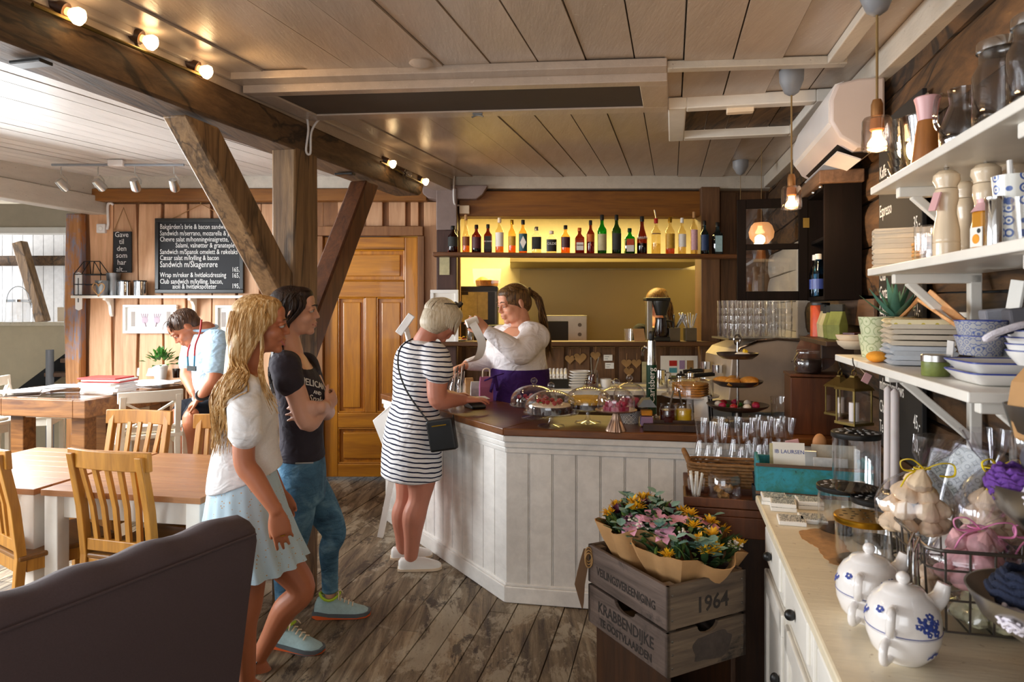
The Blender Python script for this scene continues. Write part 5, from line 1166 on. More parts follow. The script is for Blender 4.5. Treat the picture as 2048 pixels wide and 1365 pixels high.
for px in (122, 196, 270, 348):
    q = at(px, 334, 5.3)-o; dx = .25 if px < 220 else -.05
    h = part(t, 'spot_head', 'steel', lambda b: (b.tube([q, q+V((0, 0, -.06))], .005, 6), b.lathe([(0, .03), (.03, .02), (.036, -.06), (.03, -.075)], 16, M=TM(q+V((0, -.01, -.12)), rad(40), -dx*2), cap=False), b.tube([q+V((0, .02, -.06)), q+V((.035, .02, -.10)), q+V((.035, .02, -.13))], .005, 6)))
    part(h, 'lens', 'charcoal' if px > 220 else 'white', EL_((0, 0, 0), (.026, .026, .006), M=TM(q+V((0, -.01, -.12)), rad(40), -dx*2) @ MX.Translation((0, 0, -.06))))
# ---- chalkboards on the plank wall
YW = Y_B-.03
def wall_pt(px, py, d=.0): return at(px, py, YW-d)
def chalkboard(label, box, fr, lines, hang=None, font=None):
    x0, y0, x1, y1 = box; a, b_ = wall_pt(x0, y1), wall_pt(x1, y0); c = (a+b_)/2; w, h = b_.x-a.x, b_.z-a.z
    t = T('chalkboard', label, 'chalkboard', (c.x, YW-.02, a.z)); part(t, 'slate', 'slate', XB_((0, 0, h/2), (w-.02, .016, h-.02)), 0)
    if fr:
        for cx, cz, sx, sz in ((0, fr/2, w, fr), (0, h-fr/2, w, fr), (-w/2+fr/2, h/2, fr, h-2*fr), (w/2-fr/2, h/2, fr, h-2*fr)): part(t, 'frame_bar', 'black', XB_((cx, -.006, cz), (sx, .032, sz)), 0, .004)
    for px, py, body, size, al in lines:
        q = wall_pt(px, py); text(body, size, MX.Translation((q.x-c.x, -.0095, q.z-a.z)) @ STAND, 'chalk', t, 'writing', al, .0004, .70 if fr else .9)
    if hang:
        q = wall_pt(*hang)-V((c.x, YW-.02, a.z)); part(t, 'hanging_cord', 'linen_tan' if not fr else 'kraft', TU_([(-w*.32 if fr else -w/2+.01, .005, h), (q.x, .005, q.z), (w*.32 if fr else w/2-.01, .005, h)], .004, 6))
    return t
ML = [(323, 459, "Bakgården's brie & bacon sandwich"), (323, 472, 'Sandwich m/serrano, mozarella & pesto'), (323, 484, 'Chevre salat m/honningvinaigrette,'), (354, 496, 'Salami, valnøtter & granateple'), (323, 509, 'Sandwich m/Spansk omelett & røkelaks'), (323, 521, 'Cæsar salat m/kylling & bacon'), (323, 535, 'Sandwich m/Skagenrøre'), (323, 555, 'Wrap m/reker & hvitløksdressing'), (323, 568, 'Club sandwich m/kylling, bacon,'), (348, 578, 'aioli & hvitløkspoteter')]
bd = chalkboard('large black-framed chalkboard with the sandwich menu behind the diagonal timber brace', (314, 438, 490, 587), .035, [(x, y, s, .064 if i != 6 else .078, 'LEFT') for i, (x, y, s) in enumerate(ML)]+[(466, 544, '165,-', .060, 'LEFT'), (466, 556, '165,-', .062, 'LEFT'), (466, 577, '195,-', .062, 'LEFT')], (404, 409))
part(bd, 'hook', 'cord', TU_(catmull([(wall_pt(404, 409).x-bd.location.x, -.005, wall_pt(404, 409).z-bd.location.z), (wall_pt(406, 398).x-bd.location.x, -.03, wall_pt(406, 398).z-bd.location.z), (wall_pt(399, 388).x-bd.location.x, -.02, wall_pt(399, 388).z-bd.location.z)], 4), .006, 6))
chalkboard('narrow chalkboard reading gave til den som har alt, above the zinc buckets', (228, 462, 268, 548), 0, [(247, 475+13.8*i, s, .068, 'CENTER') for i, s in enumerate(('Gave', 'til', 'den', 'som', 'har', 'alt...'))], (249, 416))
q = wall_pt(206, 458); t = T('wall_socket', 'cream wall socket with bent conduit on the plank wall', 'socket', (q.x, YW-.02, q.z)); part(t, 'socket_box', 'plastic_white', XB_((0, 0, 0), (.08, .04, .085)), 0, .008); part(t, 'dial', 'white', EL_((0, -.022, 0), (.022, .006, .022)))
part(t, 'conduit', 'plastic_white', TU_(catmull([(.05, 0, -.01), (.06, 0, .05), (.055, 0, .20), (.075, 0, .235), (.10, .015, .22)], 5), .012, 8))
# ---- white wall shelf with its wares
a, b_ = wall_pt(165, 592), wall_pt(500, 597); SZ = a.z
t = T('wall_shelf', 'long thin white shelf on two curved brackets along the plank wall', 'shelf', ((a.x+b_.x)/2, YW-.085, SZ)); w = b_.x-a.x
part(t, 'board', 'white_wood', XB_((0, 0, -.012), (w, .17, .024)), 0, .003)
for px in (226, 392):
    x = wall_pt(px, 0).x-t.location.x; pr = [(.075, -.024), (-.05, -.024), (-.055, -.04), (.0, -.055), (.03, -.09), (.045, -.17), (.06, -.19), (.075, -.19)]
    part(t, 'bracket', 'white_wood', LO_([[(x+dx, y, z) for y, z in pr] for dx in (-.014, .014)]), 0, .003)
def on_shelf(px, dy=.09): p = wall_pt(px, 592); return V((p.x, YW-dy, SZ))
t = T('candle_house', 'black wire house-shaped candle holder standing on the white wall shelf', 'candle holder', on_shelf(196)); c_ = [(-.12, -.07), (.12, -.07), (.12, .07), (-.12, .07)]
def _w(b):
    for i in range(4):
        p, q = c_[i], c_[(i+1) % 4]
        for z in (.004, .10, .19): b.tube([(*p, z), (*q, z)], .004, 6)
        b.tube([(*p, 0), (*p, .19)], .004, 6)
    for y in (-.07, .07):
        for x in (-.12, .12): b.tube([(x, y, .19), (x*.6, 0, .31)], .004, 6)
        for x in (-.05, .05): b.tube([(x, y, .19), (x*.4, 0, .31)], .004, 6)
    b.tube([(-.072, 0, .31), (.072, 0, .31)], .004, 6)
part(t, 'wire_frame', 'black', _w); part(t, 'glass_tray', 'glass_thin', XB_((0, 0, .10), (.22, .12, .18)), 0)
for px, r_, h_, lb in ((236, .06, .20, 'grey zinc bucket on the white shelf below the narrow chalkboard'), (222, .062, .13, 'small zinc bucket hung with a wire heart on the white shelf')):
    t = T('zinc_bucket', lb, 'bucket', on_shelf(px, .07 if px > 230 else .125), 0); part(t, 'pail', 'zinc', LA_([(0, 0), (r_*.7, 0), (r_, h_), (r_*1.05, h_+.004), (r_*.97, h_), (r_*.68, .006), (0, .006)], 22))
    if px < 230: part(t, 'wire_heart', 'kraft', TU_([(.055*sin(a)**3, -.066, .06+.004*(13*cos(a)-5*cos(2*a)-2*cos(3*a)-cos(4*a))) for a in [2*pi*k/24 for k in range(24)]], .005, 6, closed=True))
for px, lb in ((259, 'left steel canister on the white wall shelf beside the buckets'), (291, 'right steel canister on the white wall shelf nearest the big chalkboard')):
    t = T('steel_canister', lb, 'canister', on_shelf(px)); part(t, 'can', 'chrome', LA_([(0, 0), (.052, 0), (.052, .125), (0, .125)], 24)); part(t, 'lid', 'black', LA_([(0, .125), (.055, .125), (.055, .137), (0, .137)], 24))
q = at(159, 583, 6.18); t = T('thermometer', 'white enamel wall thermometer fixed on the flaking corner post', 'thermometer', q+V((0, -.01, 0))); part(t, 'plate', 'white_gloss', LO_([[(x, y, z) for x, z in ((-.03, -.16), (.0, -.175), (.03, -.16), (.03, .16), (0, .175), (-.03, .16))] for y in (-.006, .006)]), 0, .003); part(t, 'tube', 'black', XB_((0, -.008, .01), (.006, .005, .22)), 0)
for x0, y0, x1, y1, lb in ((250, 610, 357, 667, 'white framed print of two pale hands below the wall shelf'), (434, 611, 520, 668, 'white framed print half hidden by the hair of the blonde woman')):
    a, b_ = wall_pt(x0, y1), wall_pt(x1, y0); w, h = b_.x-a.x, b_.z-a.z; t = T('picture', lb, 'picture', ((a.x+b_.x)/2, YW-.015, a.z))
    for cx, cz, sx, sz in ((0, .012, w, .024), (0, h-.012, w, .024), (-w/2+.012, h/2, .024, h-.048), (w/2-.012, h/2, .024, h-.048)): part(t, 'frame_bar', 'white', XB_((cx, -.008, cz), (sx, .035, sz)), 0, .003)
    part(t, 'print', 'paper', XB_((0, .004, h/2), (w-.02, .008, h-.02)), 0)
    def _hand(b):
        for sx in (-1, 1):
            o_ = V((sx*.055, -.001, h/2+.0)); b.ell(o_+V((0, 0, -.01)), (.03, .003, .035), 12, 8)
            for k in range(4): b.tube([o_+V((-.02+.013*k, 0, .01)), o_+V((-.03+.02*k+sx*.005, 0, .05))], .005, 6)
            b.tube([o_+V((0, 0, -.03)), o_+V((-sx*.012, 0, -.07))], .012, 6, flat=.3)
    if x0 < 300: part(t, 'drawing', 'print_lilac', _hand)
    for sx in (-1, 1): part(t, 'panel_print', 'print_grey', XB_((sx*w*.33, -.001, h/2), (.035, .004, h*.52)), 0)
# ---- on the glass-topped table
TZ = .951
def tab(px, py): Y = (CZ-TZ)*F/(py-HY); return V(((px-1024)/F*Y, Y, TZ))
t = T('potted_plant', 'green leafy plant in a white pot on the timber table', 'potted plant', tab(321, 759)); part(t, 'pot', 'white', LA_([(0, 0), (.045, 0), (.06, .105), (.064, .108), (.064, .125), (.056, .125), (.054, .11), (0, .11)], 24))
r = random.Random(1)
def _leaves(b):
    for k in range(70):
        a = r.uniform(0, 2*pi); el = r.uniform(.1, 1.45); L = r.uniform(.08, .17); d_ = V((cos(a)*cos(el), sin(a)*cos(el), sin(el))); q = V((0, 0, .12))+d_*L*.75; s_ = d_.cross(Z).normalized() if abs(d_.z) < .99 else V((1, 0, 0)); w_ = r.uniform(.014, .024); n_ = s_.cross(d_)
        b.add([q, q+d_*.03+s_*w_+n_*.004, q+d_*.075-Z*.015, q+d_*.03-s_*w_+n_*.004, q+d_*.03-n_*.004], [(0, 1, 2), (0, 2, 3), (0, 4, 1), (1, 4, 2), (2, 4, 3), (3, 4, 0)])
part(t, 'leaves', 'green_leaf', _leaves, 0)
t = T('cola_glass', 'tumbler of dark cola beside the potted plant', 'glass', tab(353, 757)); part(t, 'tumbler', 'glass_clear', LA_([(0, 0), (.033, 0), (.041, .13), (.039, .13), (.031, .006), (0, .006)], 24)); part(t, 'cola', 'cola', LA_([(0, .007), (.0305, .007), (.036, .088), (0, .088)], 24))
r = random.Random(9)
for k in range(9):
    q = tab(202, 787); mb = MB(); mb.box((0, 0, .006), (.30, .22, .012)); one('magazine', ['glossy magazine with red cover, topmost of the pile on the timber table', 'magazine in the pile under the red one on the timber table'][0 if k == 8 else 1], 'magazine', mb, 'magazine' if k in (8, 6) else 'paper', (q.x+r.uniform(-.02, .02), q.y+.1+r.uniform(-.02, .02), TZ+.0126*k), rad(-8+r.uniform(-9, 9)), None if k == 8 else 'magazines in the pile on the timber table', 0, .002)
for k, (px, py, a) in enumerate(((60, 783, 5), (100, 779, -20), (30, 787, 30), (140, 777, 10))):
    mb = MB(); mb.box((0, 0, .003), (.32, .23, .005)); one('newspaper', ['spread-out paper lying left of the magazine pile', 'slanted paper close to the magazine pile', 'paper nearest the left corner of the timber table', 'paper half under the magazine pile'][k], 'paper', mb, 'newsprint', tab(px, py)+Z*.0056*k, rad(a), None, 0)
mb = MB(); mb.loft([[(x, y, z) for y, z in ((-.18, zz), (.18, zz+.004), (.18, zz+.012), (-.18, zz+.008))] for x, zz in ((-.26, .004), (-.13, .012), (0, .002), (.13, .014), (.27, .03))]); one('newspaper', 'open newspaper lying on the table in front of the potted plant', 'newspaper', mb, 'newsprint', tab(312, 769), rad(-6), None, 60)
mb = MB(); mb.box((0, 0, .012), (.07, .13, .02)); one('wallet', 'small black case beside the cola glass', 'case', mb, 'black', tab(372, 764), .3, None, 0, .006)
# ---- drinks dispenser on the half wall in the stair room
t = T('drink_dispenser', 'glass drink dispenser with arched metal handle on the half wall', 'dispenser', (at(36, 640, 7.2).x, 7.2, 1.436)); part(t, 'jar', 'glass_clear', LA_([(0, 0), (.12, 0), (.125, .02), (.125, .19), (.11, .21), (.108, .21), (.122, .19), (.122, .02), (0, .012)], 28)); part(t, 'lid', 'chrome', LA_([(0, .21), (.115, .21), (.115, .235), (0, .24)], 28)); part(t, 'handle', 'chrome', TU_([(.118*cos(a), 0, .225+.15*sin(a)) for a in [pi*k/14 for k in range(15)]], .005, 6))
mb = MB(); mb.lathe([(0, 0), (.05, 0), (.13, .012), (.13, .018), (.05, .006), (0, .006)], 24); one('plate', 'pale plate on the half wall beside the drink dispenser', 'plate', mb, 'white_gloss', (-5.62, 7.2, 1.436), 0)
mb = MB(); mb.box((0, 0, .08), (.13, .02, .15)); one('card_stand', 'cream card stand on the half wall near the corner post', 'card', mb, 'cream', (-4.72, 7.2, 1.436), .1, None, 0)
# ---- things by the pine door and on the mauve post
t = T('notice_board', 'white framed panel hanging on the mauve post behind the grey-blonde woman', 'panel', at(889, 635, 6.05)); a, b_ = at(862, 690, 6.05)-t.location, at(918, 580, 6.05)-t.location
w, h = b_.x-a.x, b_.z-a.z; part(t, 'board', 'paper', XB_((0, .004, 0), (w-.03, .008, h-.03)), 0)
for cx, cz, sx, sz in ((0, -h/2+.015, w, .03), (0, h/2-.015, w, .03), (-w/2+.015, 0, .03, h-.06), (w/2-.015, 0, .03, h-.06)): part(t, 'frame_bar', 'white', XB_((cx, 0, cz), (sx, .03, sz)), 0, .003)
mb = MB(); q = at(889, 530, 6.085); mb.box((0, 0, 0), (.09, .006, .18)); one('paper_note', 'pale paper note pinned on the dark lower part of the mauve post', 'note', mb, 'tea_cream', q, 0, None, 0)
t = T('switch_box', 'square yellowed switch box with white cable beside the corbel', 'switch', (at(929, 420, 6.17).x, 6.17, at(929, 420, 6.17).z)); part(t, 'box', 'cream', XB_((0, 0, 0), (.09, .05, .075)), 0, .005); part(t, 'cable', 'plastic_white', TU_(catmull([(-.05, 0, .04), (-.085, -.09, .05), (-.09, -.09, .20), (-.09, -.05, .30)], 4), .008, 6))
t = T('sign_board', 'white board leaning behind the woman in the striped dress', 'board', (-.97, 4.62, 0)); a, c_ = at(768, 880, 4.72)-t.location, at(815, 655, 4.62)-t.location
part(t, 'panel', 'white', LO_([[p-t.location+V((0, dy, 0)) for p in (at(745, 842, 4.72), at(783, 938, 4.72), at(835, 905, 4.66), at(835, 765, 4.62), at(776, 815, 4.68))] for dy in (0, .03)]), 0, .004)
part(t, 'edge_strip', 'white_gloss', BA_(at(797, 668, 4.585)-t.location, at(824, 630, 4.585)-t.location, .03, .05), 0, .004); part(t, 'rear_bar', 'white', BA_(at(812, 655, 4.61)-t.location, at(842, 790, 4.66)-t.location, .03, .03), 0, .004)
part(t, 'foot', 'white', BA_(V((.06, .1, 0)), at(790, 930, 4.72)-t.location, .04, .04), 0)

# ---- small fittings on the timbers and the ceiling hatch
p = at(955, 200, 3.50); t = T('hatch_latch', 'small metal latch on the dark ceiling hatch', 'latch', V((p.x, p.y, zc(p.y)-.072))); part(t, 'plate', 'zinc', XB_((0, 0, -.004), (.05, .02, .008)), 0); part(t, 'lever', 'zinc', TU_(catmull([(-.03, 0, -.02), (0, 0, -.008), (.03, -.01, -.018)], 4), .004, 6))
q = R(UB+.012, 3.30, 2.47); t = T('cable_loop', 'white cable loop hanging at the top of the timber post', 'cable', q); part(t, 'cable', 'plastic_white', TU_(catmull([(0, 0, .14), (.015, -.02, .06), (.0, -.01, -.05), (.02, .0, -.06), (.025, .0, .05), (.05, .05, .13), (.06, .14, .16)], 5), .006, 6))
for px, py, Y, lb in ((62, 122, 2.08, 'black metal strap under the near end of the long timber'), (690, 352, 3.95, 'black metal strap under the long timber above the dark brace')):
    q = R(UB-.07, rv(px, UB-.07)); mb = MB(); mb.box((0, 0, -.006), (.12, .05, .012)); one('metal_strap', lb, 'strap', mb, 'black', V((q.x, q.y, 2.318+.0265*(ST*q.x+CT*q.y))), TH, None, 0, .003)
# ================================================================ bar, back wall and kitchen wares
BZ = .9375
def bt(px, py, z=BZ): Y = (CZ-z)*F/(py-HY); return V(((px-1024)/F*Y, Y, z))
def goblet(prof, t_=.003):
    """closed wall of glass from an outer outline"""
    return prof+[(max(0, r-t_), z+(t_ if i == 0 else 0)) for i, (r, z) in list(enumerate(prof))[::-1]]
# ---- cake stands with glass domes
def dome(b, r, h, z, knob=.018, tall=1):
    pr = [(r, z), (r, z+h*.25*tall)]+[(r*cos(a), z+h*.25*tall+(h*(1-.25*tall))*sin(a)) for a in [pi/2*k/9 for k in range(1, 9)]]+[(.012, z+h)]
    b.lathe(pr+[(.010, z+h-.003)]+[(q-.003, zz-.002) for q, zz in pr[-2::-1]], 36, cap=False)
def cake(t, kind, z, r):
    if kind == 'tart':
        c = part(t, 'cake', 'choc', LA_([(0, z), (r, z), (r*1.03, z+.035), (r*.98, z+.037), (0, z+.03)], 36)); part(c, 'cream_top', 'cream', LA_([(0, z+.03), (r*.96, z+.03), (r*.9, z+.043), (0, z+.047)], 36))
        g = random.Random(3)
        for k in range(9): a = k*.7; rr = r*(.35+.4*g.random()); part(c, 'strawberry', 'berry', LA_([(0, 0), (.008, .004), (.014, .014), (.013, .022), (0, .028)], 10, (rr*cos(a), rr*sin(a), z+.044)))
        for k in range(4): a = k*1.6+.3; part(c, 'mint_leaf', 'green_leaf', EL_((r*.5*cos(a), r*.5*sin(a), z+.056), (.014, .009, .003), 10, 6))
    elif kind == 'berries':
        c = part(t, 'cake', 'choc', LA_([(0, z), (r, z), (r, z+.03), (0, z+.032)], 36)); g = random.Random(5)
        for k in range(11): a = k*.57; rr = r*(.2+.65*g.random()); part(c, 'berry', 'raspberry' if k % 3 else 'petal_pink', EL_((rr*cos(a), rr*sin(a), z+.042), (.014, .014, .013), 10, 8))
    elif kind == 'yellow':
        c = part(t, 'cake', 'choc', LA_([(0, z), (r, z), (r, z+.025), (0, z+.025)], 36)); part(c, 'topping', 'yellow_cake', LA_([(0, z+.025), (r*1.0, z+.024), (r*1.05, z+.04), (r*.9, z+.058), (0, z+.06)], 36, wob=lambda a, zz: 1+.04*sin(a*60)+.03*sin(a*23)))
    else:
        c = part(t, 'cake', 'raspberry', LA_([(0, z), (r*.85, z), (r*.85, z+.02), (0, z+.02)], 30)); g = random.Random(6)
        for k in range(8): a = k*.8; part(c, 'berry', 'raspberry', EL_((r*.55*cos(a), r*.55*sin(a), z+.03), (.015, .015, .016), 10, 8))
def cake_stand(label, loc, kind, R_, hs, hd, base, tall=1):
    t = T('cake_stand', label, 'cake stand', loc); z = hs
    if base == 'glass':
        part(t, 'foot', 'glass_clear', LA_([(0, 0), (.075, 0), (.072, .006), (.02, .014), (.012, .03), (.011, hs-.014), (.03, hs-.006), (0, hs-.006)], 32))
        part(t, 'plate', 'glass_clear', LA_([(0, hs-.006), (R_*1.04, hs-.004), (R_*1.06, hs+.004), (R_*1.03, hs+.002), (0, hs)], 40))
    elif base == 'fluted':
        part(t, 'foot', 'copper_silver', LA_([(0, 0), (.052, 0), (.05, .008), (.03, .05), (.016, hs-.02), (.02, hs-.008), (0, hs-.008)], 48, wob=lambda a, zz: 1+.06*cos(a*2*pi*20))); part(t, 'plate', 'copper_silver', LA_([(0, hs-.01), (.06, hs-.008), (R_*1.1, hs-.002), (R_*1.12, hs+.004), (0, hs)], 40))
    else:
        part(t, 'foot', 'tile_bw', LA_([(0, 0), (.05, 0), (.055, .05), (.062, hs-.02), (0, hs-.02)], 32)); part(t, 'plate', 'dark_wood', LA_([(0, hs-.02), (R_*1.12, hs-.016), (R_*1.12, hs), (0, hs)], 40))
    cake(t, kind, hs+.002, R_*.82); d_ = part(t, 'dome', 'glass_clear', lambda b: dome(b, R_, hd, hs+.003, tall=tall))
    part(d_, 'knob', 'glass_clear', lambda b: (b.ell((0, 0, hs+hd+.026), (.020, .020, .019)), b.lathe([(.012, hs+hd), (.008, hs+hd+.008)], 16)))
cake_stand('front glass cake stand with domed strawberry cream tart at the bar corner', bt(1102, 853), 'tart', .142, .075, .12, 'glass')
cake_stand('rear glass cake stand with domed berry cake beside the purple apron', bt(1068, 836), 'berries', .138, .075, .115, 'glass')
cake_stand('glass cake stand under a dome with crumbly yellow cake', bt(1176, 846), 'yellow', .135, .085, .115, 'glass')
cake_stand('domed cake stand on a fluted silvery foot', bt(1232, 862), 'small', .098, .108, .12, 'fluted', 1.6)
cake_stand('domed cake stand on a blue and white patterned pot', bt(1259, 846), 'small', .09, .095, .13, 'pot', 1.6)
# ---- waffles under a flat glass cover on a lace cake plate
t = T('waffle_stand', 'white lace cake plate with a stack of waffles under a flat glass cover', 'cake stand', bt(1380, 836)); part(t, 'plate', 'white_gloss', lambda b: (b.lathe([(0, 0), (.08, 0), (.07, .01), (.02, .03), (.02, .11), (.06, .125), (0, .125)], 30), b.lathe([(0, .125), (.16, .128), (.165, .135), (0, .132)], 60, wob=lambda a, zz: 1+.02*cos(a*2*pi*24))))
part(t, 'cover', 'glass_clear', LA_(goblet([(.135, .134), (.135, .215), (.125, .228), (.02, .232)], .003), 36, cap=False)); part(t, 'knob', 'glass_clear', EL_((0, 0, .252), (.02, .02, .02)))
for k in range(5): part(t, 'waffle', 'pastry', LA_([(0, .135+.014*k), (.10, .135+.014*k), (.105, .141+.014*k), (.10, .147+.014*k), (0, .147+.014*k)], 30, wob=lambda a, zz: 1+.05*cos(a*2*pi*5)))
# ---- beer tap
t = T('beer_tap', 'slim chrome and green beer tap column on the bar', 'beer tap', bt(1303, 838)); 
part(t, 'column', 'chrome', LA_([(0, 0), (.05, 0), (.05, .012), (.03, .02), (.029, .33), (.026, .34), (.024, .455), (0, .46)], 28)); part(t, 'green_sleeve', 'tap_green', LA_([(.0302, .03), (.0302, .315), (.0295, .315), (.0295, .03)], 28, cap=False, M=rotm(0, 0, 0)))
part(t, 'handle', 'black', LA_([(0, .46), (.016, .46), (.018, .48), (.018, .50), (.012, .51), (0, .51)], 18)); part(t, 'spout', 'chrome', TU_(catmull([(-.0, .02, .40), (-.03, .08, .41), (-.035, .10, .36)], 4), .009, 8))
text('Carlsberg', .052, MX.Translation((.011, -.0325, .095)) @ STAND @ rotm(0, 0, pi/2), 'chalk', t, 'lettering', 'LEFT', .0006)
# ---- tray with jam jars, bird-house sweet box
t = T('serving_tray', 'dark wooden tray on the bar holding the two open jam jars', 'tray', bt(1345, 860), rad(-9)); part(t, 'tray', 'dark_wood', XB_((0, 0, .012), (.30, .15, .02)), 0, .004)
for sy in (-1, 1): part(t, 'rim', 'dark_wood', XB_((0, sy*.075, .02), (.31, .012, .036)), 0, .003)
for px, py, m_, lb in ((1336, 853, 'jam', 'open jar of dark red jam with a spoon on the dark tray'), (1367, 853, 'mango', 'open jar of bright yellow curd with a spoon on the dark tray')):
    q = bt(px, py); q.z += .022; t = T('preserve_jar', lb, 'jar', q); part(t, 'jar', 'glass_clear', LA_(goblet([(0, 0), (.044, 0), (.047, .01), (.047, .075), (.04, .088), (.042, .10)]), 26, cap=False)); part(t, 'filling', m_, LA_([(0, .005), (.043, .005), (.0435, .07), (0, .075)], 26)); part(t, 'spoon', 'steel_dark', TU_([(0, 0, .05), (-.02 if m_ == 'mango' else .035, .02, .17)], .005, 6))
t = T('sugar_house', 'small grey-roofed house-shaped box with lilac and orange sachets beside the tap', 'box', bt(1293, 853), rad(-5)); part(t, 'body', 'glass_thin', XB_((0, 0, .055), (.075, .07, .11)), 0); part(t, 'roof', 'zinc', LO_([[(-.05, y, .11), (.05, y, .11), (.02, y, .15), (-.02, y, .15)] for y in (-.05, .05)]), 0)
part(t, 'lilac_sachets', 'lilac', XB_((0, 0, .03), (.066, .06, .05)), 0, .006); part(t, 'orange_sachets', 'orange_cloth', XB_((0, 0, .075), (.06, .05, .03)), 0, .006)
# ---- till corner
t = T('card_reader', 'black card reader on the worktop under the hand of the customer', 'card reader', bt(952, 818)+V((0, .02, 0)), rad(25)); part(t, 'shell', 'black', LO_([[(x, -.05, 0), (x, .10, 0), (x, .10, .045), (x, -.05, .022)] for x in (-.05, .05)]), 0, .008); part(t, 'slip', 'paper', XB_((.02, .05, .058), (.16, .09, .002), (.08, 0, 0)), 0)
for k, (px, py, lb) in enumerate(((908, 806, 'square glass bottle of straws behind the card reader'), (921, 800, 'clear glass bottle with a narrow neck behind the card reader'))):
    t = T('glass_bottle', lb, 'bottle', bt(px, py)); part(t, 'glass', 'glass_clear', LA_(goblet([(0, 0), (.033, 0), (.036, .01), (.036, .11), (.015, .15), (.014, .19), (.017, .195)]), 22, cap=False))
    for j in range(6): part(t, 'straw', 'charcoal' if j % 2 else 'petal_white', TU_([(.012*cos(j), .012*sin(j), .01), (.028*cos(j*1.3), .028*sin(j*1.3), .20+.01*j)], .003, 6))
for lb, px, py, w, h, m_, rz in (('small brown kraft paper bag standing by the till bottles', 938, 795, .06, .14, 'kraft', .3), ('grey paper bag leaning beside the kraft bag', 951, 797, .07, .12, 'newsprint', .15), ('pink paper carrier bag with twisted handles beside the purple apron', 972, 803, .09, .17, 'bag_pink', .2)):
    t = T('paper_bag', lb, 'bag', bt(px, py), rz); part(t, 'bag', m_, LO_([[(-w/2, -.03, 0), (w/2, -.03, 0), (w/2, .03, 0), (-w/2, .03, 0)], [(-w/2, -.028, h*.6), (w/2, -.03, h*.6), (w/2, .03, h*.6), (-w/2, .028, h*.6)], [(-w*.46, -.008, h), (w*.46, -.012, h), (w*.46, .012, h), (-w*.46, .008, h)]]), 0)
    if 'pink' in lb: part(t, 'handle', 'cream', TU_(catmull([(-.025, -.012, h), (-.02, -.015, h+.05), (.02, -.015, h+.05), (.025, -.012, h)], 4), .005, 6))
for k in range(4):
    mb = MB(); mb.box((0, 0, .07), (.10, .008, .14)); o = one('menu_card', ['white folded menu leaning foremost beside the jam tray', 'black menu leaning behind the white one', 'second white menu leaning beside the jam tray', 'rearmost black menu leaning by the tiered stand'][k], 'menu', mb, 'black' if k % 2 else 'paper', bt(1404, 846)+V((.016*k, .03*k, 0)), 0, None, 0); o.rotation_euler = (rad(-12), rad(-14), rad(-55))
# ---- three tier tray
t = T('tiered_stand', 'dark three-tier metal stand with berries, pastries and a blue dish', 'tiered stand', bt(1475, 852)); part(t, 'pole', 'chrome', TU_([(0, 0, 0), (0, 0, .46)], .008, 10)); part(t, 'handle', 'chrome', TU_([(.018*cos(a), 0, .47+.028*sin(a)) for a in [2*pi*k/16 for k in range(16)]], .005, 6, closed=True)); part(t, 'foot', 'pewter', LA_([(0, 0), (.09, 0), (.08, .012), (.02, .03), (.012, .08), (0, .08)], 28))
for nm, r_, z_ in (('lower_tray', .165, .085), ('middle_tray', .135, .215), ('upper_tray', .112, .365)): part(t, nm, 'pewter', LA_([(0, z_), (r_*.7, z_+.002), (r_*.95, z_+.022), (r_, z_+.034), (r_*.97, z_+.034), (r_*.7, z_+.008), (0, z_+.006)], 40))
o_ = t.location
for k in range(5):
    a = k*1.25+.3; mb = MB(); mb.ell((0, 0, .022), (.058, .036, .024), 16, 10)
    one('pastry', 'golden pastry on the middle tray of the tiered stand', 'pastry', mb, 'pastry', o_+V((.075*cos(a), .075*sin(a), .222)), a, 'pastries on the middle tray')
for k in range(9):
    a = k*.7; rr = .10; m_ = ('berry', 'petal_white', 'raspberry')[k % 3]; mb = MB(); mb.ell((0, 0, .017), (.021, .021, .017), 14, 10); one('truffle', 'speckled white ball on the lower tray of the tiered stand' if m_ == 'petal_white' else 'red berry cake on the lower tray of the tiered stand', 'sweet', mb, m_, o_+V((rr*cos(a), rr*sin(a), .098)), a, 'white balls on the lower tray' if m_ == 'petal_white' else 'red sweets on the lower tray')
for k in range(3): mb = MB(); mb.ell((0, 0, .012), (.02, .014, .012), 12, 8); a = 1+k*2.1; one('mint_sprig', 'green leaf among the berries on the lower tray', 'leaf', mb, 'green_leaf', o_+V((.06*cos(a), .06*sin(a), .096)), a, 'green leaves on the lower tray')
t = T('tart_dish', 'little blue dish with cream and mango on the top tray of the stand', 'dish', o_+V((.02, -.02, .373))); part(t, 'dish', 'blue_print', LA_([(0, 0), (.04, 0), (.052, .02), (.048, .02), (.038, .006), (0, .006)], 30, wob=lambda a, zz: 1+.04*cos(a*2*pi*14))); part(t, 'cream', 'white', EL_((0, 0, .016), (.042, .042, .016))); part(t, 'fruit', 'mango', XB_((.012, -.01, .036), (.022, .022, .02), (.4, .3, .2)), 0, .004)
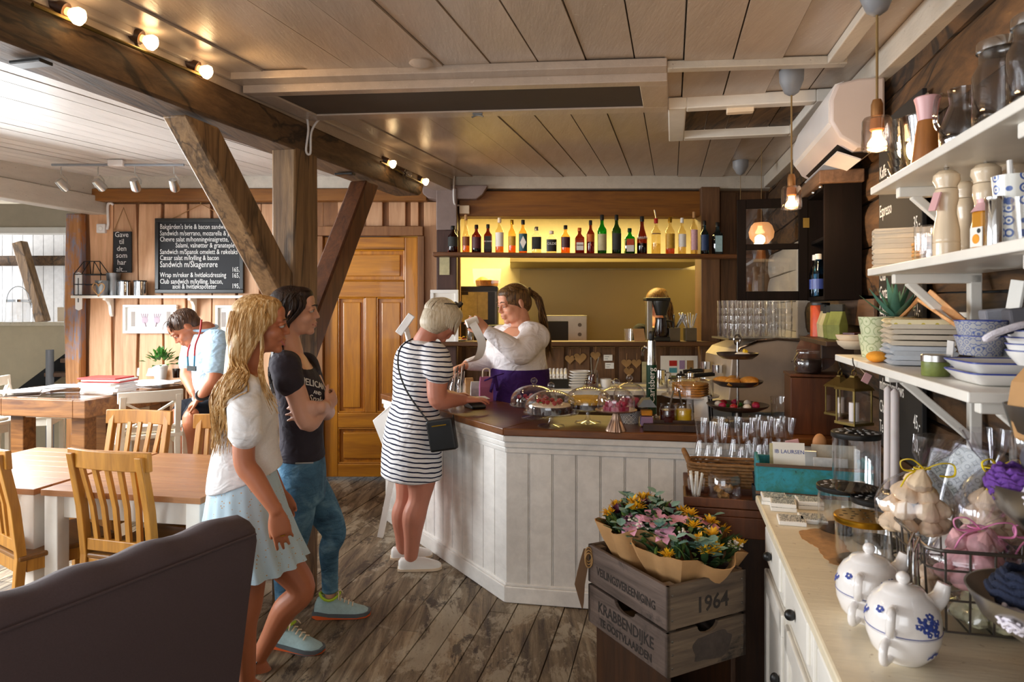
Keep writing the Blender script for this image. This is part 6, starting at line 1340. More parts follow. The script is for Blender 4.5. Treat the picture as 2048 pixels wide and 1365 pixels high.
# ---- wooden box with jar at the wall end of the bar
q = at(1626, 880, 3.55); q.z = BZ; t = T('wooden_crate', 'tall brown wooden box at the wall end of the bar under the dark jar', 'box', q, TH); part(t, 'body', 'box_brown', XB_((0, 0, .145), (.25, .20, .29)), 0, .004); part(t, 'lid', 'box_brown', XB_((0, 0, .30), (.26, .21, .014)), 0, .003)
t = T('storage_jar', 'clip-top glass jar of dark beans on the tall brown box', 'jar', q+V((-.035, -.02, .308))); part(t, 'jar', 'glass_clear', LA_(goblet([(0, 0), (.06, 0), (.07, .02), (.07, .08), (.058, .095), (.058, .11)]), 26, cap=False)); part(t, 'beans', 'choc', LA_([(0, .005), (.062, .006), (.066, .07), (0, .075)], 26)); part(t, 'lid', 'glass_clear', EL_((0, 0, .112), (.06, .06, .014))); part(t, 'clip', 'chrome', TU_(catmull([(-.06, -.02, .10), (-.085, -.03, .07), (-.10, -.035, .06)], 4), .003, 6))
mb = MB(); mb.lathe([(0, -.01), (.10, -.01), (.10, .01), (0, .01)], 36, M=rotm(rad(80), 0, 0)); one('chopping_board', 'round wooden board leaning behind the storage jar', 'board', mb, 'box_brown', q+V((.05, .07, .41)), rad(-20))
# ---- espresso machine with stacked tumblers on top
SC = .90
q = R(U_W-.30, 4.76, SC); t = T('espresso_machine', 'large brushed steel espresso machine with curved side panel below the open cabinet', 'coffee machine', q, 0); 
sil = [(-.30, .06), (-.275, .38), (-.23, .435), (-.12, .475), (.0, .49), (.14, .48), (.22, .44), (.27, .33), (.30, .16), (.30, .05), (.10, .04), (-.1, .04)]
part(t, 'side_panel', 'machine_steel', LO_([[(x, y, z) for x, z in sil] for y in (-.30, -.27)]), 0, .006); part(t, 'housing', 'machine_steel', LO_([[(x*.97, y, z*.97) for x, z in sil] for y in (-.27, .30)]), 30); part(t, 'trim_band', 'chrome', TU_([(x, -.305, z) for x, z in sil[1:9]], .010, 8))
for x in (-.22, .22):
    for y in (-.22, .22): part(t, 'foot', 'black', LA_([(0, 0), (.03, 0), (.03, .05), (0, .05)], 14, (x, y, 0)))
for y in (-.15, .12): g = part(t, 'group_head', 'chrome', LA_([(0, 0), (.035, 0), (.035, .05), (0, .05)], 18, (-.32, y, .27))); part(g, 'portafilter', 'black', TU_([(-.34, y, .26), (-.47, y, .25)], .014, 10))
part(t, 'drip_tray', 'steel', XB_((-.36, 0, .07), (.16, .5, .05)), 0, .005)
def tumbler_mesh(b, r=.037, h=.085): b.lathe(goblet([(0, 0), (r*.82, 0), (r*.86, .006), (r, h)], .0025), 18, cap=False)
first = None
for iy, yy in enumerate((-.2, -.1, 0)):
    for ix in range(5):
        for k in range(4):
            p_ = q+V((-.24+.085*ix, yy, .495+.05*k))
            if first is None:
                mb = MB(); tumbler_mesh(mb); first = one('tumbler', 'ribbed clear tumbler in the stacks on top of the espresso machine', 'tumbler', mb, 'glass_clear', p_, 0, 'tumblers on the espresso machine')
            else: copy_tree(first, loc=p_, rz=ix*.7)
part(t, 'cup_rail', 'steel', XB_((-.07, -.1, .488), (.44, .36, .012)), 0)
# plates on the side counter
pm = MB(); pm.lathe([(0, 0), (.05, 0), (.085, .008), (.085, .012), (.05, .005), (0, .005)], 28); pl = None
for px, py, n in ((1577, 822, 13), (1533, 826, 7)):
    Y = (CZ-.9)*F/(py-HY); p_ = V(((px-1024)/F*Y, Y, .90))
    for k in range(n):
        lb, gr = ('white plate in the taller stack beside the espresso machine', 'tall plate stack') if n > 10 else ('white plate in the lower stack behind the tiered stand', 'low plate stack')
        if pl is None: pl = one('plate', lb, 'plate', pm, 'white_gloss', p_, 0, gr)
        else: copy_tree(pl, lb, p_+Z*.0135*k, 0, gr)
mb = MB(); mb.lathe(goblet([(0, 0), (.05, 0), (.045, .02), (.05, .15), (.052, .16)]), 24, cap=False); one('glass_jug', 'tall glass jug with chrome lid beside the plate stacks', 'jug', mb, 'glass_clear', at(1560, 833, 3.72)*1+V((0, 0, BZ-at(1560, 833, 3.72).z)))
# ---- wicker basket full of carafes on the side table
TZ2 = .8005
def st(px, py, z=TZ2): Y = (CZ-z)*F/(py-HY); return V(((px-1024)/F*Y, Y, z))
wb_ = T('wicker_basket', 'oblong wicker basket in front of the glass carafes', 'basket', R(.255, 3.02, TZ2), TH)
W2, D2, H2 = .34, .13, .12
def _weave(b):
    n = 60
    for k in range(10):
        z = .008+H2*k/9; pts = []
        for j in range(n):
            a = 2*pi*j/n; x = W2/2*math.copysign(abs(cos(a))**.45, cos(a)); y = D2/2*math.copysign(abs(sin(a))**.45, sin(a)); w_ = 1+.03*(1 if (j+k) % 2 else -1); pts.append((x*(1+.1*k/9)*w_, y*(1+.1*k/9)*w_, z))
        b.tube(pts, .0065, 6, closed=True)
part(wb_, 'weave', 'wicker', _weave); part(wb_, 'base', 'wicker', XB_((0, 0, .006), (W2*.9, D2*.9, .01)), 0)
for s_ in (-1, 1): part(wb_, 'handle', 'wicker', TU_(catmull([(s_*W2*.53, -.04, .115), (s_*W2*.60, -.02, .165), (s_*W2*.60, .02, .165), (s_*W2*.53, .04, .115)], 5), .010, 8))
cf = None
for k, (px, py) in enumerate(((1402, 955), (1420, 968), (1443, 972), (1436, 952), (1470, 952), (1486, 972), (1500, 955), (1522, 966), (1548, 958), (1560, 950), (1512, 946), (1535, 950), (1577, 955))):
    p_ = st(px, py); p_.y += .16; p_.x = (px-1024)/F*p_.y
    if cf is None:
        cf = T('carafe', 'clear flared glass carafe behind the wicker basket', 'carafe', p_, 0, 'carafes on the side table'); part(cf, 'glass', 'glass_clear', LA_(goblet([(0, 0), (.042, 0), (.048, .012), (.047, .03), (.022, .135), (.020, .15), (.026, .19), (.036, .245)], .003), 24, cap=False)); part(cf, 'thick_base', 'glass_dim', LA_([(0, .004), (.04, .004), (.043, .014), (0, .018)], 24))
    else: copy_tree(cf, loc=p_, rz=k*.4)
t = T('tea_tray', 'brown wooden tray at the front of the side table with sugar jar and stirrers', 'tray', R(.225, 2.86, TZ2), TH); part(t, 'tray', 'box_brown', XB_((0, 0, .008), (.34, .17, .012)), 0, .003)
for sy in (-1, 1): part(t, 'rim', 'box_brown', XB_((0, sy*.085, .02), (.36, .012, .036)), 0, .003)
for sx in (-1, 1): part(t, 'rim', 'box_brown', XB_((sx*.175, 0, .02), (.012, .17, .036)), 0, .003)
def tray_pt(x, y): return R(.225+x, 2.86+y, TZ2+.0145)
t = T('sugar_jar', 'glass jar half full of brown sugar lumps on the wooden tray', 'jar', tray_pt(-.02, .01)); part(t, 'jar', 'glass_clear', LA_(goblet([(0, 0), (.06, 0), (.065, .01), (.065, .09), (.058, .10)]), 24, cap=False))
g = random.Random(4)
for k in range(16): part(t, 'sugar_lump', 'linen_tan', XB_((g.uniform(-.035, .035), g.uniform(-.035, .035), .014+.022*(k % 2)), (.018, .018, .018), (g.random(), g.random(), g.random())), 0, .002)
t = T('stirrer_cup', 'clear cup of white paper sticks at the left end of the wooden tray', 'cup', tray_pt(-.13, 0)); part(t, 'cup', 'glass_clear', LA_(goblet([(0, 0), (.028, 0), (.036, .075)]), 20, cap=False))
for k in range(10): part(t, 'paper_stick', 'paper', TU_([(.012*cos(k), .012*sin(k), .006), (.026*cos(k*1.1), .026*sin(k*1.1), .095+.004*(k % 3))], .004, 6))
t = T('stirrer_cup', 'dark bundle of brown stirrers at the right end of the wooden tray', 'cup', tray_pt(.115, .0)); part(t, 'cup', 'charcoal', LA_([(0, 0), (.028, 0), (.033, .065), (.03, .065), (.026, .005), (0, .005)], 20))
for k in range(9): part(t, 'stirrer', 'choc', TU_([(.012*cos(k), .012*sin(k), .006), (.028*cos(k*1.1), .028*sin(k*1.1), .105+.005*(k % 3))], .004, 6))
# ---- liquor bottles
BOT = [  # px, top row, radius, glass, liquid, cap, label colour, label band, shape, words, description
 (906, 452, .046, 'glass_brown', 'amber', 'black', 'charcoal', (.22, .62), 'round', '', 'squat dark rum bottle with black and red label at the left shelf end'),
 (932, 430, .033, 'glass_pale', 'amber', 'kraft', 'label_brown', (.18, .42), 'cone', '', 'tall tapered cognac bottle with brown label, second from the left'),
 (953, 450, .042, 'glass_brown', 'cola', 'cola', 'label_plum', (.15, .55), 'round', '', 'dark bottle with plum label beside the tapered cognac bottle'),
 (976, 449, .037, 'glass_brown', 'cola', 'black', 'charcoal', (.12, .62), 'square', "JACK DANIEL'S", 'square whiskey bottle with black label and white lettering'),
 (999, 436, .038, 'glass_pale', 'amber', 'cream', 'paper', (.18, .62), 'round', '', 'pale bottle with white label and cream cap'),
 (1024, 440, .034, 'glass_amber', 'amber', 'brass', 'label_gold', (.22, .50), 'round', '', 'slender amber bottle with gold label and brass cap'),
 (1046, 440, .038, 'glass_amber', 'amber', 'black', 'label_teal', (.05, .60), 'round', '1808', 'amber bottle with teal label and white lozenge'),
 (1073, 454, .044, 'glass_clear', 'pale', 'steel', 'charcoal', (.15, .62), 'flask', '', 'clear flask bottle with dark label and steel cap'),
 (1103, 462, .047, 'glass_clear', 'pale', 'cream', 'black', (.08, .62), 'flask', 'GILDE', 'broad low flask bottle with a plain black label'),
 (1131, 451, .041, 'glass_amber', 'amber', 'black', 'label_plum', (.2, .58), 'round', '', 'amber bottle with wide dark red label and black cap'),
 (1159, 456, .042, 'glass_brown', 'orange', 'label_orange', 'paper', (.12, .42), 'square', 'COINTREAU', 'square orange-brown liqueur bottle with orange cap'),
 (1181, 441, .035, 'glass_brown', 'orange', 'black', 'label_orange', (.35, .62), 'round', '', 'red-brown bottle with orange label, left of the bright green one'),
 (1204, 430, .041, 'glass_green', 'green', 'black', 'tea_cream', (.08, .50), 'round', '', 'bright green tall bottle with cream label'),
 (1233, 430, .041, 'glass_dkgreen', 'green', 'black', 'charcoal', (.1, .52), 'round', '', 'dark green tall bottle with black label'),
 (1259, 457, .045, 'glass_green', 'dkgreen', 'tap_green', 'label_stag', (.08, .62), 'square', '', 'square green herbal liqueur bottle with red and white label'),
 (1284, 433, .045, 'glass_brown', 'cola', 'black', 'label_brown', (.38, .55), 'cone', 'BAILEYS', 'dark brown cream liqueur bottle with sloping shoulders'),
 (1312, 437, .041, 'glass_pale', 'pale', 'red', 'label_plum', (.55, .62), 'round', '', 'clear bottle with a metal pourer and narrow label'),
 (1340, 435, .041, 'glass_pale', 'orange', 'brass', 'label_gold', (.15, .55), 'round', '', 'pale gold rum bottle with picture label'),
 (1364, 436, .035, 'glass_pale', 'pale', 'white', 'paper', (.2, .55), 'round', '', 'slim clear bottle with white label and red mark'),
 (1388, 424, .031, 'glass_pale', 'pale', 'kraft', 'label_rose', (.1, .6), 'round', '', 'tallest thin clear bottle with rose label and cork'),
 (1409, 442, .036, 'glass_blue', 'navy', 'black', 'label_navy', (.12, .6), 'round', '', 'dark blue bottle before the brown post'),
 (1435, 445, .042, 'glass_blue', 'ltblue', 'black', 'label_ice', (.08, .66), 'square', '', 'square pale blue gin bottle at the right shelf end')]
for i, (px, top, r_, gm, lq, cp, lm, band, shp, words_, desc) in enumerate(BOT):
    Y = 6.015; base = 2.072-.02*(px-860)/600; h = zat(top, Y)-base; p_ = V(((px-1024)/F*Y, Y, base)); sq = shp == 'square'; fl = shp == 'flask'
    t = T('liquor_bottle', desc, 'bottle', p_, rad(0), 'liquor bottles on the plank shelf'); hs = {'cone': .45, 'flask': .66}.get(shp, .62)*h; n = 4 if sq else 28
    body = [(0, 0), (r_*.94, 0), (r_, .006), (r_, hs*.92)]+([(r_*.8, hs*1.15), (r_*.5, hs*1.45)] if shp == 'cone' else [(r_*.93, hs*1.02), (r_*.6, hs*1.12)])+[(r_*.36, hs*1.24 if shp != 'cone' else hs*1.7), (r_*.33, h*.93)]
    def shape(b, pr, k=1):
        if sq: b.loft([[(k*q*sx, k*q*sy, z) for sx, sy in ((-.95, -.75), (-.75, -.95), (.75, -.95), (.95, -.75), (.95, .75), (.75, .95), (-.75, .95), (-.95, .75))] for q, z in [(max(q, .0005), z) for q, z in pr]], cap=False)
        else: b.lathe(pr, n, sy=.55 if fl else 1, cap=False)
    part(t, 'glass', gm, lambda b: shape(b, body)); ll = hs*(.35+.55*((i*37) % 10)/10)
    part(t, 'liquid', 'liq_'+lq, lambda b: shape(b, [(0, .005), (r_*.92, .005), (r_*.92, ll), (0, ll)]))
    part(t, 'cap', cp, LA_([(0, h*.86), (r_*.42, h*.86), (r_*.42, h*.985), (r_*.36, h), (0, h)], 18))
    z0, z1 = band[0]*h, band[1]*h; z1 = min(z1, hs*.93); half = .95 if not sq else 0
    if sq: lo = part(t, 'label_front', lm, XB_((0, -r_*.952, (z0+z1)/2), (r_*1.45, .0015, z1-z0)), 0)
    else: lo = part(t, 'label_front', lm, LO_([[((r_+e)*sin(a), -(r_+e)*cos(a)*(.55 if fl else 1), z) for e, z in ((.0006, z0), (.0016, z0), (.0016, z1), (.0006, z1))] for a in [-1.15+2.3*k/12 for k in range(13)]]))
    if lm == 'label_teal': part(lo, 'lozenge', 'paper', LO_([[(x, y, z) for x, z in ((0, z0+.02), (r_*.7, (z0+z1)/2), (0, z1-.02), (-r_*.7, (z0+z1)/2))] for y in (-r_-.004, -r_*.7)]), 0)
    if lm == 'label_stag': part(lo, 'lower_label', 'paper', XB_((0, -r_*.955, z0+.25*(z1-z0)), (r_*1.4, .002, .5*(z1-z0))), 0)
    if words_: text(words_, (.026 if len(words_) > 5 else .03)*(1 if len(words_) < 8 else .62), MX.Translation((0, -(r_*.956 if sq else r_*(.55 if fl else 1))-.003, z0+.55*(z1-z0))) @ STAND, 'chalk' if lm not in ('paper', 'label_teal') else 'label_plum', lo, 'lettering', 'CENTER', .0006)
    if px == 1312: part(t, 'pourer', 'chrome', TU_([(0, 0, h*.99), (-.004, 0, h+.03), (-.014, 0, h+.075)], .006, 8))
# ---- along the kitchen ledge
LZ = 1.2855
def ld(px, Y=6.13): return V(((px-1024)/F*Y, Y, LZ))
mb = MB(); mb.lathe(goblet([(0, 0), (.034, 0), (.036, .01), (.036, .12), (.014, .19), (.014, .23)]), 22, cap=False); one('glass_bottle', 'clear glass bottle standing on the ledge left of the barista', 'bottle', mb, 'glass_clear', ld(940))
mb = MB(); mb.box((0, 0, .015), (.13, .12, .03)); one('napkin_pile', 'pink pile of napkins on the ledge behind the grey-blonde head', 'napkins', mb, 'petal_pink', ld(890), .2, None, 0, .005)
t = T('garnish_plate', 'small plate of yellow and red garnish on the ledge by the glass bottle', 'plate', ld(918)); part(t, 'plate', 'white_gloss', LA_([(0, 0), (.04, 0), (.075, .01), (.075, .014), (0, .006)], 26)); g = random.Random(2)
for k in range(6): part(t, 'slice', 'mango' if k % 3 else 'red', XB_((g.uniform(-.04, .04), g.uniform(-.03, .03), .018+.004*k), (.05, .02, .008), (0, 0, g.uniform(0, 3))), 0, .002)
mb = MB(); mb.lathe(goblet([(0, 0), (.034, 0), (.04, .11)]), 22, cap=False); one('water_glass', 'clear water glass on the ledge left of the black coffee brewer', 'glass', mb, 'glass_clear', ld(1257))
mb = MB(); mb.loft([[(x, y, z) for y, z in ((-.05, 0), (.03, .11), (.034, .11), (-.046, 0))] for x in (-.05, .05)]); one('name_card', 'small beige folded card on the ledge beside the water glass', 'card', mb, 'kraft', ld(1278), 0, None, 0)
t = T('coffee_brewer', 'black filter coffee brewer with glass pot on the kitchen ledge', 'coffee maker', ld(1318, 6.12)); part(t, 'base', 'black', XB_((0, 0, .02), (.17, .16, .04)), 0, .008); part(t, 'tower', 'steel', XB_((-.085, .03, .19), (.05, .09, .36)), 0, .008); part(t, 'filter_cone', 'black', LA_([(0, .23), (.045, .23), (.075, .33), (.078, .36), (0, .36)], 24, (.02, 0, 0))); part(t, 'top_cover', 'black', XB_((-.02, 0, .375), (.22, .14, .03)), 0, .008); part(t, 'pot', 'cola', LA_([(0, .04), (.055, .04), (.066, .09), (.05, .18), (.052, .21), (0, .21)], 24, (.02, 0, 0))); part(t, 'pot_handle', 'black', TU_(catmull([(.07, 0, .18), (.12, 0, .17), (.125, 0, .09), (.08, 0, .07)], 4), .009, 8))
for px, lb in ((1347, 'steel box of cutlery on the ledge beside the coffee brewer'), (1380, 'steel box of knives fanned upward at the right ledge end')):
    t = T('cutlery_box', lb, 'cutlery holder', ld(px)); part(t, 'box', 'steel_dark', XB_((0, 0, .06), (.10, .09, .12)), 0, .003); g = random.Random(px)
    for k in range(8): a = g.uniform(-.35, .35); part(t, 'knife', 'chrome' if px > 1360 else 'steel_dark', BA_((a*.08, g.uniform(-.03, .03), .10), (a*.32, g.uniform(-.03, .03), .235+.02*g.random()), .006, .014), 0, .002)
# ---- back counter: cups, dishes, jar, hearts, notes
KZ = .9005
def kc(px, Y=5.85): return V(((px-1024)/F*Y, Y, KZ))
t = T('napkin_basket', 'black basket of white rolled napkins on the back counter right of the apron', 'basket', kc(1110)); part(t, 'basket', 'black', XB_((0, 0, .04), (.22, .15, .08)), 0, .005)
for k in range(12): part(t, 'rolled_napkin', 'white', TU_([(-.08+.033*(k % 6), -.06+.02*(k//6), .08+.03*(k//6)), (-.07+.033*(k % 6), .05, .12+.03*(k//6))], .015, 10))
for k in range(6): mb = MB(); mb.loft([[(x*.5, y*.5, 0), (x, y, .028), (x, y, .034), (x*.5, y*.5, .006)] for x, y in [(.085*math.copysign(abs(cos(a))**.5, cos(a)), .075*math.copysign(abs(sin(a))**.5, sin(a))) for a in [2*pi*j/24 for j in range(24)]]], closed=True); mb.box((0, 0, .003), (.09, .08, .006)); one('square_dish', 'white square dish in the leaning stack behind the cake stands', 'dish', mb, 'white_gloss', kc(1150)+V((.008*k, 0, .022*k)), .1, 'stacked square dishes')
t = T('jam_pot', 'dark red preserve jar with spoons on the back counter', 'jar', kc(1184)); part(t, 'jar', 'glass_clear', LA_(goblet([(0, 0), (.055, 0), (.058, .01), (.058, .12), (.05, .135), (.05, .15)]), 24, cap=False)); part(t, 'jam', 'jam', LA_([(0, .005), (.053, .005), (.053, .12), (0, .12)], 24))
for x in (.06, -.01): part(t, 'spoon', 'steel', TU_([(0, 0, .06), (x, .0, .26)], .005, 6))
t = T('coffee_cup', 'plain white coffee cup on the back counter beside the preserve jar', 'cup', kc(1211)); part(t, 'cup', 'white_gloss', LA_([(0, 0), (.03, 0), (.046, .03), (.05, .075), (.047, .075), (.04, .01), (0, .008)], 24)); part(t, 'ear', 'white_gloss', TU_(catmull([(.048, 0, .06), (.075, 0, .055), (.07, 0, .025), (.042, 0, .02)], 4), .006, 8))
for px, lb, h_ in ((1322, 'steel milk jug behind the beer tap', .15), (1362, 'short steel pot with black lid on the back counter', .10), (1398, 'steel milk jug nearest the coffee machine', .12), (1382, 'dark lidded steel pot on the back counter', .13)):
    t = T('milk_jug', lb, 'jug', kc(px)); part(t, 'jug', 'chrome', LA_([(0, 0), (.05, 0), (.052, .01), (.045, h_*.7), (.042, h_), (.039, h_), (.044, .02), (0, .01)], 22)); part(t, 'ear', 'steel', TU_(catmull([(.045, 0, h_*.85), (.08, 0, h_*.8), (.075, 0, h_*.3), (.05, 0, h_*.25)], 4), .006, 8))
    if 'lid' in lb: part(t, 'lid', 'black', lambda b: (b.lathe([(0, h_), (.044, h_), (.03, h_+.02), (0, h_+.022)], 20), b.ell((0, 0, h_+.03), (.012, .012, .012))))
YP = Y_B-.035
for k, (px, py) in enumerate(((1140, 719), (1160, 717), (1191, 712), (1253, 727), (1273, 727), (1258, 744))):
    t = T('wooden_heart', ['carved wooden heart on the panel right of the barista', 'bigger wooden heart beside the carved one on the panel', 'wooden heart with string left of the price cards', 'left of the two wooden hearts right of the price cards', 'right of the two wooden hearts right of the price cards', 'lowest wooden heart hanging under the right-hand pair'][k], 'ornament', at(px, py, YP)); s_ = .0032*(1.15 if k == 1 else .9)
    part(t, 'heart', 'linen_tan', LO_([[(s_*16*sin(a)**3, y, s_*(13*cos(a)-5*cos(2*a)-2*cos(3*a)-cos(4*a))) for a in [2*pi*j/28 for j in range(28)]] for y in (0, .012)]), 0, .002); part(t, 'string', 'kraft', TU_([(0, .006, s_*5), (.004, .006, .09)], .002, 5))
for px, py, lb in ((1216, 716, 'upper white price card on the panel behind the domes'), (1219, 732, 'lower white price card on the panel behind the domes')):
    t = T('price_card', lb, 'card', at(px, py, YP)); part(t, 'card', 'paper', XB_((0, 0, 0), (.08, .004, .055)), 0)
    part(t, 'print_line', 'lamp_grey', XB_((-.01, -.0025, .01), (.04, .001, .005)), 0); part(t, 'print_line', 'lamp_grey', XB_((-.015, -.0025, -.01), (.03, .001, .005)), 0)
t = T('poster', 'white poster with red and blue squares leaning behind the beer tap', 'poster', at(1358, 740, YP)); a, b_ = at(1320, 768, YP)-t.location, at(1394, 712, YP)-t.location; part(t, 'sheet', 'paper', XB_((0, 0, 0), (b_.x-a.x, .006, b_.z-a.z)), 0)
for px, py, w, h, m_ in ((1346, 727, .07, .05, 'red'), (1346, 741, .07, .045, 'tap_blue'), (1346, 757, .07, .05, 'tea_green'), (1364, 730, .05, .08, 'lilac'), (1380, 730, .06, .08, 'linen_tan')): q_ = at(px, py, YP)-t.location; part(t, 'printed_square', m_, XB_((q_.x, -.004, q_.z), (w, .003, h)), 0)
mb = MB(); q_ = at(1290, 748, YP); mb.box((0, 0, 0), (.055, .006, .22)); one('price_list', 'narrow yellow handwritten list on the panel behind the beer tap', 'list', mb, 'tea_cream', q_, 0, None, 0)
# ---- kitchen
t = T('oven', 'dark kitchen oven cabinet covered with pinned papers behind the pass-through', 'oven', (-.46, 7.42, 0)); w = .42; zt_ = zat(572, 7.0); part(t, 'body', 'steel_dark', XB_((.1, 0, zt_/2), (w, .6, zt_)), 0, .01); part(t, 'glass_door', 'black', XB_((.1, -.305, zt_-.36), (w-.06, .012, .6)), 0); part(t, 'control_panel', 'black', XB_((.1, -.305, zt_-.03), (w, .02, .05)), 0)
for px, py, px2, py2 in ((922, 645, 953, 590), (935, 640, 975, 584)): a, b_ = at(px, py, 6.98), at(px2, py2, 6.98); part(t, 'pinned_sheet', 'tea_cream', XB_(((a.x+b_.x)/2-t.location.x, -.325+.004*(px > 930), (a.z+b_.z)/2), (b_.x-a.x, .003, b_.z-a.z)), 0)
t2 = T('plastic_box', 'clear plastic box of browned onions on top of the dark oven', 'box', (-.26, 7.2, zt_+.001)); part(t2, 'box', 'glass_clear', LO_([[(x*q, y*q, z) for x, y in ((-.15, -.12), (.15, -.12), (.15, .12), (-.15, .12))] for q, z in ((.9, 0), (1, .18))], cap=False), 0); part(t2, 'onions', 'pastry', LA_([(0, .002), (.11, .002), (.12, .06), (.07, .10), (0, .11)], 20, wob=lambda a, z: 1+.06*sin(a*40)))
t = T('small_oven', 'little table oven with round dials beside the dark oven', 'oven', (at(1000, 660, 6.86).x, 6.86, 0)); zb = zat(690, 6.86); part(t, 'cart', 'steel_dark', XB_((0, 0, zb/2-.002), (.26, .4, zb-.004)), 0); part(t, 'body', 'black', XB_((0, 0, zb+.1), (.24, .38, .2)), 0, .006)
for z in (.05, .14): part(t, 'dial', 'steel', LA_([(0, 0), (.03, 0), (.03, .02), (0, .02)], 18, M=TM((0, -.19, zb+z), pi/2)))
t = T('microwave', 'steel microwave with dark door standing on the kitchen bench', 'microwave', (at(1128, 690, 7.4).x, 7.4, 0)); zb = zat(692, 7.2); part(t, 'bench', 'steel_dark', XB_((.0, .1, zb/2), (1.0, .6, zb-.002)), 0); part(t, 'body', 'steel', XB_((0, 0, zb+.16), (.46, .4, .32)), 0, .008); part(t, 'door', 'black', XB_((-.09, -.205, zb+.15), (.24, .015, .22)), 0, .03)
for x, z in ((.15, .22), (.15, .12)): part(t, 'dial', 'steel_dark', LA_([(0, 0), (.02, 0), (.02, .015), (0, .015)], 14, M=TM((x, -.2, zb+z), pi/2)))
a, b_ = at(1020, 525, 7.6), at(1420, 516, 7.6); t = T('extractor_hood', 'long steel extractor hood across the kitchen above the steel wall', 'hood', ((a.x+b_.x)/2, 8.2, a.z)); part(t, 'canopy', 'steel_panel', LO_([[(x, y, z) for y, z in ((-.6, 0), (.6, 0), (.6, .06), (-.6, .06))] for x in (-(b_.x-a.x)/2, (b_.x-a.x)/2)]), 0, .006)
# ================================================================ right wall: air conditioner, cabinet, shelves
def rw(px, py, off):
    p = rp(px, off); return V((p.x, p.y, zat(py, p.y)))
# ---- pendant lamps
def pendant(label, p, top, cup=True):
    t = T('pendant_lamp', label, 'pendant lamp', p, 0, 'glass pendant lamps')
    part(t, 'shade', 'glass_lamp', LA_([(.016, .045), (.036, .04), (.042, .03), (.044, -.055), (.040, -.058), (.040, .026), (.034, .036)], 30, cap=False)); part(t, 'socket', 'lamp_brass', LA_([(0, .095), (.012, .095), (.017, .08), (.017, .04), (0, .04)], 18)); part(t, 'socket_glow', 'painted_glow', LA_([(0, .038), (.018, .038), (.021, .005), (.017, .0), (0, .0)], 18))  # the socket's orange lamplight is painted in as plain colour
    part(t, 'bulb', 'bulb_hot', LA_([(0, .0), (.013, -.002), (.014, -.018), (.026, -.036), (.027, -.044), (0, -.05)], 20)); part(t, 'cord', 'cord', TU_([(0, 0, .09), (0, 0, top-p.z)], .004, 8))
    if cup: part(t, 'ceiling_cup', 'lamp_grey', LA_([(0, top-p.z), (.052, top-p.z), (.05, top-p.z-.05), (.03, top-p.z-.10), (.012, top-p.z-.112), (0, top-p.z-.112)], 28))
    l = bpy.data.lights.new('pendant_light', 'POINT'); l.energy = 8; l.color = (1, .66, .34); l.shadow_soft_size = .03; lo = bpy.data.objects.new('pendant_light', l); COL.objects.link(lo); lo.location = p+V((0, 0, -.085))
pendant('nearest glass pendant lamp hanging in front of the air conditioner', at(1754, 262, 2.08), zc(2.08))
pendant('smaller glass pendant lamp hanging before the dark cabinet', at(1583, 392, 3.0), zc(3.0))
t = T('globe_lamp', 'peach globe lamp seen through the open cabinet door', 'lamp', at(1523, 466, 4.8)); part(t, 'globe', 'globe', LA_([(0, -.085), (.045, -.075), (.08, -.035), (.086, .005), (.07, .05), (.05, .07), (0, .07)], 28)); top = zc(4.8)-t.location.z; part(t, 'wire', 'cord', TU_([(0, 0, .07), (0, 0, top)], .002, 6))
p = at(1481, 340, 5.35); t = T('ceiling_cup', 'small grey ceiling cup with bare thin wires near the back corner', 'lamp cup', V((p.x, p.y, zc(p.y)))); part(t, 'cup', 'lamp_grey', LA_([(0, 0), (.06, 0), (.058, -.05), (.03, -.10), (0, -.115)], 28)); part(t, 'wire', 'cord', TU_([(.0, 0, -.11), (.0, 0, -.62)], .002, 6))
p = at(842, 118, 2.86); mb = MB(); mb.lathe([(0, 0), (.045, 0), (.05, -.01), (.03, -.02), (0, -.02)], 24); one('ceiling_vent', 'round painted disc on the ceiling in front of the dark hatch', 'vent', mb, 'ceiling_paint', V((p.x, p.y, zc(p.y)-.006)))
p = at(1480, 205, 3.45); mb = MB(); mb.box((0, 0, -.012), (.13, .05, .03)); one('junction_box', 'small cream junction box on the frame of the second ceiling hatch', 'box', mb, 'cream', V((p.x, p.y, zc(p.y)-.055)), TH, None, 0, .005)
# ---- air conditioner
t = T('air_conditioner', 'white wall air conditioner high on the log wall near the ceiling', 'air conditioner', R(U_W-.022, 3.45, 2.235), RWZ); LA = .86
pr = [(0, .02), (-.02, .0), (-.10, .0), (-.17, .045), (-.205, .11), (-.205, .20), (-.18, .265), (-.10, .282), (0, .282)]
part(t, 'body', 'ac_side', LO_([[(x, y, z) for y, z in pr] for x in (-LA/2, LA/2)]), 30, .012)
part(t, 'front_panel', 'plastic_white', LO_([[(x, y, z) for y, z in ((-.168, .055), (-.209, .112), (-.209, .20), (-.184, .268), (-.150, .278), (-.176, .26), (-.20, .198), (-.20, .114), (-.160, .06))] for x in (-LA/2-.004, LA/2-.02)]), 30)
part(t, 'outlet', 'black', LO_([[(x, y, z) for y, z in ((-.03, -.002), (-.10, -.003), (-.158, .036), (-.150, .045), (-.09, .01), (-.03, .01))] for x in (-LA/2+.06, LA/2-.10)]), 0); part(t, 'flap', 'plastic_white', BA_((-LA/2+.05, -.115, -.014), (LA/2-.09, -.115, -.014), .10, .006, up=(0, .4, 1)), 0)
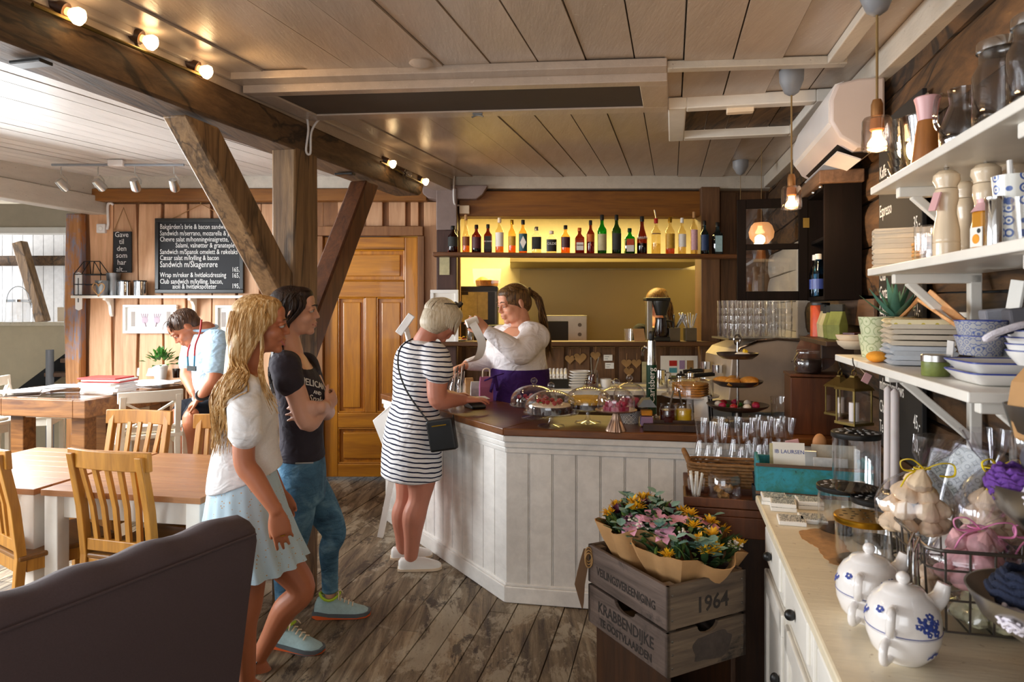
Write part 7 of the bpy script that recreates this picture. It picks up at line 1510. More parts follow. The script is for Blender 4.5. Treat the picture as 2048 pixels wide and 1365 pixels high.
# ---- dark wall cabinet with open glazed door
CB0, CB1 = 1.618, 2.15; t = T('wall_cabinet', 'dark brown wall cabinet with its glazed door standing open', 'cabinet', R(U_W-.022, 3.568, CB0), RWZ); H = CB1-CB0; WC = .40; DC = .16
for nm, c, d in (('side_panel', (WC/2-.009, -DC/2, H/2), (.018, DC, H)), ('side_panel', (-WC/2+.009, -DC/2, H/2), (.018, DC, H)), ('back_panel', (0, -.004, H/2), (WC-.036, .008, H-.036)), ('base_panel', (0, -DC/2, .009), (WC-.036, DC, .018)), ('top_panel', (0, -DC/2, H-.009), (WC-.036, DC, .018)), ('shelf', (0, -DC/2+.005, H*.55), (WC-.04, DC-.02, .016))): part(t, nm, 'cab_dark', XB_(c, d), 0, .002)
part(t, 'cornice', 'bowl_wood', XB_((0, -DC/2-.01, H+.03), (WC+.05, DC+.03, .06)), 0, .005)
for x in (.19, .03): part(t, 'metal_stud', 'chrome', EL_((x, -DC-.012, H-.012), (.011, .011, .011)))
# local frame: door hinged at the far front edge, opening straight out into the room
def _rect(name, mt, y0, y1, z0, z1, par, th=.024, x=-WC/2+.012): return part(par, name, mt, XB_((x, (y0+y1)/2, (z0+z1)/2), (th, abs(y1-y0), z1-z0)), 0, .003)
DW = .345; dr = part(t, 'door', 'cab_dark', XB_((-WC/2+.012, -DC-.022, H/2), (.024, .044, H-.004)), 0, .003)
for a in ((-DC-DW, -DC-DW+.044, .002, H-.002), (-DC-DW+.044, -DC-.044, .002, .05), (-DC-DW+.044, -DC-.044, H-.05, H-.002), (-DC-DW+.044, -DC-.044, H*.50, H*.50+.03)): _rect('door_bar', 'cab_dark', *a, dr)
part(dr, 'pane', 'glass_clear', XB_((-WC/2+.012, -DC-DW/2, H/2), (.004, DW-.08, H-.08)), 0); part(dr, 'hinge', 'brass_old', XB_((-WC/2+.026, -DC-.01, H*.75), (.006, .03, .05)), 0)
for k, x in enumerate((-.125, -.06)):
    bt_ = T('sauce_bottle', ['dark sauce bottle with white cap in the cabinet, beside the door hinge', 'dark sauce bottle with white cap in the cabinet, nearer the side panel'][k], 'bottle', R(U_W-.022, 3.568, CB0+.0185)); q = MX.Rotation(RWZ, 4, 'Z') @ V((x-.045, -.125, 0)); bt_.location += q
    part(bt_, 'glass', 'glass_blue', LA_([(0, 0), (.028, 0), (.03, .01), (.03, .12), (.014, .17), (.013, .19), (0, .19)], 20)); part(bt_, 'sauce', 'cola', LA_([(0, .004), (.027, .006), (.027, .115), (0, .12)], 20)); part(bt_, 'cap', 'white', LA_([(0, .188), (.017, .188), (.016, .215), (0, .217)], 18)); part(bt_, 'label_band', 'blue_print', LA_([(.0305, .04), (.0308, .09)], 20, cap=False))
# ---- little dark shelf with tins and tea packets under the cabinet
SZ2 = 1.44; t = T('wall_shelf', 'small dark shelf under the cabinet holding tins and tea packets', 'shelf', R(U_W-.022, 3.44, SZ2), RWZ); part(t, 'board', 'dark_wood', XB_((0, -.10, -.012), (.62, .20, .022)), 0, .003); part(t, 'back_rail', 'bowl_wood', XB_((0, -.008, .12), (.62, .016, .12)), 0, .003); part(t, 'bracket', 'dark_wood', XB_((.0, -.09, -.06), (.03, .14, .07)), 0, .003)
def sh2(x, y): return R(U_W-.022, 3.44, SZ2)+(MX.Rotation(RWZ, 4, 'Z') @ V((x, y, 0)))
mb = MB(); mb.lathe([(0, 0), (.045, 0), (.045, .15), (.042, .155), (0, .155)], 26); o = one('tea_tin', 'tall orange-red tin at the far end of the small dark shelf', 'tin', mb, 'tin_orange', sh2(-.22, -.12)); part(o, 'lid', 'black', LA_([(0, .155), (.046, .155), (.046, .168), (0, .168)], 26))
for k, (x, m_, h_, lb) in enumerate(((-.13, 'tea_cream', .13, 'cream tea packet standing beside the orange tin'), (-.05, 'tea_cream', .12, 'cream and green tea packet at the middle of the small dark shelf'), (.05, 'tea_green', .125, 'green tea packet with dark folded top on the small dark shelf'), (.15, 'tea_green', .13, 'green tea packet nearest the succulent on the small dark shelf'))):
    t = T('tea_packet', lb, 'packet', sh2(x, -.12), RWZ+.15*k); part(t, 'pack', m_, LO_([[(-.04, -.022, 0), (.04, -.022, 0), (.04, .022, 0), (-.04, .022, 0)], [(-.042, -.026, h_*.5), (.042, -.026, h_*.5), (.042, .022, h_*.5), (-.042, .022, h_*.5)], [(-.04, -.006, h_), (.04, -.006, h_), (.04, .008, h_), (-.04, .008, h_)]]), 0, .004); part(t, 'folded_top', 'charcoal', XB_((0, 0, h_+.012), (.082, .018, .034)), 0, .004)
# ---- drinks menu board
a = rw(1764, 262, .03); b_ = rw(1850, 868, .03); v0, v1 = rv(1764, U_W-.03), rv(1852, U_W-.03); zt_, zb_ = 2.32, 1.03; cv = (v0+v1)/2; WB = v0-v1
t = T('menu_board', 'tall black menu board with chalk coffee prices on the log wall', 'chalkboard', R(U_W-.026, cv, zb_), RWZ); part(t, 'board', 'black_matte', XB_((0, -.008, (zt_-zb_)/2), (WB, .016, zt_-zb_)), 0, .003)
for i, (w_, pr_, z) in enumerate((('Kaffe', '30,-', 2.10), ('Espresso', '35,-', 1.945), ('Lungo', '35,-', 1.85), ('Americano', '35,-', 1.765), ('Chai', '45,-', 1.69), ('Cortado', '40,-', 1.62), ('Cappuccino', '40,-', 1.555), ('Caffe Latte', '45,-', 1.48), ('Mocca', '45,-', 1.41), ('Iskaffe', '45,-', 1.34), ('m/marshmallows', '', 1.255), ('Chai Latte', '45,-', 1.165), ('Te', '30,-', 1.085))):
    text(w_, .070, MX.Translation((-WB/2+.015, -.0168, z-zb_)) @ STAND, 'chalk', t, 'writing', 'LEFT', .0003, .62)
    if pr_: text(pr_, .070, MX.Translation((WB/2-.015, -.0168, z-zb_)) @ STAND, 'chalk', t, 'writing', 'RIGHT', .0003, .62)
# ---- three white shelves
def white_shelf(label, vfar, vnear, z, dep, br):
    L = vfar-vnear; vc = (vfar+vnear)/2; t = T('wall_shelf', label, 'shelf', R(U_W-.016, vc, z), RWZ, 'white shelves on the log wall')
    part(t, 'board', 'white_wood', XB_((0, -dep/2, -.011), (L, dep, .022)), 0, .003)
    for v in br:
        x = vc-v; part(t, 'bracket', 'white_wood', lambda b: (b.box((x, -.018, -.13), (.03, .03, .21)), b.box((x, -dep*.43, -.036), (.03, dep*.84, .028)), b.bar((x, -dep*.7, -.045), (x, -.03, -.20), .022, .024, up=(1, 0, 0))), 0, .003)
ZS1, ZS2, ZS3 = 1.941, 1.70, 1.418
white_shelf('uppermost white wall shelf carrying glass jars and jugs', 2.237, .9, ZS1, .265, (2.12, 1.42)); white_shelf('middle white wall shelf carrying pepper mills and folded cloths', 2.269, .9, ZS2, .265, (2.16, 1.40)); white_shelf('lowest white wall shelf carrying bowls, towels and the succulent', 2.60, 1.489, ZS3, .285, (2.16, 1.56))
def sv(px, off, z): p = rp(px, off); p.z = z+.0005; return p
# top shelf
bw = MB(); bw.lathe(goblet([(0, 0), (.026, 0), (.028, .008), (.042, .05), (.044, .055)], .003), 26, cap=False); bo = None
for px, off, n, lb, g_ in ((1806, .15, 8, 'small glass bowl in the tall stack at the far end of the top shelf', 'tall stack of glass bowls'), (1832, .13, 6, 'small glass bowl in the second stack beside the pink-topped mill', 'second stack of glass bowls')):
    for k in range(n):
        p = sv(px, off, ZS1)+Z*.025*k
        if bo is None: bo = one('glass_bowl', lb, 'bowl', bw, 'glass_shelf', p, 0, g_)
        else: copy_tree(bo, lb, p, k*.5, g_)
mb = MB(); mb.lathe(goblet([(0, 0), (.05, 0), (.06, .01), (.085, .10), (.095, .20), (.097, .205)], .004), 32, cap=False); one('glass_bowl', 'large glass bowl on the top shelf behind the pink-topped mill', 'bowl', mb, 'glass_shelf', sv(1872, .10, ZS1))
t = T('pepper_mill', 'wooden mill with flared pink top on the top shelf', 'mill', sv(1855, .20, ZS1)); part(t, 'body', 'mill_wood', LA_([(0, 0), (.040, 0), (.041, .01), (.026, .12), (.024, .135), (0, .135)], 30)); part(t, 'top', 'mill_pink', LA_([(0, .136), (.022, .136), (.028, .18), (.032, .195), (.030, .198), (0, .20)], 30)); part(t, 'knob', 'chrome', EL_((0, 0, .204), (.006, .006, .006)))
t = T('glass_jug', 'ribbed round glass jug on the top shelf before the large jar', 'jug', sv(1928, .17, ZS1)); part(t, 'jug', 'glass_shelf', LA_(goblet([(0, 0), (.035, 0), (.052, .03), (.054, .07), (.036, .12), (.030, .135), (.034, .17)], .003), 40, cap=False)); part(t, 'ear', 'glass_shelf', TU_(catmull([(-.03, .0, .155), (-.065, .0, .15), (-.07, 0, .09), (-.05, 0, .06)], 5), .005, 8))
for px, off, lb in ((2003, .16, 'large empty glass jar with chrome rim on the top shelf'), (2078, .15, 'large glass jar cut off by the right picture edge')):
    t = T('glass_jar', lb, 'jar', sv(px, off, ZS1)); part(t, 'jar', 'glass_shelf', LA_(goblet([(0, 0), (.050, 0), (.055, .012), (.055, .15), (.042, .175), (.042, .20)], .003), 32, cap=False)); part(t, 'rim', 'chrome', LA_([(.042, .198), (.047, .20), (.047, .218), (.044, .222), (0, .222)], 32, cap=False))
# middle shelf
g = random.Random(12)
for k in range(8):
    p = sv(1808, .16, ZS2)+Z*.0155*k; mb = MB(); L, D = .105, .08
    mb.loft([[(x+g.uniform(-.002, .002), y, z) for y, z in ((-D, .0+w_), (-D-.008, .007+w_), (-D, .0145+w_), (D, .0145+w_), (D+.004, .007+w_), (D, w_))] for x, w_ in [((-.5+i/8)*2*L*.55, .005*sin(i*.75+.4)-.012*max(0, .25-i/8)*(k > 3)) for i in range(9)]]); one('folded_napkin', 'pale corded napkin in the folded stack at the far end of the middle shelf', 'napkin', mb, 'linen', p, RWZ-.25, 'folded napkins on the middle shelf', 60)
for k in range(7): mb = MB(); mb.box((0, 0, .005), (.15, .13, .010)); one('woven_mat', 'brown woven mat in the pile behind the ribbed tumblers', 'mat', mb, 'linen_tan', sv(1856, .10, ZS2)+Z*(.0108*k+.0), RWZ+.2+.03*(k % 3), 'woven mats on the middle shelf', 0, .003)
for px, off in ((1846, .22), (1860, .205)):
    mb = MB(); mb.lathe(goblet([(0, 0), (.022, 0), (.02, .02), (.021, .09), (.023, .095)], .002), 20, cap=False, wob=lambda a, z: 1+.04*cos(a*2*pi*10)); one('tumbler', 'ribbed tumbler on the middle shelf left of the front pepper mill', 'tumbler', mb, 'glass_clear', sv(px, off, ZS2), 0, 'ribbed tumblers on the middle shelf')
def mill(label, px, off, h, r):
    t = T('pepper_mill', label, 'mill', sv(px, off, ZS2), 0, 'cream pepper mills on the middle shelf')
    part(t, 'body', 'mill', LA_([(0, 0), (r, 0), (r, h*.16), (r*.95, h*.165), (r, h*.175), (r*.98, h*.2), (r*.96, h*.30), (r*.72, h*.48), (r*.74, h*.55), (r*.86, h*.62), (r*.86, h*.72), (r*.78, h*.74), (0, h*.74)], 32)); part(t, 'head', 'mill', LA_([(0, h*.745), (r*.8, h*.745), (r*.78, h*.77), (r*1.0, h*.83), (r*.96, h*.89), (r*.6, h*.935), (0, h*.945)], 32)); part(t, 'knob', 'chrome', lambda b: (b.lathe([(0, h*.94), (r*.16, h*.94), (r*.14, h*.97), (0, h*.97)], 14), b.ell((0, 0, h*.98), (r*.22, r*.22, r*.16))))
    return t
mt_ = mill('large cream pepper mill with pink tag, standing foremost on the middle shelf', 1893, .215, .225, .029); part(mt_, 'tag', 'mill_pink', XB_((-.034, -.01, .135), (.004, .028, .045), (.1, .25, 0)), 0)
mill('cream pepper mill directly behind the foremost one', 1932, .09, .235, .028); mill('cream pepper mill half hidden between its two neighbours', 1953, .065, .25, .028); mill('tall cream pepper mill behind the juice bottle', 1972, .15, .228, .031); mill('cream pepper mill rising behind the blue patterned tumblers', 2026, .075, .24, .030)
t = T('juice_bottle', 'small square bottle of orange syrup with fabric top on the middle shelf', 'bottle', sv(1968, .235, ZS2), RWZ+.3); part(t, 'bottle', 'mango_syrup', XB_((0, 0, .04), (.032, .032, .08)), 0, .005); part(t, 'label_front', 'paper', XB_((0, -.0165, .026), (.033, .002, .04)), 0); part(t, 'fruit_print', 'orange_cloth', EL_((0, -.018, .022), (.010, .001, .010))); part(t, 'round_mark', 'charcoal', EL_((.008, -.018, .038), (.005, .001, .005))); part(t, 'fabric_top', 'mill_pink', LA_([(0, .082), (.024, .078), (.012, .096), (.013, .104), (0, .106)], 16))
t = T('silver_shaker', 'slim silver shaker between the juice bottle and blue tumblers', 'shaker', sv(1990, .25, ZS2)); part(t, 'can', 'chrome', LA_([(0, 0), (.016, 0), (.016, .085), (.0175, .087), (.0175, .095), (0, .096)], 20))
tb = MB(); tb.lathe([(0, 0), (.028, 0), (.034, .075), (.032, .075), (.026, .004), (0, .004)], 28)
for k, (px, off, dz, lb) in enumerate(((2024, .215, 0, 'lower blue-eyed patterned tumbler of the stacked pair on the middle shelf'), (2024, .215, .062, 'upper blue-eyed patterned tumbler of the stacked pair on the middle shelf'))):
    if k == 0: b0 = one('patterned_tumbler', lb, 'tumbler', tb, 'tile_blue', sv(px, off, ZS2), 0)
    else: copy_tree(b0, lb, sv(px, off, ZS2)+Z*dz, .8)
mb = MB(); mb.lathe(goblet([(0, 0), (.024, 0), (.03, .075)], .002), 36, cap=False, wob=lambda a, z: 1+.03*cos(a*2*pi*18)); one('tumbler', 'ribbed clear tumbler in front of the blue tumblers at the right picture edge', 'tumbler', mb, 'glass_thin', sv(2064, .245, ZS2))
t = T('brush', 'white-handled brush standing in the patterned tumblers', 'brush', sv(2024, .215, ZS2)+Z*.075); part(t, 'handle', 'white', TU_([(0, 0, .0), (.004, .012, .095)], .005, 8))
# bottom shelf
def b3(px, off, dz=0): p = sv(px, off, ZS3); p.z += dz; return p
bwl = MB(); bwl.lathe([(0, 0), (.035, 0), (.058, .018), (.064, .034), (.061, .034), (.052, .016), (0, .006)], 30)
b0 = one('cream_bowl', 'lower cream bowl at the far end of the lowest white shelf', 'bowl', bwl, 'cream', b3(1708, .16)); copy_tree(b0, 'upper cream bowl at the far end of the lowest white shelf', b3(1706, .16, .022), 1)
mb = MB(); mb.box((0, 0, .004), (.08, .05, .008)); one('red_leaflet', 'dark red leaflet lying in the upper cream bowl', 'leaflet', mb, 'jam', b3(1710, .16, .058), .5, None, 0)
pt_ = MB(); pt_.lathe([(0, 0), (.042, 0), (.054, .075), (.051, .075), (.041, .005), (0, .005)], 32)
p0_ = one('patterned_cup', 'lower green patterned cup of the outer pair on the lowest shelf', 'cup', pt_, 'tile_green', b3(1752, .20)); copy_tree(p0_, 'upper green patterned cup of the outer pair on the lowest shelf', b3(1752, .20, .058), .5)
p1_ = one('patterned_cup', 'lower sand-coloured patterned cup below the succulent', 'cup', pt_, 'tile_sand', b3(1798, .10)); copy_tree(p1_, 'upper sand-coloured patterned cup holding the succulent', b3(1798, .10, .058), .5)
t = T('aloe_plant', 'spiky blue-green succulent in the sand-coloured cup', 'plant', b3(1790, .11, .128)); g = random.Random(3); part(t, 'soil', 'choc', LA_([(0, -.01), (.045, -.01), (.045, 0), (0, .002)], 20))
for k in range(15):
    a = k*2.4; el = .35+1.0*(k/15); L = .10+.05*g.random()-.03*(k/15); dv = V((cos(a)*cos(el), sin(a)*cos(el), sin(el))); s_ = dv.cross(Z).normalized(); n_ = s_.cross(dv)
    part(t, 'leaf', 'aloe', LO_([[V(dv)*L*q+Z*(.03*q*q)+s_*(w_*i)+n_*(w_*.35*j) for i, j in ((-1, .4), (0, -.8), (1, .4), (0, .1))] for q, w_ in ((0, .012), (.3, .016), (.65, .010), (1, .001))]), 50)
mb = MB(); mb.ell((0, 0, .016), (.038, .028, .017), 16, 10); one('yellow_cloth', 'crumpled orange-yellow cloth beside the cups on the lowest shelf', 'cloth', mb, 'orange_cloth', b3(1753, .262), RWZ)
for k in range(9):
    m_, lb, gr = ('linen_blue', 'pale blue-grey folded towel in the lower half of the towel stack', 'pale blue towels') if k < 4 else (('linen', 'cream folded towel with green checked end in the towel stack', 'green checked towels') if k < 8 else ('cloth_yellow', 'yellow folded towel on top of the towel stack', None)); mb = MB(); g = random.Random(k); L, D = .088, .075; rg = []
    for i in range(7):
        x = (-1+i/3)*L; wv = .002*sin(i*1.3+k); rg.append([(x, -D, wv+.001), (x, -D-.008, .007+wv), (x, -D, .0135+wv), (x, D, .0135+wv), (x, D+.005, .007+wv), (x, D, .001+wv)])
    mb.loft(rg); o = one('folded_towel', lb, 'towel', mb, m_, b3(1835, .17, .0145*k), RWZ-.12+g.uniform(-.05, .05), gr, 60)
    part(o, 'printed_end', 'cloth_blue' if k < 4 else 'cloth_check', LO_([[(-L-.001-q, y, .007+z) for y, z in ((-D-.006, 0), (-D+.004, .0075), (D, .0075), (D+.004, 0), (D, -.0062), (-D, -.0062))] for q in (0, .006)]), 0, .002)
t = T('spice_tin', 'round green tin with steel lid in front of the towel stack', 'tin', b3(1871, .245)); part(t, 'can', 'green_tin', LA_([(0, 0), (.029, 0), (.030, .002), (.030, .033), (.029, .034), (0, .034)], 32)); part(t, 'lid', 'steel', LA_([(0, .0345), (.031, .0345), (.031, .049), (.029, .051), (0, .051)], 32))
sq_ = lambda w, z, r=.22: [(x, y, z) for x, y in [(w*math.copysign(abs(cos(a))**r, cos(a)), w*math.copysign(abs(sin(a))**r, sin(a))) for a in [2*pi*j/40 for j in range(40)]]]
for k in range(2):
    t = T('square_plate', ['lower square white plate with blue rim at the near end of the lowest shelf', 'upper square white plate with blue rim under the striped bowls'][k], 'plate', b3(2005, .17, .022*k), RWZ); part(t, 'dish', 'white_gloss', LO_([sq_(.06, 0), sq_(.07, .004), sq_(.088, .024), sq_(.086, .026), sq_(.066, .008), sq_(.002, .007)]), 50); part(t, 'rim', 'blue_rim', TU_(sq_(.0875, .0262), .0018, 6, closed=True))
for k in range(2):
    t = T('patterned_bowl', ['lower blue and white patterned bowl holding wooden servers', 'upper blue and white patterned bowl holding wooden servers'][k], 'bowl', b3(1963, .14, .050+.036*k), RWZ+.3); part(t, 'bowl', 'tile_grey', LA_([(0, 0), (.045, 0), (.056, .045), (.053, .045), (.043, .005), (0, .005)], 40)); part(t, 'rim', 'blue_rim', TU_([(.0555*cos(a), .0555*sin(a), .046) for a in [2*pi*j/40 for j in range(40)]], .0016, 6, closed=True))
    if k == 0: part(t, 'price_tag', 'newsprint', XB_((-.035, -.052, .01), (.022, .003, .045), (0, .1, 0)), 0)
for k in range(4):
    t = T('striped_bowl', 'blue-striped white bowl in the stack at the right picture edge', 'bowl', b3(2078, .165, .050+.013*k), 0, 'striped bowls at the picture edge'); part(t, 'bowl', 'white_gloss', LA_([(0, 0), (.034, 0), (.05, .02), (.054, .03), (.051, .03), (.046, .018), (0, .006)], 36)); part(t, 'stripe', 'blue_rim', TU_([(.0535*cos(a), .0535*sin(a), .029) for a in [2*pi*j/36 for j in range(36)]], .0014, 6, closed=True))
for lb, a, b_, w in (('flat wooden server leaning steeply out of the patterned bowls', rw(1937, 655, .13), rw(1862, 588, .10), .022), ('slim wooden stick crossing below the flat server', rw(1918, 655, .16), rw(1836, 600, .12), .010), ('wooden tongs leaning against the succulent cups', rw(1800, 636, .10), rw(1846, 592, .09), .018)):
    o_ = V(a); t = T('wooden_server', lb, 'utensil', o_); part(t, 'blade', 'spoon_wood', BA_((0, 0, 0), b_-a, w*.5, w, up=(.3, -.6, .6)), 0, .002)
    if w > .015: part(t, 'second_blade', 'spoon_wood', BA_(V((.012, .01, -.006)), b_-a+V((.006, .02, .004)), w*.4, w, up=(.3, -.6, .6)), 0, .002)
for px, off, lb, m_, h_ in ((1990, .07, 'pale grey ribbed napkin pack behind the patterned bowls', 'grey_napkin', .09), (2040, .07, 'dark grey napkin pack behind the patterned bowls', 'grey_dark', .092)):
    mb = MB(); mb.box((0, 0, h_/2), (.085, .05, h_), (.12, 0, 0)); o = one('napkin_pack', lb, 'napkins', mb, m_, b3(px, off, .07), RWZ-.2, None, 0, .006)
mb = MB(); mb.box((0, 0, .035), (.19, .10, .07)); one('stone_box', 'plain grey box under the napkin packs at the back of the lowest shelf', 'box', mb, 'zinc', b3(2030, .06), RWZ, None, 0, .004)
mb = MB(); mb.box((0, 0, .05), (.065, .008, .10), (-.12, .1, 0)); one('white_card', 'white card standing behind the dark napkin pack', 'card', mb, 'paper', b3(2030, .05, .13), RWZ, None, 0, .002)
t = T('crochet_handle', 'white and blue crocheted loop lying on the striped bowls', 'crochet', b3(2035, .20, .118)); part(t, 'loop', 'yarn_white', TU_(catmull([(.05, .02, .0), (0, -.02, .012), (-.055, -.02, -.004), (-.07, -.012, -.016), (-.05, -.004, -.012), (-.02, .006, .0), (.05, .03, .01)], 6), .007, 8)); part(t, 'lining', 'yarn_navy', TU_(catmull([(.03, .0, .0), (-.02, -.012, .0), (-.055, -.014, -.008)], 5), .006, 8))
t = T('framed_picture', 'small white picture frame standing behind the wooden server', 'frame', b3(1935, .035), RWZ); part(t, 'frame_border', 'white_wood', XB_((0, 0, .075), (.10, .012, .15)), 0, .003); part(t, 'print', 'grey_dark', XB_((0, -.007, .075), (.075, .003, .12)), 0)
# ---- lanterns, candles
def lantern(label, p):
    t = T('lantern', label, 'lantern', p, rad(20)); t.scale = (.66,)*3; part(t, 'roof', 'brass_old', LO_([[(x*q, y*q, z) for x, y in ((-1, -1), (1, -1), (1, 1), (-1, 1))] for q, z in ((.062, 0), (.056, .012), (.014, .058), (.012, .066))]), 0); part(t, 'ring', 'brass_old', TU_([(.014*cos(a), 0, .078+.014*sin(a)) for a in [2*pi*k/14 for k in range(14)]], .003, 6, closed=True))
    part(t, 'hook', 'steel_dark', TU_(catmull([(0, 0, .09), (.01, .005, .105), (-.005, .0, .125), (-.012, -.004, .15)], 4), .003, 6))
    for x in (-.052, .052):
        for y in (-.052, .052): part(t, 'corner_post', 'brass_old', BA_((x, y, 0), (x, y, -.15), .006, .006), 0)
    part(t, 'panes', 'glass_clear', LO_([[(x*.05, y*.05, z) for x, y in ((-1, -1), (1, -1), (1, 1), (-1, 1))] for z in (0, -.15)], cap=False), 0); part(t, 'base', 'brass_old', XB_((0, 0, -.156), (.12, .12, .014)), 0, .002); part(t, 'candle', 'candle', LA_([(0, -.148), (.022, -.148), (.022, -.06), (0, -.06)], 18))
lantern('brass lantern hanging from the far end of the lowest white shelf, in front', rw(1708, 780, .31)); lantern('brass lantern hanging behind the front one', rw(1680, 774, .24))
t = T('price_tag', 'small white price tag hanging beside the lanterns', 'tag', rw(1733, 757, .28)); part(t, 'card', 'mill_pink', XB_((0, 0, 0), (.022, .003, .03), (0, .5, 0)), 0); part(t, 'string', 'cream', TU_([(0, 0, .01), (-.02, 0, .03)], .001, 5))
# ================================================================ wares on the sideboard and the flower crate
TS = .8805
def sd(px, py, z=TS): Y = (CZ-z)*F/(py-HY); return V(((px-1024)/F*Y, Y, z))
# candles in a black holder
c = sd(1786, 985); c = R(.699, 2.463, TS); t = T('candle_holder', 'black double candle holder with two tall white candles on the sideboard', 'candle holder', c, RWZ); part(t, 'holder', 'black', lambda b: (b.box((0, 0, .01), (.16, .07, .02)), b.box((0, 0, .05), (.12, .03, .06))), 0, .005)
for x in (-.032, .04): part(t, 'cup', 'black', LA_([(0, .06), (.016, .06), (.017, .10), (0, .10)], 16, (x, 0, 0))); part(t, 'candle', 'candle', LA_([(0, .09), (.0135, .09), (.0125, .43), (.004, .44), (0, .44)], 18, (x, 0, 0)))
for x in (0, .035): mb = MB(); mb.lathe([(0, 0), (.017, 0), (.019, .09), (0, .092)], 18); one('paper_roll', 'white paper roll standing below the lanterns' if x == 0 else 'second white paper roll standing below the lanterns', 'roll', mb, 'paper', R(U_W-.22+x*.3, 2.60-x, TS+.001))
# turquoise crate with cards
q = sd(1513, 988); ax = V((1, -.30)).normalized(); an = math.atan2(ax.y, ax.x); t = T('wooden_crate', 'flaking turquoise wooden crate of cards at the far end of the sideboard', 'crate', V((q.x, q.y, TS)), an); Lc, Dc, Hc = .40, .17, .115
for nm, cc, d_ in (('front_board', (Lc/2, .006, Hc/2), (Lc, .012, Hc)), ('rear_board', (Lc/2, Dc, Hc*.5), (Lc, .012, Hc)), ('end_board', (.006, Dc/2, Hc*.55), (.012, Dc-.012, Hc*1.1)), ('end_board', (Lc-.006, Dc/2, Hc*.55), (.012, Dc-.012, Hc*1.1)), ('bottom_board', (Lc/2, Dc/2, .006), (Lc-.03, Dc-.02, .010))): part(t, nm, 'turquoise', XB_(cc, d_), 0, .003)
for z in (.006, Hc-.004): part(t, 'edge_strip', 'bowl_wood', XB_((Lc/2, -.003, z), (Lc+.006, .006, .012)), 0, .002)
def inb(x, y, z=.013): return t.location+(MX.Rotation(an, 4, 'Z') @ V((x, y, z)))
tc = T('name_card', 'white card lettered in blue capitals standing in the turquoise crate', 'card', inb(.125, .075), an, None, None); tc.rotation_euler = (rad(-14), 0, an+.05); part(tc, 'card', 'paper', XB_((0, 0, .085), (.115, .004, .17)), 0); text('IB LAURSEN', .0205, MX.Translation((.002, -.0025, .128)) @ STAND, 'blue_print', tc, 'lettering', 'CENTER', .0004)
for k, (x, y, w, h_, m_, lb) in enumerate(((.115, .10, .12, .16, 'tea_cream', 'second pale card directly behind the lettered one'), (.20, .09, .05, .14, 'steel', 'narrow steel sheet between the cards in the turquoise crate'), (.27, .075, .12, .12, 'newsprint', 'mottled white slab standing in the turquoise crate'), (.29, .125, .16, .16, 'stone_print', 'tall patterned grey card at the back of the turquoise crate'))):
    mb = MB(); mb.box((0, 0, h_/2), (w, .005 if k != 2 else .02, h_)); o = one('display_card', lb, 'card', mb, m_, inb(x, y), 0, None, 0, .002); o.rotation_euler = (rad(-14), 0, an)
a = inb(.15, .20, 0); t2 = T('spatula', 'pink slotted spatula standing behind the turquoise crate', 'spatula', a, an); part(t2, 'blade', 'spatula', lambda b: (b.box((0, 0, .145), (.05, .006, .06), (0, -.25, 0)), b.tube([(.01, 0, 0), (.006, 0, .12)], .005, 8)), 0, .003)
for x in (-.012, 0, .012): part(t2, 'slot', 'charcoal', XB_((x, -.0035, .138), (.004, .002, .034), (0, -.25, 0)), 0)
a = inb(.245, .20, 0); t2 = T('wooden_spoon', 'orange-brown wooden spoon standing behind the turquoise crate', 'spoon', a, an); part(t2, 'bowl', 'spoon_wood', EL_((0, 0, .16), (.027, .012, .045))); part(t2, 'handle', 'spoon_wood', TU_([(.006, 0, 0), (0, 0, .13)], .006, 8))
# glass canisters
def canister(label, p, r, h, lid, holes=True):
    t = T('glass_canister', label, 'canister', p, 0, 'glass canisters on the sideboard'); part(t, 'glass', 'glass_clear', LA_(goblet([(0, 0), (r*.97, 0), (r, .004), (r, h)], .003), 40, cap=False)); part(t, 'thick_base', 'glass_dim', LA_([(0, .001), (r*.95, .001), (r*.95, .008), (0, .006)], 40))
    l_ = part(t, 'lid', lid, LA_([(0, h), (r*1.04, h), (r*1.06, h+.003), (r*1.06, h+.014), (r*1.02, h+.017), (0, h+.017)], 48), 40)
    g = random.Random(int(h*1000))
    for k in range(20 if holes else 0): a = k*2.4; rr = r*.9*sqrt((k+.5)/20); part(l_, 'cutout', 'cutout_dark' if lid != 'black' else 'newsprint', EL_((rr*cos(a), rr*sin(a), h+.0172), (.007, .004, .0012), 8, 6, rot=(0, 0, a)))
    return t
p1 = sd(1682, 1060); p2 = sd(1752, 1085)
canister('black-lidded glass canister standing behind the coasters, under the upper one', p1, .068, .125, 'black'); canister('black-lidded glass canister behind the gold-lidded one', p2, .066, .118, 'black')
pm_ = (p1+p2)/2; pm_.z = TS+.143; pm_.x -= .006; canister('upper black-lidded glass canister balanced on the two lower ones', pm_, .067, .16, 'black')
canister('gold-lidded glass canister in front, with pierced metal lid', sd(1726, 1128), .070, .115, 'brass')
mb = MB(); mb.box((0, 0, .08), (.075, .004, .15), (-.2, 0, 0)); one('blank_card', 'white card with thin black line leaning behind the canisters', 'card', mb, 'paper', R(U_W-.14, 2.10, TS+.002), RWZ+.2, None, 0, .001)
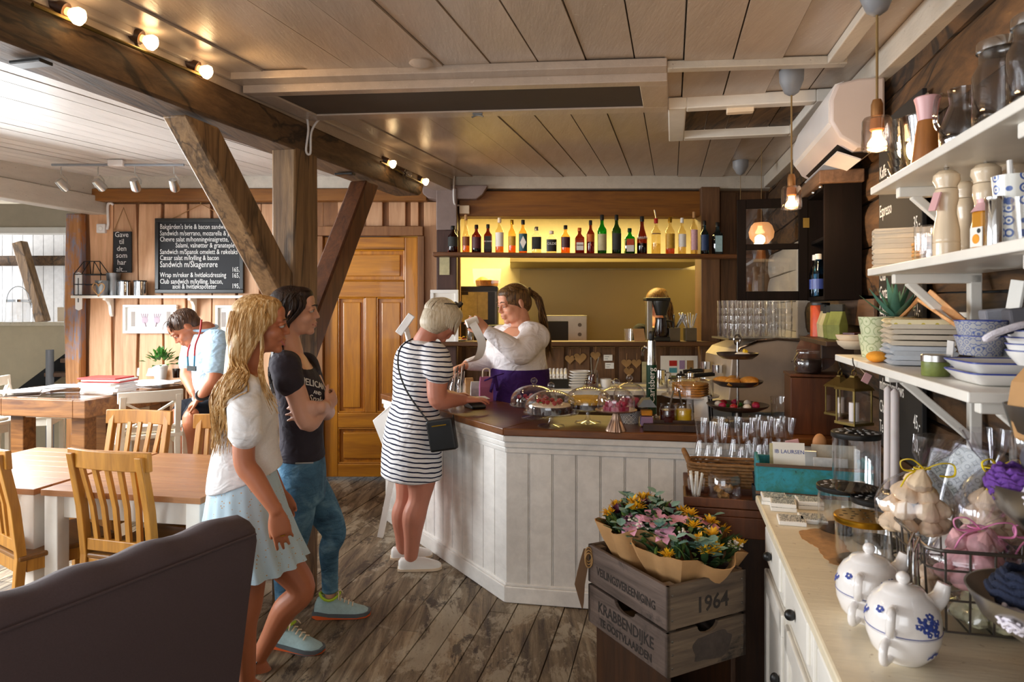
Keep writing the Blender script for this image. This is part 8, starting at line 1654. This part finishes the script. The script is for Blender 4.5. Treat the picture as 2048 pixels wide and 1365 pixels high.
# coasters
co = MB(); co.box((0, 0, .007), (.085, .085, .014)); g = random.Random(21); c0 = None
for k, (px, py, n) in enumerate(((1548, 1006, 2), (1590, 1003, 1), (1566, 1018, 2), (1618, 1014, 2), (1583, 1045, 1), (1625, 1042, 1))):
    for j in range(n):
        p = sd(px, py); p.z += .0145*j; lb = ['patterned stone coaster at the far left of the coaster piles', 'patterned coaster beside the foot of the turquoise crate', 'patterned coaster in the middle pile before the turquoise crate', 'patterned coaster in the pile next to the glass canister', 'single coaster nearest the sideboard edge', 'single coaster nearest the glass canister'][k]
        o = MB(); o.box((0, 0, .0065), (.084, .084, .013)); oo = one('coaster', lb, 'coaster', o, 'paper', p, an+g.uniform(-.1, .1), 'coaster pile %s' % 'abcdef'[k] if n > 1 else None, 0, .002); part(oo, 'print', 'coaster_print', XB_((0, 0, .0134), (.074, .074, .0012)), 0)
# a stain worn into the painted top between the canisters and the front edge
mb = MB(); g = random.Random(31); pl = [(1600, 1062), (1640, 1058), (1668, 1066), (1690, 1090), (1700, 1112), (1692, 1128), (1668, 1130), (1650, 1118), (1638, 1100), (1622, 1088), (1604, 1078)]
P_ = catmull([sd(*q) for q in pl+pl[:1]], 5)[:-1]; P_ = [q+V((g.uniform(-.004, .004), g.uniform(-.004, .004), 0)) for q in P_]; mb.loft([[V((q.x, q.y, TS+z)) for q in P_] for z in (-.0004, .0004)])
sb_ = [o for o in COL.objects if o.name == 'sideboard'][0]; st0 = mb.build('worn_patch', 'stain', sb_, 0); st0.matrix_parent_inverse = (MX.Translation(sb_.location) @ MX.Rotation(RWZ, 4, 'Z')).inverted()
# tea-for-one sets
def teaset(label, p, rz, proto=[]):
    if proto: return copy_tree(proto[0], label, p, rz)
    t = T('teapot', label, 'teapot', p, rz, 'stacked tea-for-one sets'); proto.append(t); r = .068
    part(t, 'cup', 'porcelain', LA_([(0, 0), (.038, 0), (.042, .004), (.058, .022), (r*.985, .048), (r, .062), (r*.96, .064), (0, .06)], 44)); part(t, 'pot', 'porcelain', LA_([(0, .064), (r*.96, .0645), (r*1.0, .067), (r*1.0, .084), (r*.93, .106), (r*.78, .123), (r*.62, .132), (.040, .1345), (0, .1345)], 44)); lid = part(t, 'lid', 'porcelain', LA_([(0, .135), (.041, .135), (.036, .141), (.012, .147), (.006, .150), (0, .151)], 36)); part(lid, 'knob', 'porcelain', EL_((0, 0, .160), (.013, .013, .0125)))
    part(t, 'spout', 'porcelain', TU_(catmull([(.050, .012, .10), (.074, .016, .118), (.084, .018, .146)], 5), [.024-.010*k/10 for k in range(11)], 14, M=rotm(0, 0, .3), flat=.8)); part(t, 'pot_handle', 'porcelain', TU_(catmull([(-.02, -.055, .115), (-.025, -.088, .118), (-.027, -.093, .095), (-.026, -.076, .074), (-.022, -.064, .073)], 5), .0085, 10)); part(t, 'cup_handle', 'porcelain', TU_(catmull([(-.03, -.056, .052), (-.038, -.086, .05), (-.038, -.085, .022), (-.026, -.050, .016)], 5), .008, 10))
    part(t, 'blue_line', 'blue_rim', TU_([(r*1.003*cos(a), r*1.003*sin(a), .0665) for a in [2*pi*k/60 for k in range(60)]], .0008, 6, closed=True))
    def sp(az, z):                                            # point on the belly of the pot
        prz = [(0, .038), (.022, .058), (.048, r*.985), (.064, r), (.084, r), (.106, r*.93), (.123, r*.78), (.132, r*.62), (.14, .04)]
        for (z0, r0), (z1, r1) in zip(prz, prz[1:]):
            if z0 <= z <= z1: rr = r0+(r1-r0)*(z-z0)/(z1-z0); break
        return V((rr*cos(az), rr*sin(az), z)), V((cos(az), sin(az), 1.0*(z-.066)/.05)).normalized()
    for az, z, s_ in ((-.62, .098, .0085), (-.80, .104, .0065), (-.46, .090, .0075), (-.70, .086, .006), (-.90, .092, .005), (-.52, .108, .006), (-.36, .078, .006), (-.60, .076, .004), (-.30, .098, .005), (-2.0, .108, .006), (-2.6, .095, .007), (-2.75, .085, .005), (-.30, .030, .007), (-.45, .026, .005)):
        c_, n_ = sp(az-.32, z); Q = n_.to_track_quat('Z', 'Y').to_matrix().to_4x4(); M_ = MX.Translation(c_+n_*.0002) @ Q
        s_ *= 1.45; fl = part(t, 'painted_flower', 'blue_print', lambda b: [b.ell((s_*.62*cos(k*2*pi/5), s_*.62*sin(k*2*pi/5), 0), (s_*.48, s_*.48, .0007), 8, 6, 0, M_) for k in range(5)]); part(fl, 'flower_eye', 'porcelain', EL_((0, 0, .0004), (s_*.26, s_*.26, .0007), 8, 6, 0, M_))
    return t
teaset('white porcelain teapot on cup with blue flowers, foremost of the pair', sd(1806, 1316), rad(-26)); teaset('white porcelain teapot on cup with blue flowers, behind the foremost one', sd(1738, 1240), rad(-24))
# wire basket
u0, u1, v0, v1, hb = .535, .835, 1.625, 1.935, .182; cu, cv = (u0+u1)/2, (v0+v1)/2; t = T('wire_basket', 'grey wire basket packed with bags of meringues on the sideboard', 'basket', R(cu, cv, TS), TH); a_, b_ = (u1-u0)/2, (v1-v0)/2
def rrect(a, b, z, r=.03, k=5): return [(sx*(a-r)+r*cos(q), sy*(b-r)+r*sin(q), z) for sx, sy, q0 in ((1, 1, 0), (-1, 1, pi/2), (-1, -1, pi), (1, -1, 3*pi/2)) for q in [q0+pi/2*j/k for j in range(k+1)]]
part(t, 'top_rim', 'wire', TU_(rrect(a_, b_, hb), .0042, 8, closed=True))
for z in (.006, .075, .14): part(t, 'side_wire', 'wire', TU_(rrect(a_*(.92+.08*z/hb), b_*(.92+.08*z/hb), z), .0026, 6, closed=True))
for i in range(6):
    f_ = -1+2*(i+.5)/6
    for sgn in (-1, 1): part(t, 'upright_wire', 'wire', TU_([(f_*a_*.9, sgn*b_*.92, .006), (f_*a_*.95, sgn*b_, hb)], .0026, 6)); part(t, 'upright_wire', 'wire', TU_([(sgn*a_*.92, f_*b_*.9, .006), (sgn*a_, f_*b_*.95, hb)], .0026, 6))
    part(t, 'floor_wire', 'wire', TU_([(f_*a_*.9, -b_*.92, .006), (f_*a_*.9, b_*.92, .006)], .0022, 6))
h_ = part(t, 'handle', 'chrome', lambda b: [b.tube(catmull([(-a_-.004, y, hb+.012), (-a_-.018, y-.01, hb-.02), (-a_-.022, y-.02, hb-.075), (-a_-.01, y, hb-.10), (-a_-.006, y+.012, hb-.05), (-a_-.004, y+.01, hb+.01)], 5), .0032, 8) for y in (-.11, -.075)])
# bags of meringues
def whirl(b, c, r, seed):
    g = random.Random(seed); tl = V((g.uniform(-.4, .4), g.uniform(-.4, .4), 1)).normalized(); Q = tl.to_track_quat('Z', 'Y').to_matrix().to_4x4(); ph = g.random()*6
    b.lathe([(0, -.55*r), (.75*r, -.5*r), (1.0*r, -.15*r), (.92*r, .2*r), (.6*r, .6*r), (.25*r, .95*r), (0, 1.15*r)], 30, M=MX.Translation(c) @ Q, wob=lambda a, z: 1+.065*cos(a*2*pi*9+z/r*2.6+ph))
def bag(label, p, rz, w, h, m_, rib, n, rad_, lean=0, seed=1, fill=.6):
    """clear bag gathered under a ribbon, full of piped meringues"""
    t = T('meringue_bag', label, 'bag of meringues', p, rz); g = random.Random(seed); hN = h*.66; N = 40
    pr = [(.62, .0), (.92, .015), (1.0, .25*hN), (.96, .5*hN), (.72, .75*hN), (.30, .95*hN), (.14, hN), (.16, hN+.01), (.42, hN+.45*(h-hN)), (.60, h)]
    def crumple(x, y, z): k = .10*mnoise.noise(V((x*30, y*30, z*30+seed))); return 1+k
    def _b(b):
        rings = []
        for q, z in pr:
            row = []
            for j in range(N):
                a = 2*pi*j/N; rr = w*q*(1+.05*cos(a*9+seed)*(1 if z < hN else 2.4)); x, y = rr*cos(a), rr*.8*sin(a); k = crumple(x, y, z); row.append((x*k+lean*max(0, z-hN*.8), y*k, z))
            rings.append(row)
        b.loft(rings, cap=False)
    part(t, 'cellophane', 'cello', _b, 50); lay = 0; k = 0
    while k < n:
        z = rad_*.6+lay*rad_*1.25; rw_ = w*(.95 if z < .4*hN else .7); m = 6 if lay < 2 else 4
        for j in range(m):
            if k >= n: break
            a = 2*pi*j/m+lay*.9+seed; rr = (rw_-rad_) * (.85 if j or m < 4 else .85); part(t, 'meringue', m_, lambda b: whirl(b, V((rr*cos(a), rr*.75*sin(a), z)), rad_*g.uniform(.9, 1.1), seed*31+k), 50); k += 1
        lay += 1
    c_ = V((lean*hN*.2, 0, hN)); s_ = w*.16
    if rib: part(t, 'ribbon', rib, lambda b: (b.tube([c_+V((s_*1.1*cos(q), s_*.9*sin(q), 0)) for q in [2*pi*j/16 for j in range(16)]], .004, 6, closed=True, flat=.5), b.tube(catmull([c_+V((0, -s_, 0)), c_+V((-.03, -s_-.012, .025)), c_+V((-.055, -s_-.01, .02)), c_+V((-.05, -s_-.012, .0)), c_+V((-.02, -s_-.008, -.002)), c_+V((0, -s_, 0))], 5), .0035, 6, flat=.5), b.tube(catmull([c_+V((0, -s_, 0)), c_+V((.03, -s_-.012, .018)), c_+V((.06, -s_-.01, .016)), c_+V((.06, -s_-.012, -.01)), c_+V((.03, -s_-.01, -.012))], 5), .0035, 6, flat=.5), b.tube(catmull([c_+V((0, -s_, 0)), c_+V((-.04, -s_-.02, -.01)), c_+V((-.06, -s_-.025, -.04))], 4), .002, 6)))
    return t
bag('bag of peach meringues with yellow bow on the far side of the wire basket', R(.585, 1.87, TS+.150), TH, .092, .235, 'meringue', 'ribbon_yellow', 17, .029, .5, 2)
bag('bag of peach meringues with yellow bow behind the pink ribbon', R(.735, 1.82, TS+.155), TH+.5, .088, .26, 'meringue', 'ribbon_yellow', 15, .029, -.2, 5)
bag('bag of pink meringues lying in the wire basket under a pink bow', R(.655, 1.715, TS+.088), TH, .095, .19, 'meringue_pink', 'ribbon_pink', 16, .029, .25, 3)
bag('bag of pale green meringues at the bottom front of the wire basket', R(.680, 1.695, TS+.010), TH, .092, .11, 'meringue_green', None, 13, .026, 0, 7)
bag('bag of pinkish meringues at the near right of the wire basket', R(.785, 1.73, TS+.094), TH, .062, .16, 'meringue_pink', 'ribbon_pink', 6, .028, 0, 9)
bag('bag of cream meringues low in the left side of the wire basket', R(.595, 1.85, TS+.010), TH, .058, .13, 'meringue', None, 7, .026, 0, 11)
# patterned napkin packs and a blue-grey box leaning at the wall
for k, (u, v, h_, w, a1, lb) in enumerate(((.74, 2.25, .27, .075, .16, 'grey lozenge-patterned pack in clear wrap, the shorter of two by the wall'), (.74, 2.13, .31, .085, .20, 'grey lozenge-patterned pack in clear wrap, the taller of two by the wall'))):
    t = T('napkin_pack', lb, 'napkin pack', R(u, v, TS+.002), TH); t.rotation_euler = (rad(-8), a1, TH-.4); part(t, 'pack', 'paper_hex', XB_((0, 0, h_/2), (w, .05, h_)), 0, .006); part(t, 'wrap', 'cello', XB_((0, 0, h_/2+.006), (w+.008, .058, h_+.02)), 0, .006)
mb = MB(); mb.box((0, 0, .085), (.10, .06, .17)); one('metal_box', 'blue-grey metal box behind the peach meringue bags', 'box', mb, 'zinc_blue', R(.80, 1.99, TS), TH+.2, None, 0, .006)
# bowl stand with knitted things
o_ = R(.617, 1.33, TS); t = T('bowl_stand', 'three-tier stand of steel bowls with knitted things at the right picture edge', 'stand', o_); part(t, 'pole', 'steel_dark', TU_([(.0, 0, .0), (.0, 0, .52)], .008, 10)); part(t, 'foot', 'steel_dark', LA_([(0, 0), (.07, 0), (.065, .012), (.03, .04), (.012, .11), (0, .11)], 28))
for nm, z_, r_ in (('lower_bowl', .13, .118), ('middle_bowl', .315, .088), ('upper_bowl', .45, .062)): part(t, nm, 'steel', LA_([(0, z_), (r_*.35, z_+.004), (r_*.8, z_+.04), (r_, z_+.085), (r_*.97, z_+.085), (r_*.77, z_+.046), (r_*.33, z_+.010), (0, z_+.006)], 44))
def knit(label, m_, dx, dy, z, rx, ry, rz_, a=0, cat='knitting'):
    mb = MB(); n = 26
    for k in range(7): mb.tube([V((rx*(1-.10*abs(k-3))*cos(q), ry*(1-.10*abs(k-3))*sin(q), rz_*(k-3)/3.2+.004*sin(q*9+k*2)))+V((0, 0, rz_)) for q in [2*pi*j/n for j in range(n)]], rz_*.26, 8, closed=True)
    mb.ell((0, 0, rz_), (rx*.95, ry*.95, rz_*1.02), 18, 10); o = one('knitted_cloth', label, cat, mb, m_, o_+V((dx, dy, z)), a); return o
knit('dark navy knitted cloth heaped in the lower steel bowl', 'yarn_navy', -.005, .005, .185, .075, .06, .030, -.35); knit('white and lilac crocheted piece lying in the lower steel bowl', 'yarn_white', -.06, -.025, .172, .045, .035, .014, .7); knit('bright pink knitted piece at the front of the lower steel bowl', 'yarn_pink', .0, -.07, .175, .035, .028, .022)
knit('purple knitted piece in the middle steel bowl', 'yarn_purple', -.035, .02, .375, .05, .04, .024, .3); knit('white crocheted piece in front in the middle steel bowl', 'yarn_white', -.03, -.04, .372, .04, .028, .018, .2)
mb = MB(); mb.loft([[(x*q, y*q, z) for x, y in ((-1, -.6), (1, -.6), (1, .6), (-1, .6))] for q, z in ((.035, 0), (.045, .06), (.04, .10), (.02, .13))]); one('paper_parcel', 'kraft paper parcel sticking out of the upper steel bowl', 'parcel', mb, 'kraft', o_+V((-.01, 0, .475)), .3, None, 0, .006)
tb_ = T('gift_bag', 'clear shiny gift bag standing in the middle steel bowl', 'bag', o_+V((.03, .02, .385)), .4); part(tb_, 'cellophane', 'cello', LA_([(.04, 0), (.06, .03), (.065, .09), (.05, .13), (.055, .16)], 24, cap=False, wob=lambda a, z: 1+.09*sin(a*30+z*90))); part(tb_, 'knitted_filling', 'grey_dark', EL_((0, 0, .05), (.05, .05, .045)))
# ---- old auction crate with flowers on an upturned box
ca = rad(27); cx, cy = (1335-1024)/F*2.27, 2.27; e1 = V((cos(ca), sin(ca), 0)); e2 = V((-sin(ca), cos(ca), 0)); LX, LY, HZ, Z0 = .355, .478, .305, .345
ctr_ = V((cx, cy, 0))+e1*LX/2+e2*LY/2
t = T('flower_crate', 'weathered auction crate dated 1964 filled with bouquets', 'crate', ctr_+Z*Z0, ca)
def side(nm, axis, sgn, z0, z1, notch=0):
    L = LX if axis == 'x' else LY; pts = [(-L/2, z0), (L/2, z0), (L/2, z1)]
    if notch: pts += [(L*.16, z1)]+[(L*.13*cos(q), z1-.030*sin(q)) for q in [pi*j/10 for j in range(11)]]+[(-L*.16, z1)]
    pts += [(-L/2, z1)]; w = .016; off = sgn*((LY if axis == 'x' else LX)/2); o0, o1 = (off, off-sgn*w)
    P = [[(x, o, z) if axis == 'x' else (o, x, z) for x, z in pts] for o in (o0, o1)]
    return part(t, nm, 'crate' if axis == 'x' else 'crate_y', LO_(P), 0, .003)
F1 = side('upper_board', 'x', -1, .158, HZ); F2 = side('lower_board', 'x', -1, .0, .148, 1); S1 = side('upper_board', 'y', -1, .158, HZ); S2 = side('lower_board', 'y', -1, 0, .148, 1); side('upper_board', 'x', 1, .158, HZ); side('lower_board', 'x', 1, 0, .148, 1); side('upper_board', 'y', 1, .158, HZ); side('lower_board', 'y', 1, 0, .148, 1); part(t, 'bottom', 'crate', XB_((0, 0, .008), (LX-.04, LY-.04, .014)), 0)
for sx in (-1, 1):
    for sy in (-1, 1): part(t, 'corner_post', 'crate', XB_((sx*(LX/2-.034), sy*(LY/2-.034), HZ/2), (.033, .033, HZ-.01)), 0)
text('1964', .075, MX.Translation((.02, -LY/2-.0008, .195)) @ STAND, 'stencil', F1, 'stencil', 'CENTER', .0004, bold=.0012)
SIDE = MX.Translation((-LX/2-.0008, 0, 0)) @ rotm(0, 0, -pi/2) @ STAND
text('VEILINGSVEREENIGING', .043, MX.Translation((0, 0, .205)) @ SIDE, 'stencil', S1, 'stencil', 'CENTER', .0004, .80, bold=.0006); text('KRABBENDIJKE', .058, MX.Translation((0, 0, .066)) @ SIDE, 'stencil', S2, 'stencil', 'CENTER', .0004, .86, bold=.0008); text('TE OOSTVLAARDEN', .040, MX.Translation((0, 0, .018)) @ SIDE, 'stencil', S2, 'stencil', 'CENTER', .0004, .86, bold=.0008)
part(F2, 'faded_stamp', 'stencil_faded', LO_([[(x, -LY/2-y, z) for x, z in [(.02+.085*math.copysign(abs(cos(q))**.6, cos(q))*(1+.08*sin(q*7)), .068+.045*math.copysign(abs(sin(q))**.6, sin(q))*(1+.1*cos(q*5))) for q in [2*pi*j/40 for j in range(40)]]] for y in (0, .0006)]), 0)
part(t, 'nail', 'steel_dark', lambda b: [b.ell((sx*(LX/2-.02), -LY/2-.001, z), (.004, .002, .004), 8, 6) for sx in (-1, 1) for z in (.03, .075, .12, .19, .23, .275)])
rb = T('cloth_ribbon', 'brown cloth ribbon and twine tied to the far corner of the flower crate', 'ribbon', ctr_+(MX.Rotation(ca, 4, 'Z') @ V((-LX/2-.012, LY/2-.01, 0)))+Z*(Z0+.27)); part(rb, 'cloth', 'kraft_dark', LO_([[(x-w, -.002, z), (x+w, -.004, z), (x+w, .004, z), (x-w, .003, z)] for x, w, z in ((0, .012, .02), (-.012, .018, -.04), (-.028, .02, -.12), (-.02, .008, -.19), (-.018, .002, -.215))]), 0); part(rb, 'twine', 'linen_tan', lambda b: [b.tube([(.014*cos(q)+.006, -.008-.004*k, .0+.028*sin(q)-.01*k) for q in [2*pi*j/16 for j in range(16)]], .003, 6, closed=True) for k in range(3)])
bx = T('wooden_box', 'dark upturned wooden box carrying the flower crate', 'box', ctr_, ca); zz = Z0-.001
for sx in (-1, 1): part(bx, 'end_board', 'dark_wood', XB_((sx*(LX/2-.03), 0, zz/2), (.022, LY-.06, zz)), 0, .003)
for sy in (-1, 1):
    for z in (.05, .17): part(bx, 'side_board', 'dark_wood', XB_((0, sy*(LY/2-.045), z), (LX-.085, .018, .09)), 0, .003)
part(bx, 'top_board', 'dark_wood', XB_((0, 0, zz-.012), (LX-.085, LY-.11, .02)), 0, .003)
# bouquets: kraft paper, leaves and blooms
bq_g = random.Random(17)
def bloom_lily(b, c, n_, r, g):
    Q = MX.Translation(c) @ V(n_).to_track_quat('Z', 'Y').to_matrix().to_4x4()
    for k in range(6):
        a = k*pi/3+g.random()*.2; rr = r*(1 if k % 2 else .9); d_ = V((cos(a), sin(a), 0)); s_ = V((-sin(a), cos(a), 0)); L = [(0, .0, .05), (.35, .12, .30), (.75, .22, .28), (1.05, .10, .02)]
        vs = []
        for q, z, w in L: vs += [d_*rr*q+Z*rr*(z+.05*w)-s_*rr*w, d_*rr*q+Z*rr*(z-.03), d_*rr*q+Z*rr*(z+.05*w)+s_*rr*w]
        b.add(vs, [(3*i+j, 3*i+j+1, 3*i+j+4, 3*i+j+3) for i in range(3) for j in range(2)], 0, Q)
def leaf(b, c, d_, L, w):
    d_ = V(d_).normalized(); s_ = d_.cross(Z); s_ = s_.normalized() if s_.length > .05 else V((1, 0, 0)); n_ = s_.cross(d_); vs = []
    for q, ww, h_ in ((0, .15, 0), (.3, .9, .06), (.65, .85, .04), (1, .05, -.06)): vs += [c+d_*L*q-s_*w*ww+n_*L*h_, c+d_*L*q+n_*L*(h_-.03), c+d_*L*q+s_*w*ww+n_*L*h_]
    b.add(vs, [(3*i+j, 3*i+j+1, 3*i+j+4, 3*i+j+3) for i in range(3) for j in range(2)])
def cluster(b, c, r, n, sz, g):
    for k in range(n):
        d_ = V((g.gauss(0, 1), g.gauss(0, 1), abs(g.gauss(0, 1))+.3)).normalized(); leaf(b, c+d_*r*.2, d_, r*g.uniform(.7, 1.1), sz)
def bouquet(label, p, R_, tilt, seed, hgt):
    g = random.Random(seed); t = T('bouquet', label, 'bouquet', p, 0); ax = V(tilt).normalized(); Q = ax.to_track_quat('Z', 'Y').to_matrix().to_4x4(); H_ = hgt
    def pp(b):
        rings = []
        for q, z in ((.30, 0), (.45, H_*.25), (.72, H_*.55), (.98, H_*.8), (1.12, H_*.98)): rings.append([(R_*q*(1+.09*sin(a*7+seed)*q+.05*sin(a*13))*cos(a), R_*q*(1+.09*sin(a*7+seed)*q)*sin(a), z+.012*sin(a*5+seed)*q) for a in [2*pi*j/56 for j in range(56)]])
        inner = [[(x*.985, y*.985, z+.001) for x, y, z in r] for r in rings[::-1]]; b.loft(rings+inner, cap=False, M=Q)
    part(t, 'kraft_wrap', 'kraft', pp, 40)
    def top(k=1.0):
        a = g.uniform(0, 2*pi); rr = R_*sqrt(g.random())*k; dome_ = H_*.92+.075*(1-(rr/R_)**2); return Q @ V((rr*cos(a), rr*sin(a), dome_)), (Q.to_3x3() @ V((cos(a)*rr/R_*.9, sin(a)*rr/R_*.9, 1))).normalized()
    part(t, 'filler_greens', 'leaf_dark', lambda b: [leaf(b, q-n_*.03, n_+V((g.uniform(-.7, .7), g.uniform(-.7, .7), g.uniform(-.2, .4))), g.uniform(.05, .09), g.uniform(.010, .018)) for q, n_ in [top(.97) for _ in range(170)]], 0)
    part(t, 'light_greens', 'leaf_mid', lambda b: [leaf(b, q-n_*.01, n_+V((g.uniform(-.8, .8), g.uniform(-.8, .8), g.uniform(-.2, .4))), g.uniform(.04, .07), g.uniform(.006, .012)) for q, n_ in [top() for _ in range(70)]], 0)
    for k in range(9): q, n_ = top(1.05); part(t, 'eucalyptus', 'euca', lambda b: [leaf(b, q+n_*.012*j, n_*.4+V((cos(j*2.2+k), sin(j*2.2+k), .1)), .042, .019) for j in range(6)], 0)
    for k in range(5): q, n_ = top(.85); part(t, 'lily', 'petal_pink', lambda b: bloom_lily(b, q+n_*.018, n_, g.uniform(.042, .060), g), 0)
    for k in range(4): q, n_ = top(.85); part(t, 'dark_bloom', 'petal_purple', lambda b: cluster(b, q+n_*.005, .034, 26, .012, g), 0)
    for k in range(15): q, n_ = top(1.0); part(t, 'yellow_bloom', 'petal_yellow', lambda b: cluster(b, q+n_*.026, .032, 22, .006, g), 0)
    for k in range(7): q, n_ = top(.95); part(t, 'small_white_bloom', 'petal_white', lambda b: [b.ell(q+n_*.02+V((g.uniform(-.022, .022), g.uniform(-.022, .022), g.uniform(-.01, .012))), (.005, .005, .004), 6, 4) for _ in range(16)])
    return t
cz_ = Z0+.085; W3 = lambda x, y: ctr_+(MX.Rotation(ca, 4, 'Z') @ V((x, y, 0)))
bouquet('front bouquet in brown paper with yellow and pink flowers, nearest the crate date', W3(.04, -.045)+Z*cz_, .18, (.08, -.06, 1), 3, .295)
bouquet('rear bouquet with the large pink lily, leaning towards the bar', W3(-.005, .085)+Z*cz_, .165, (.0, .05, 1), 8, .325)
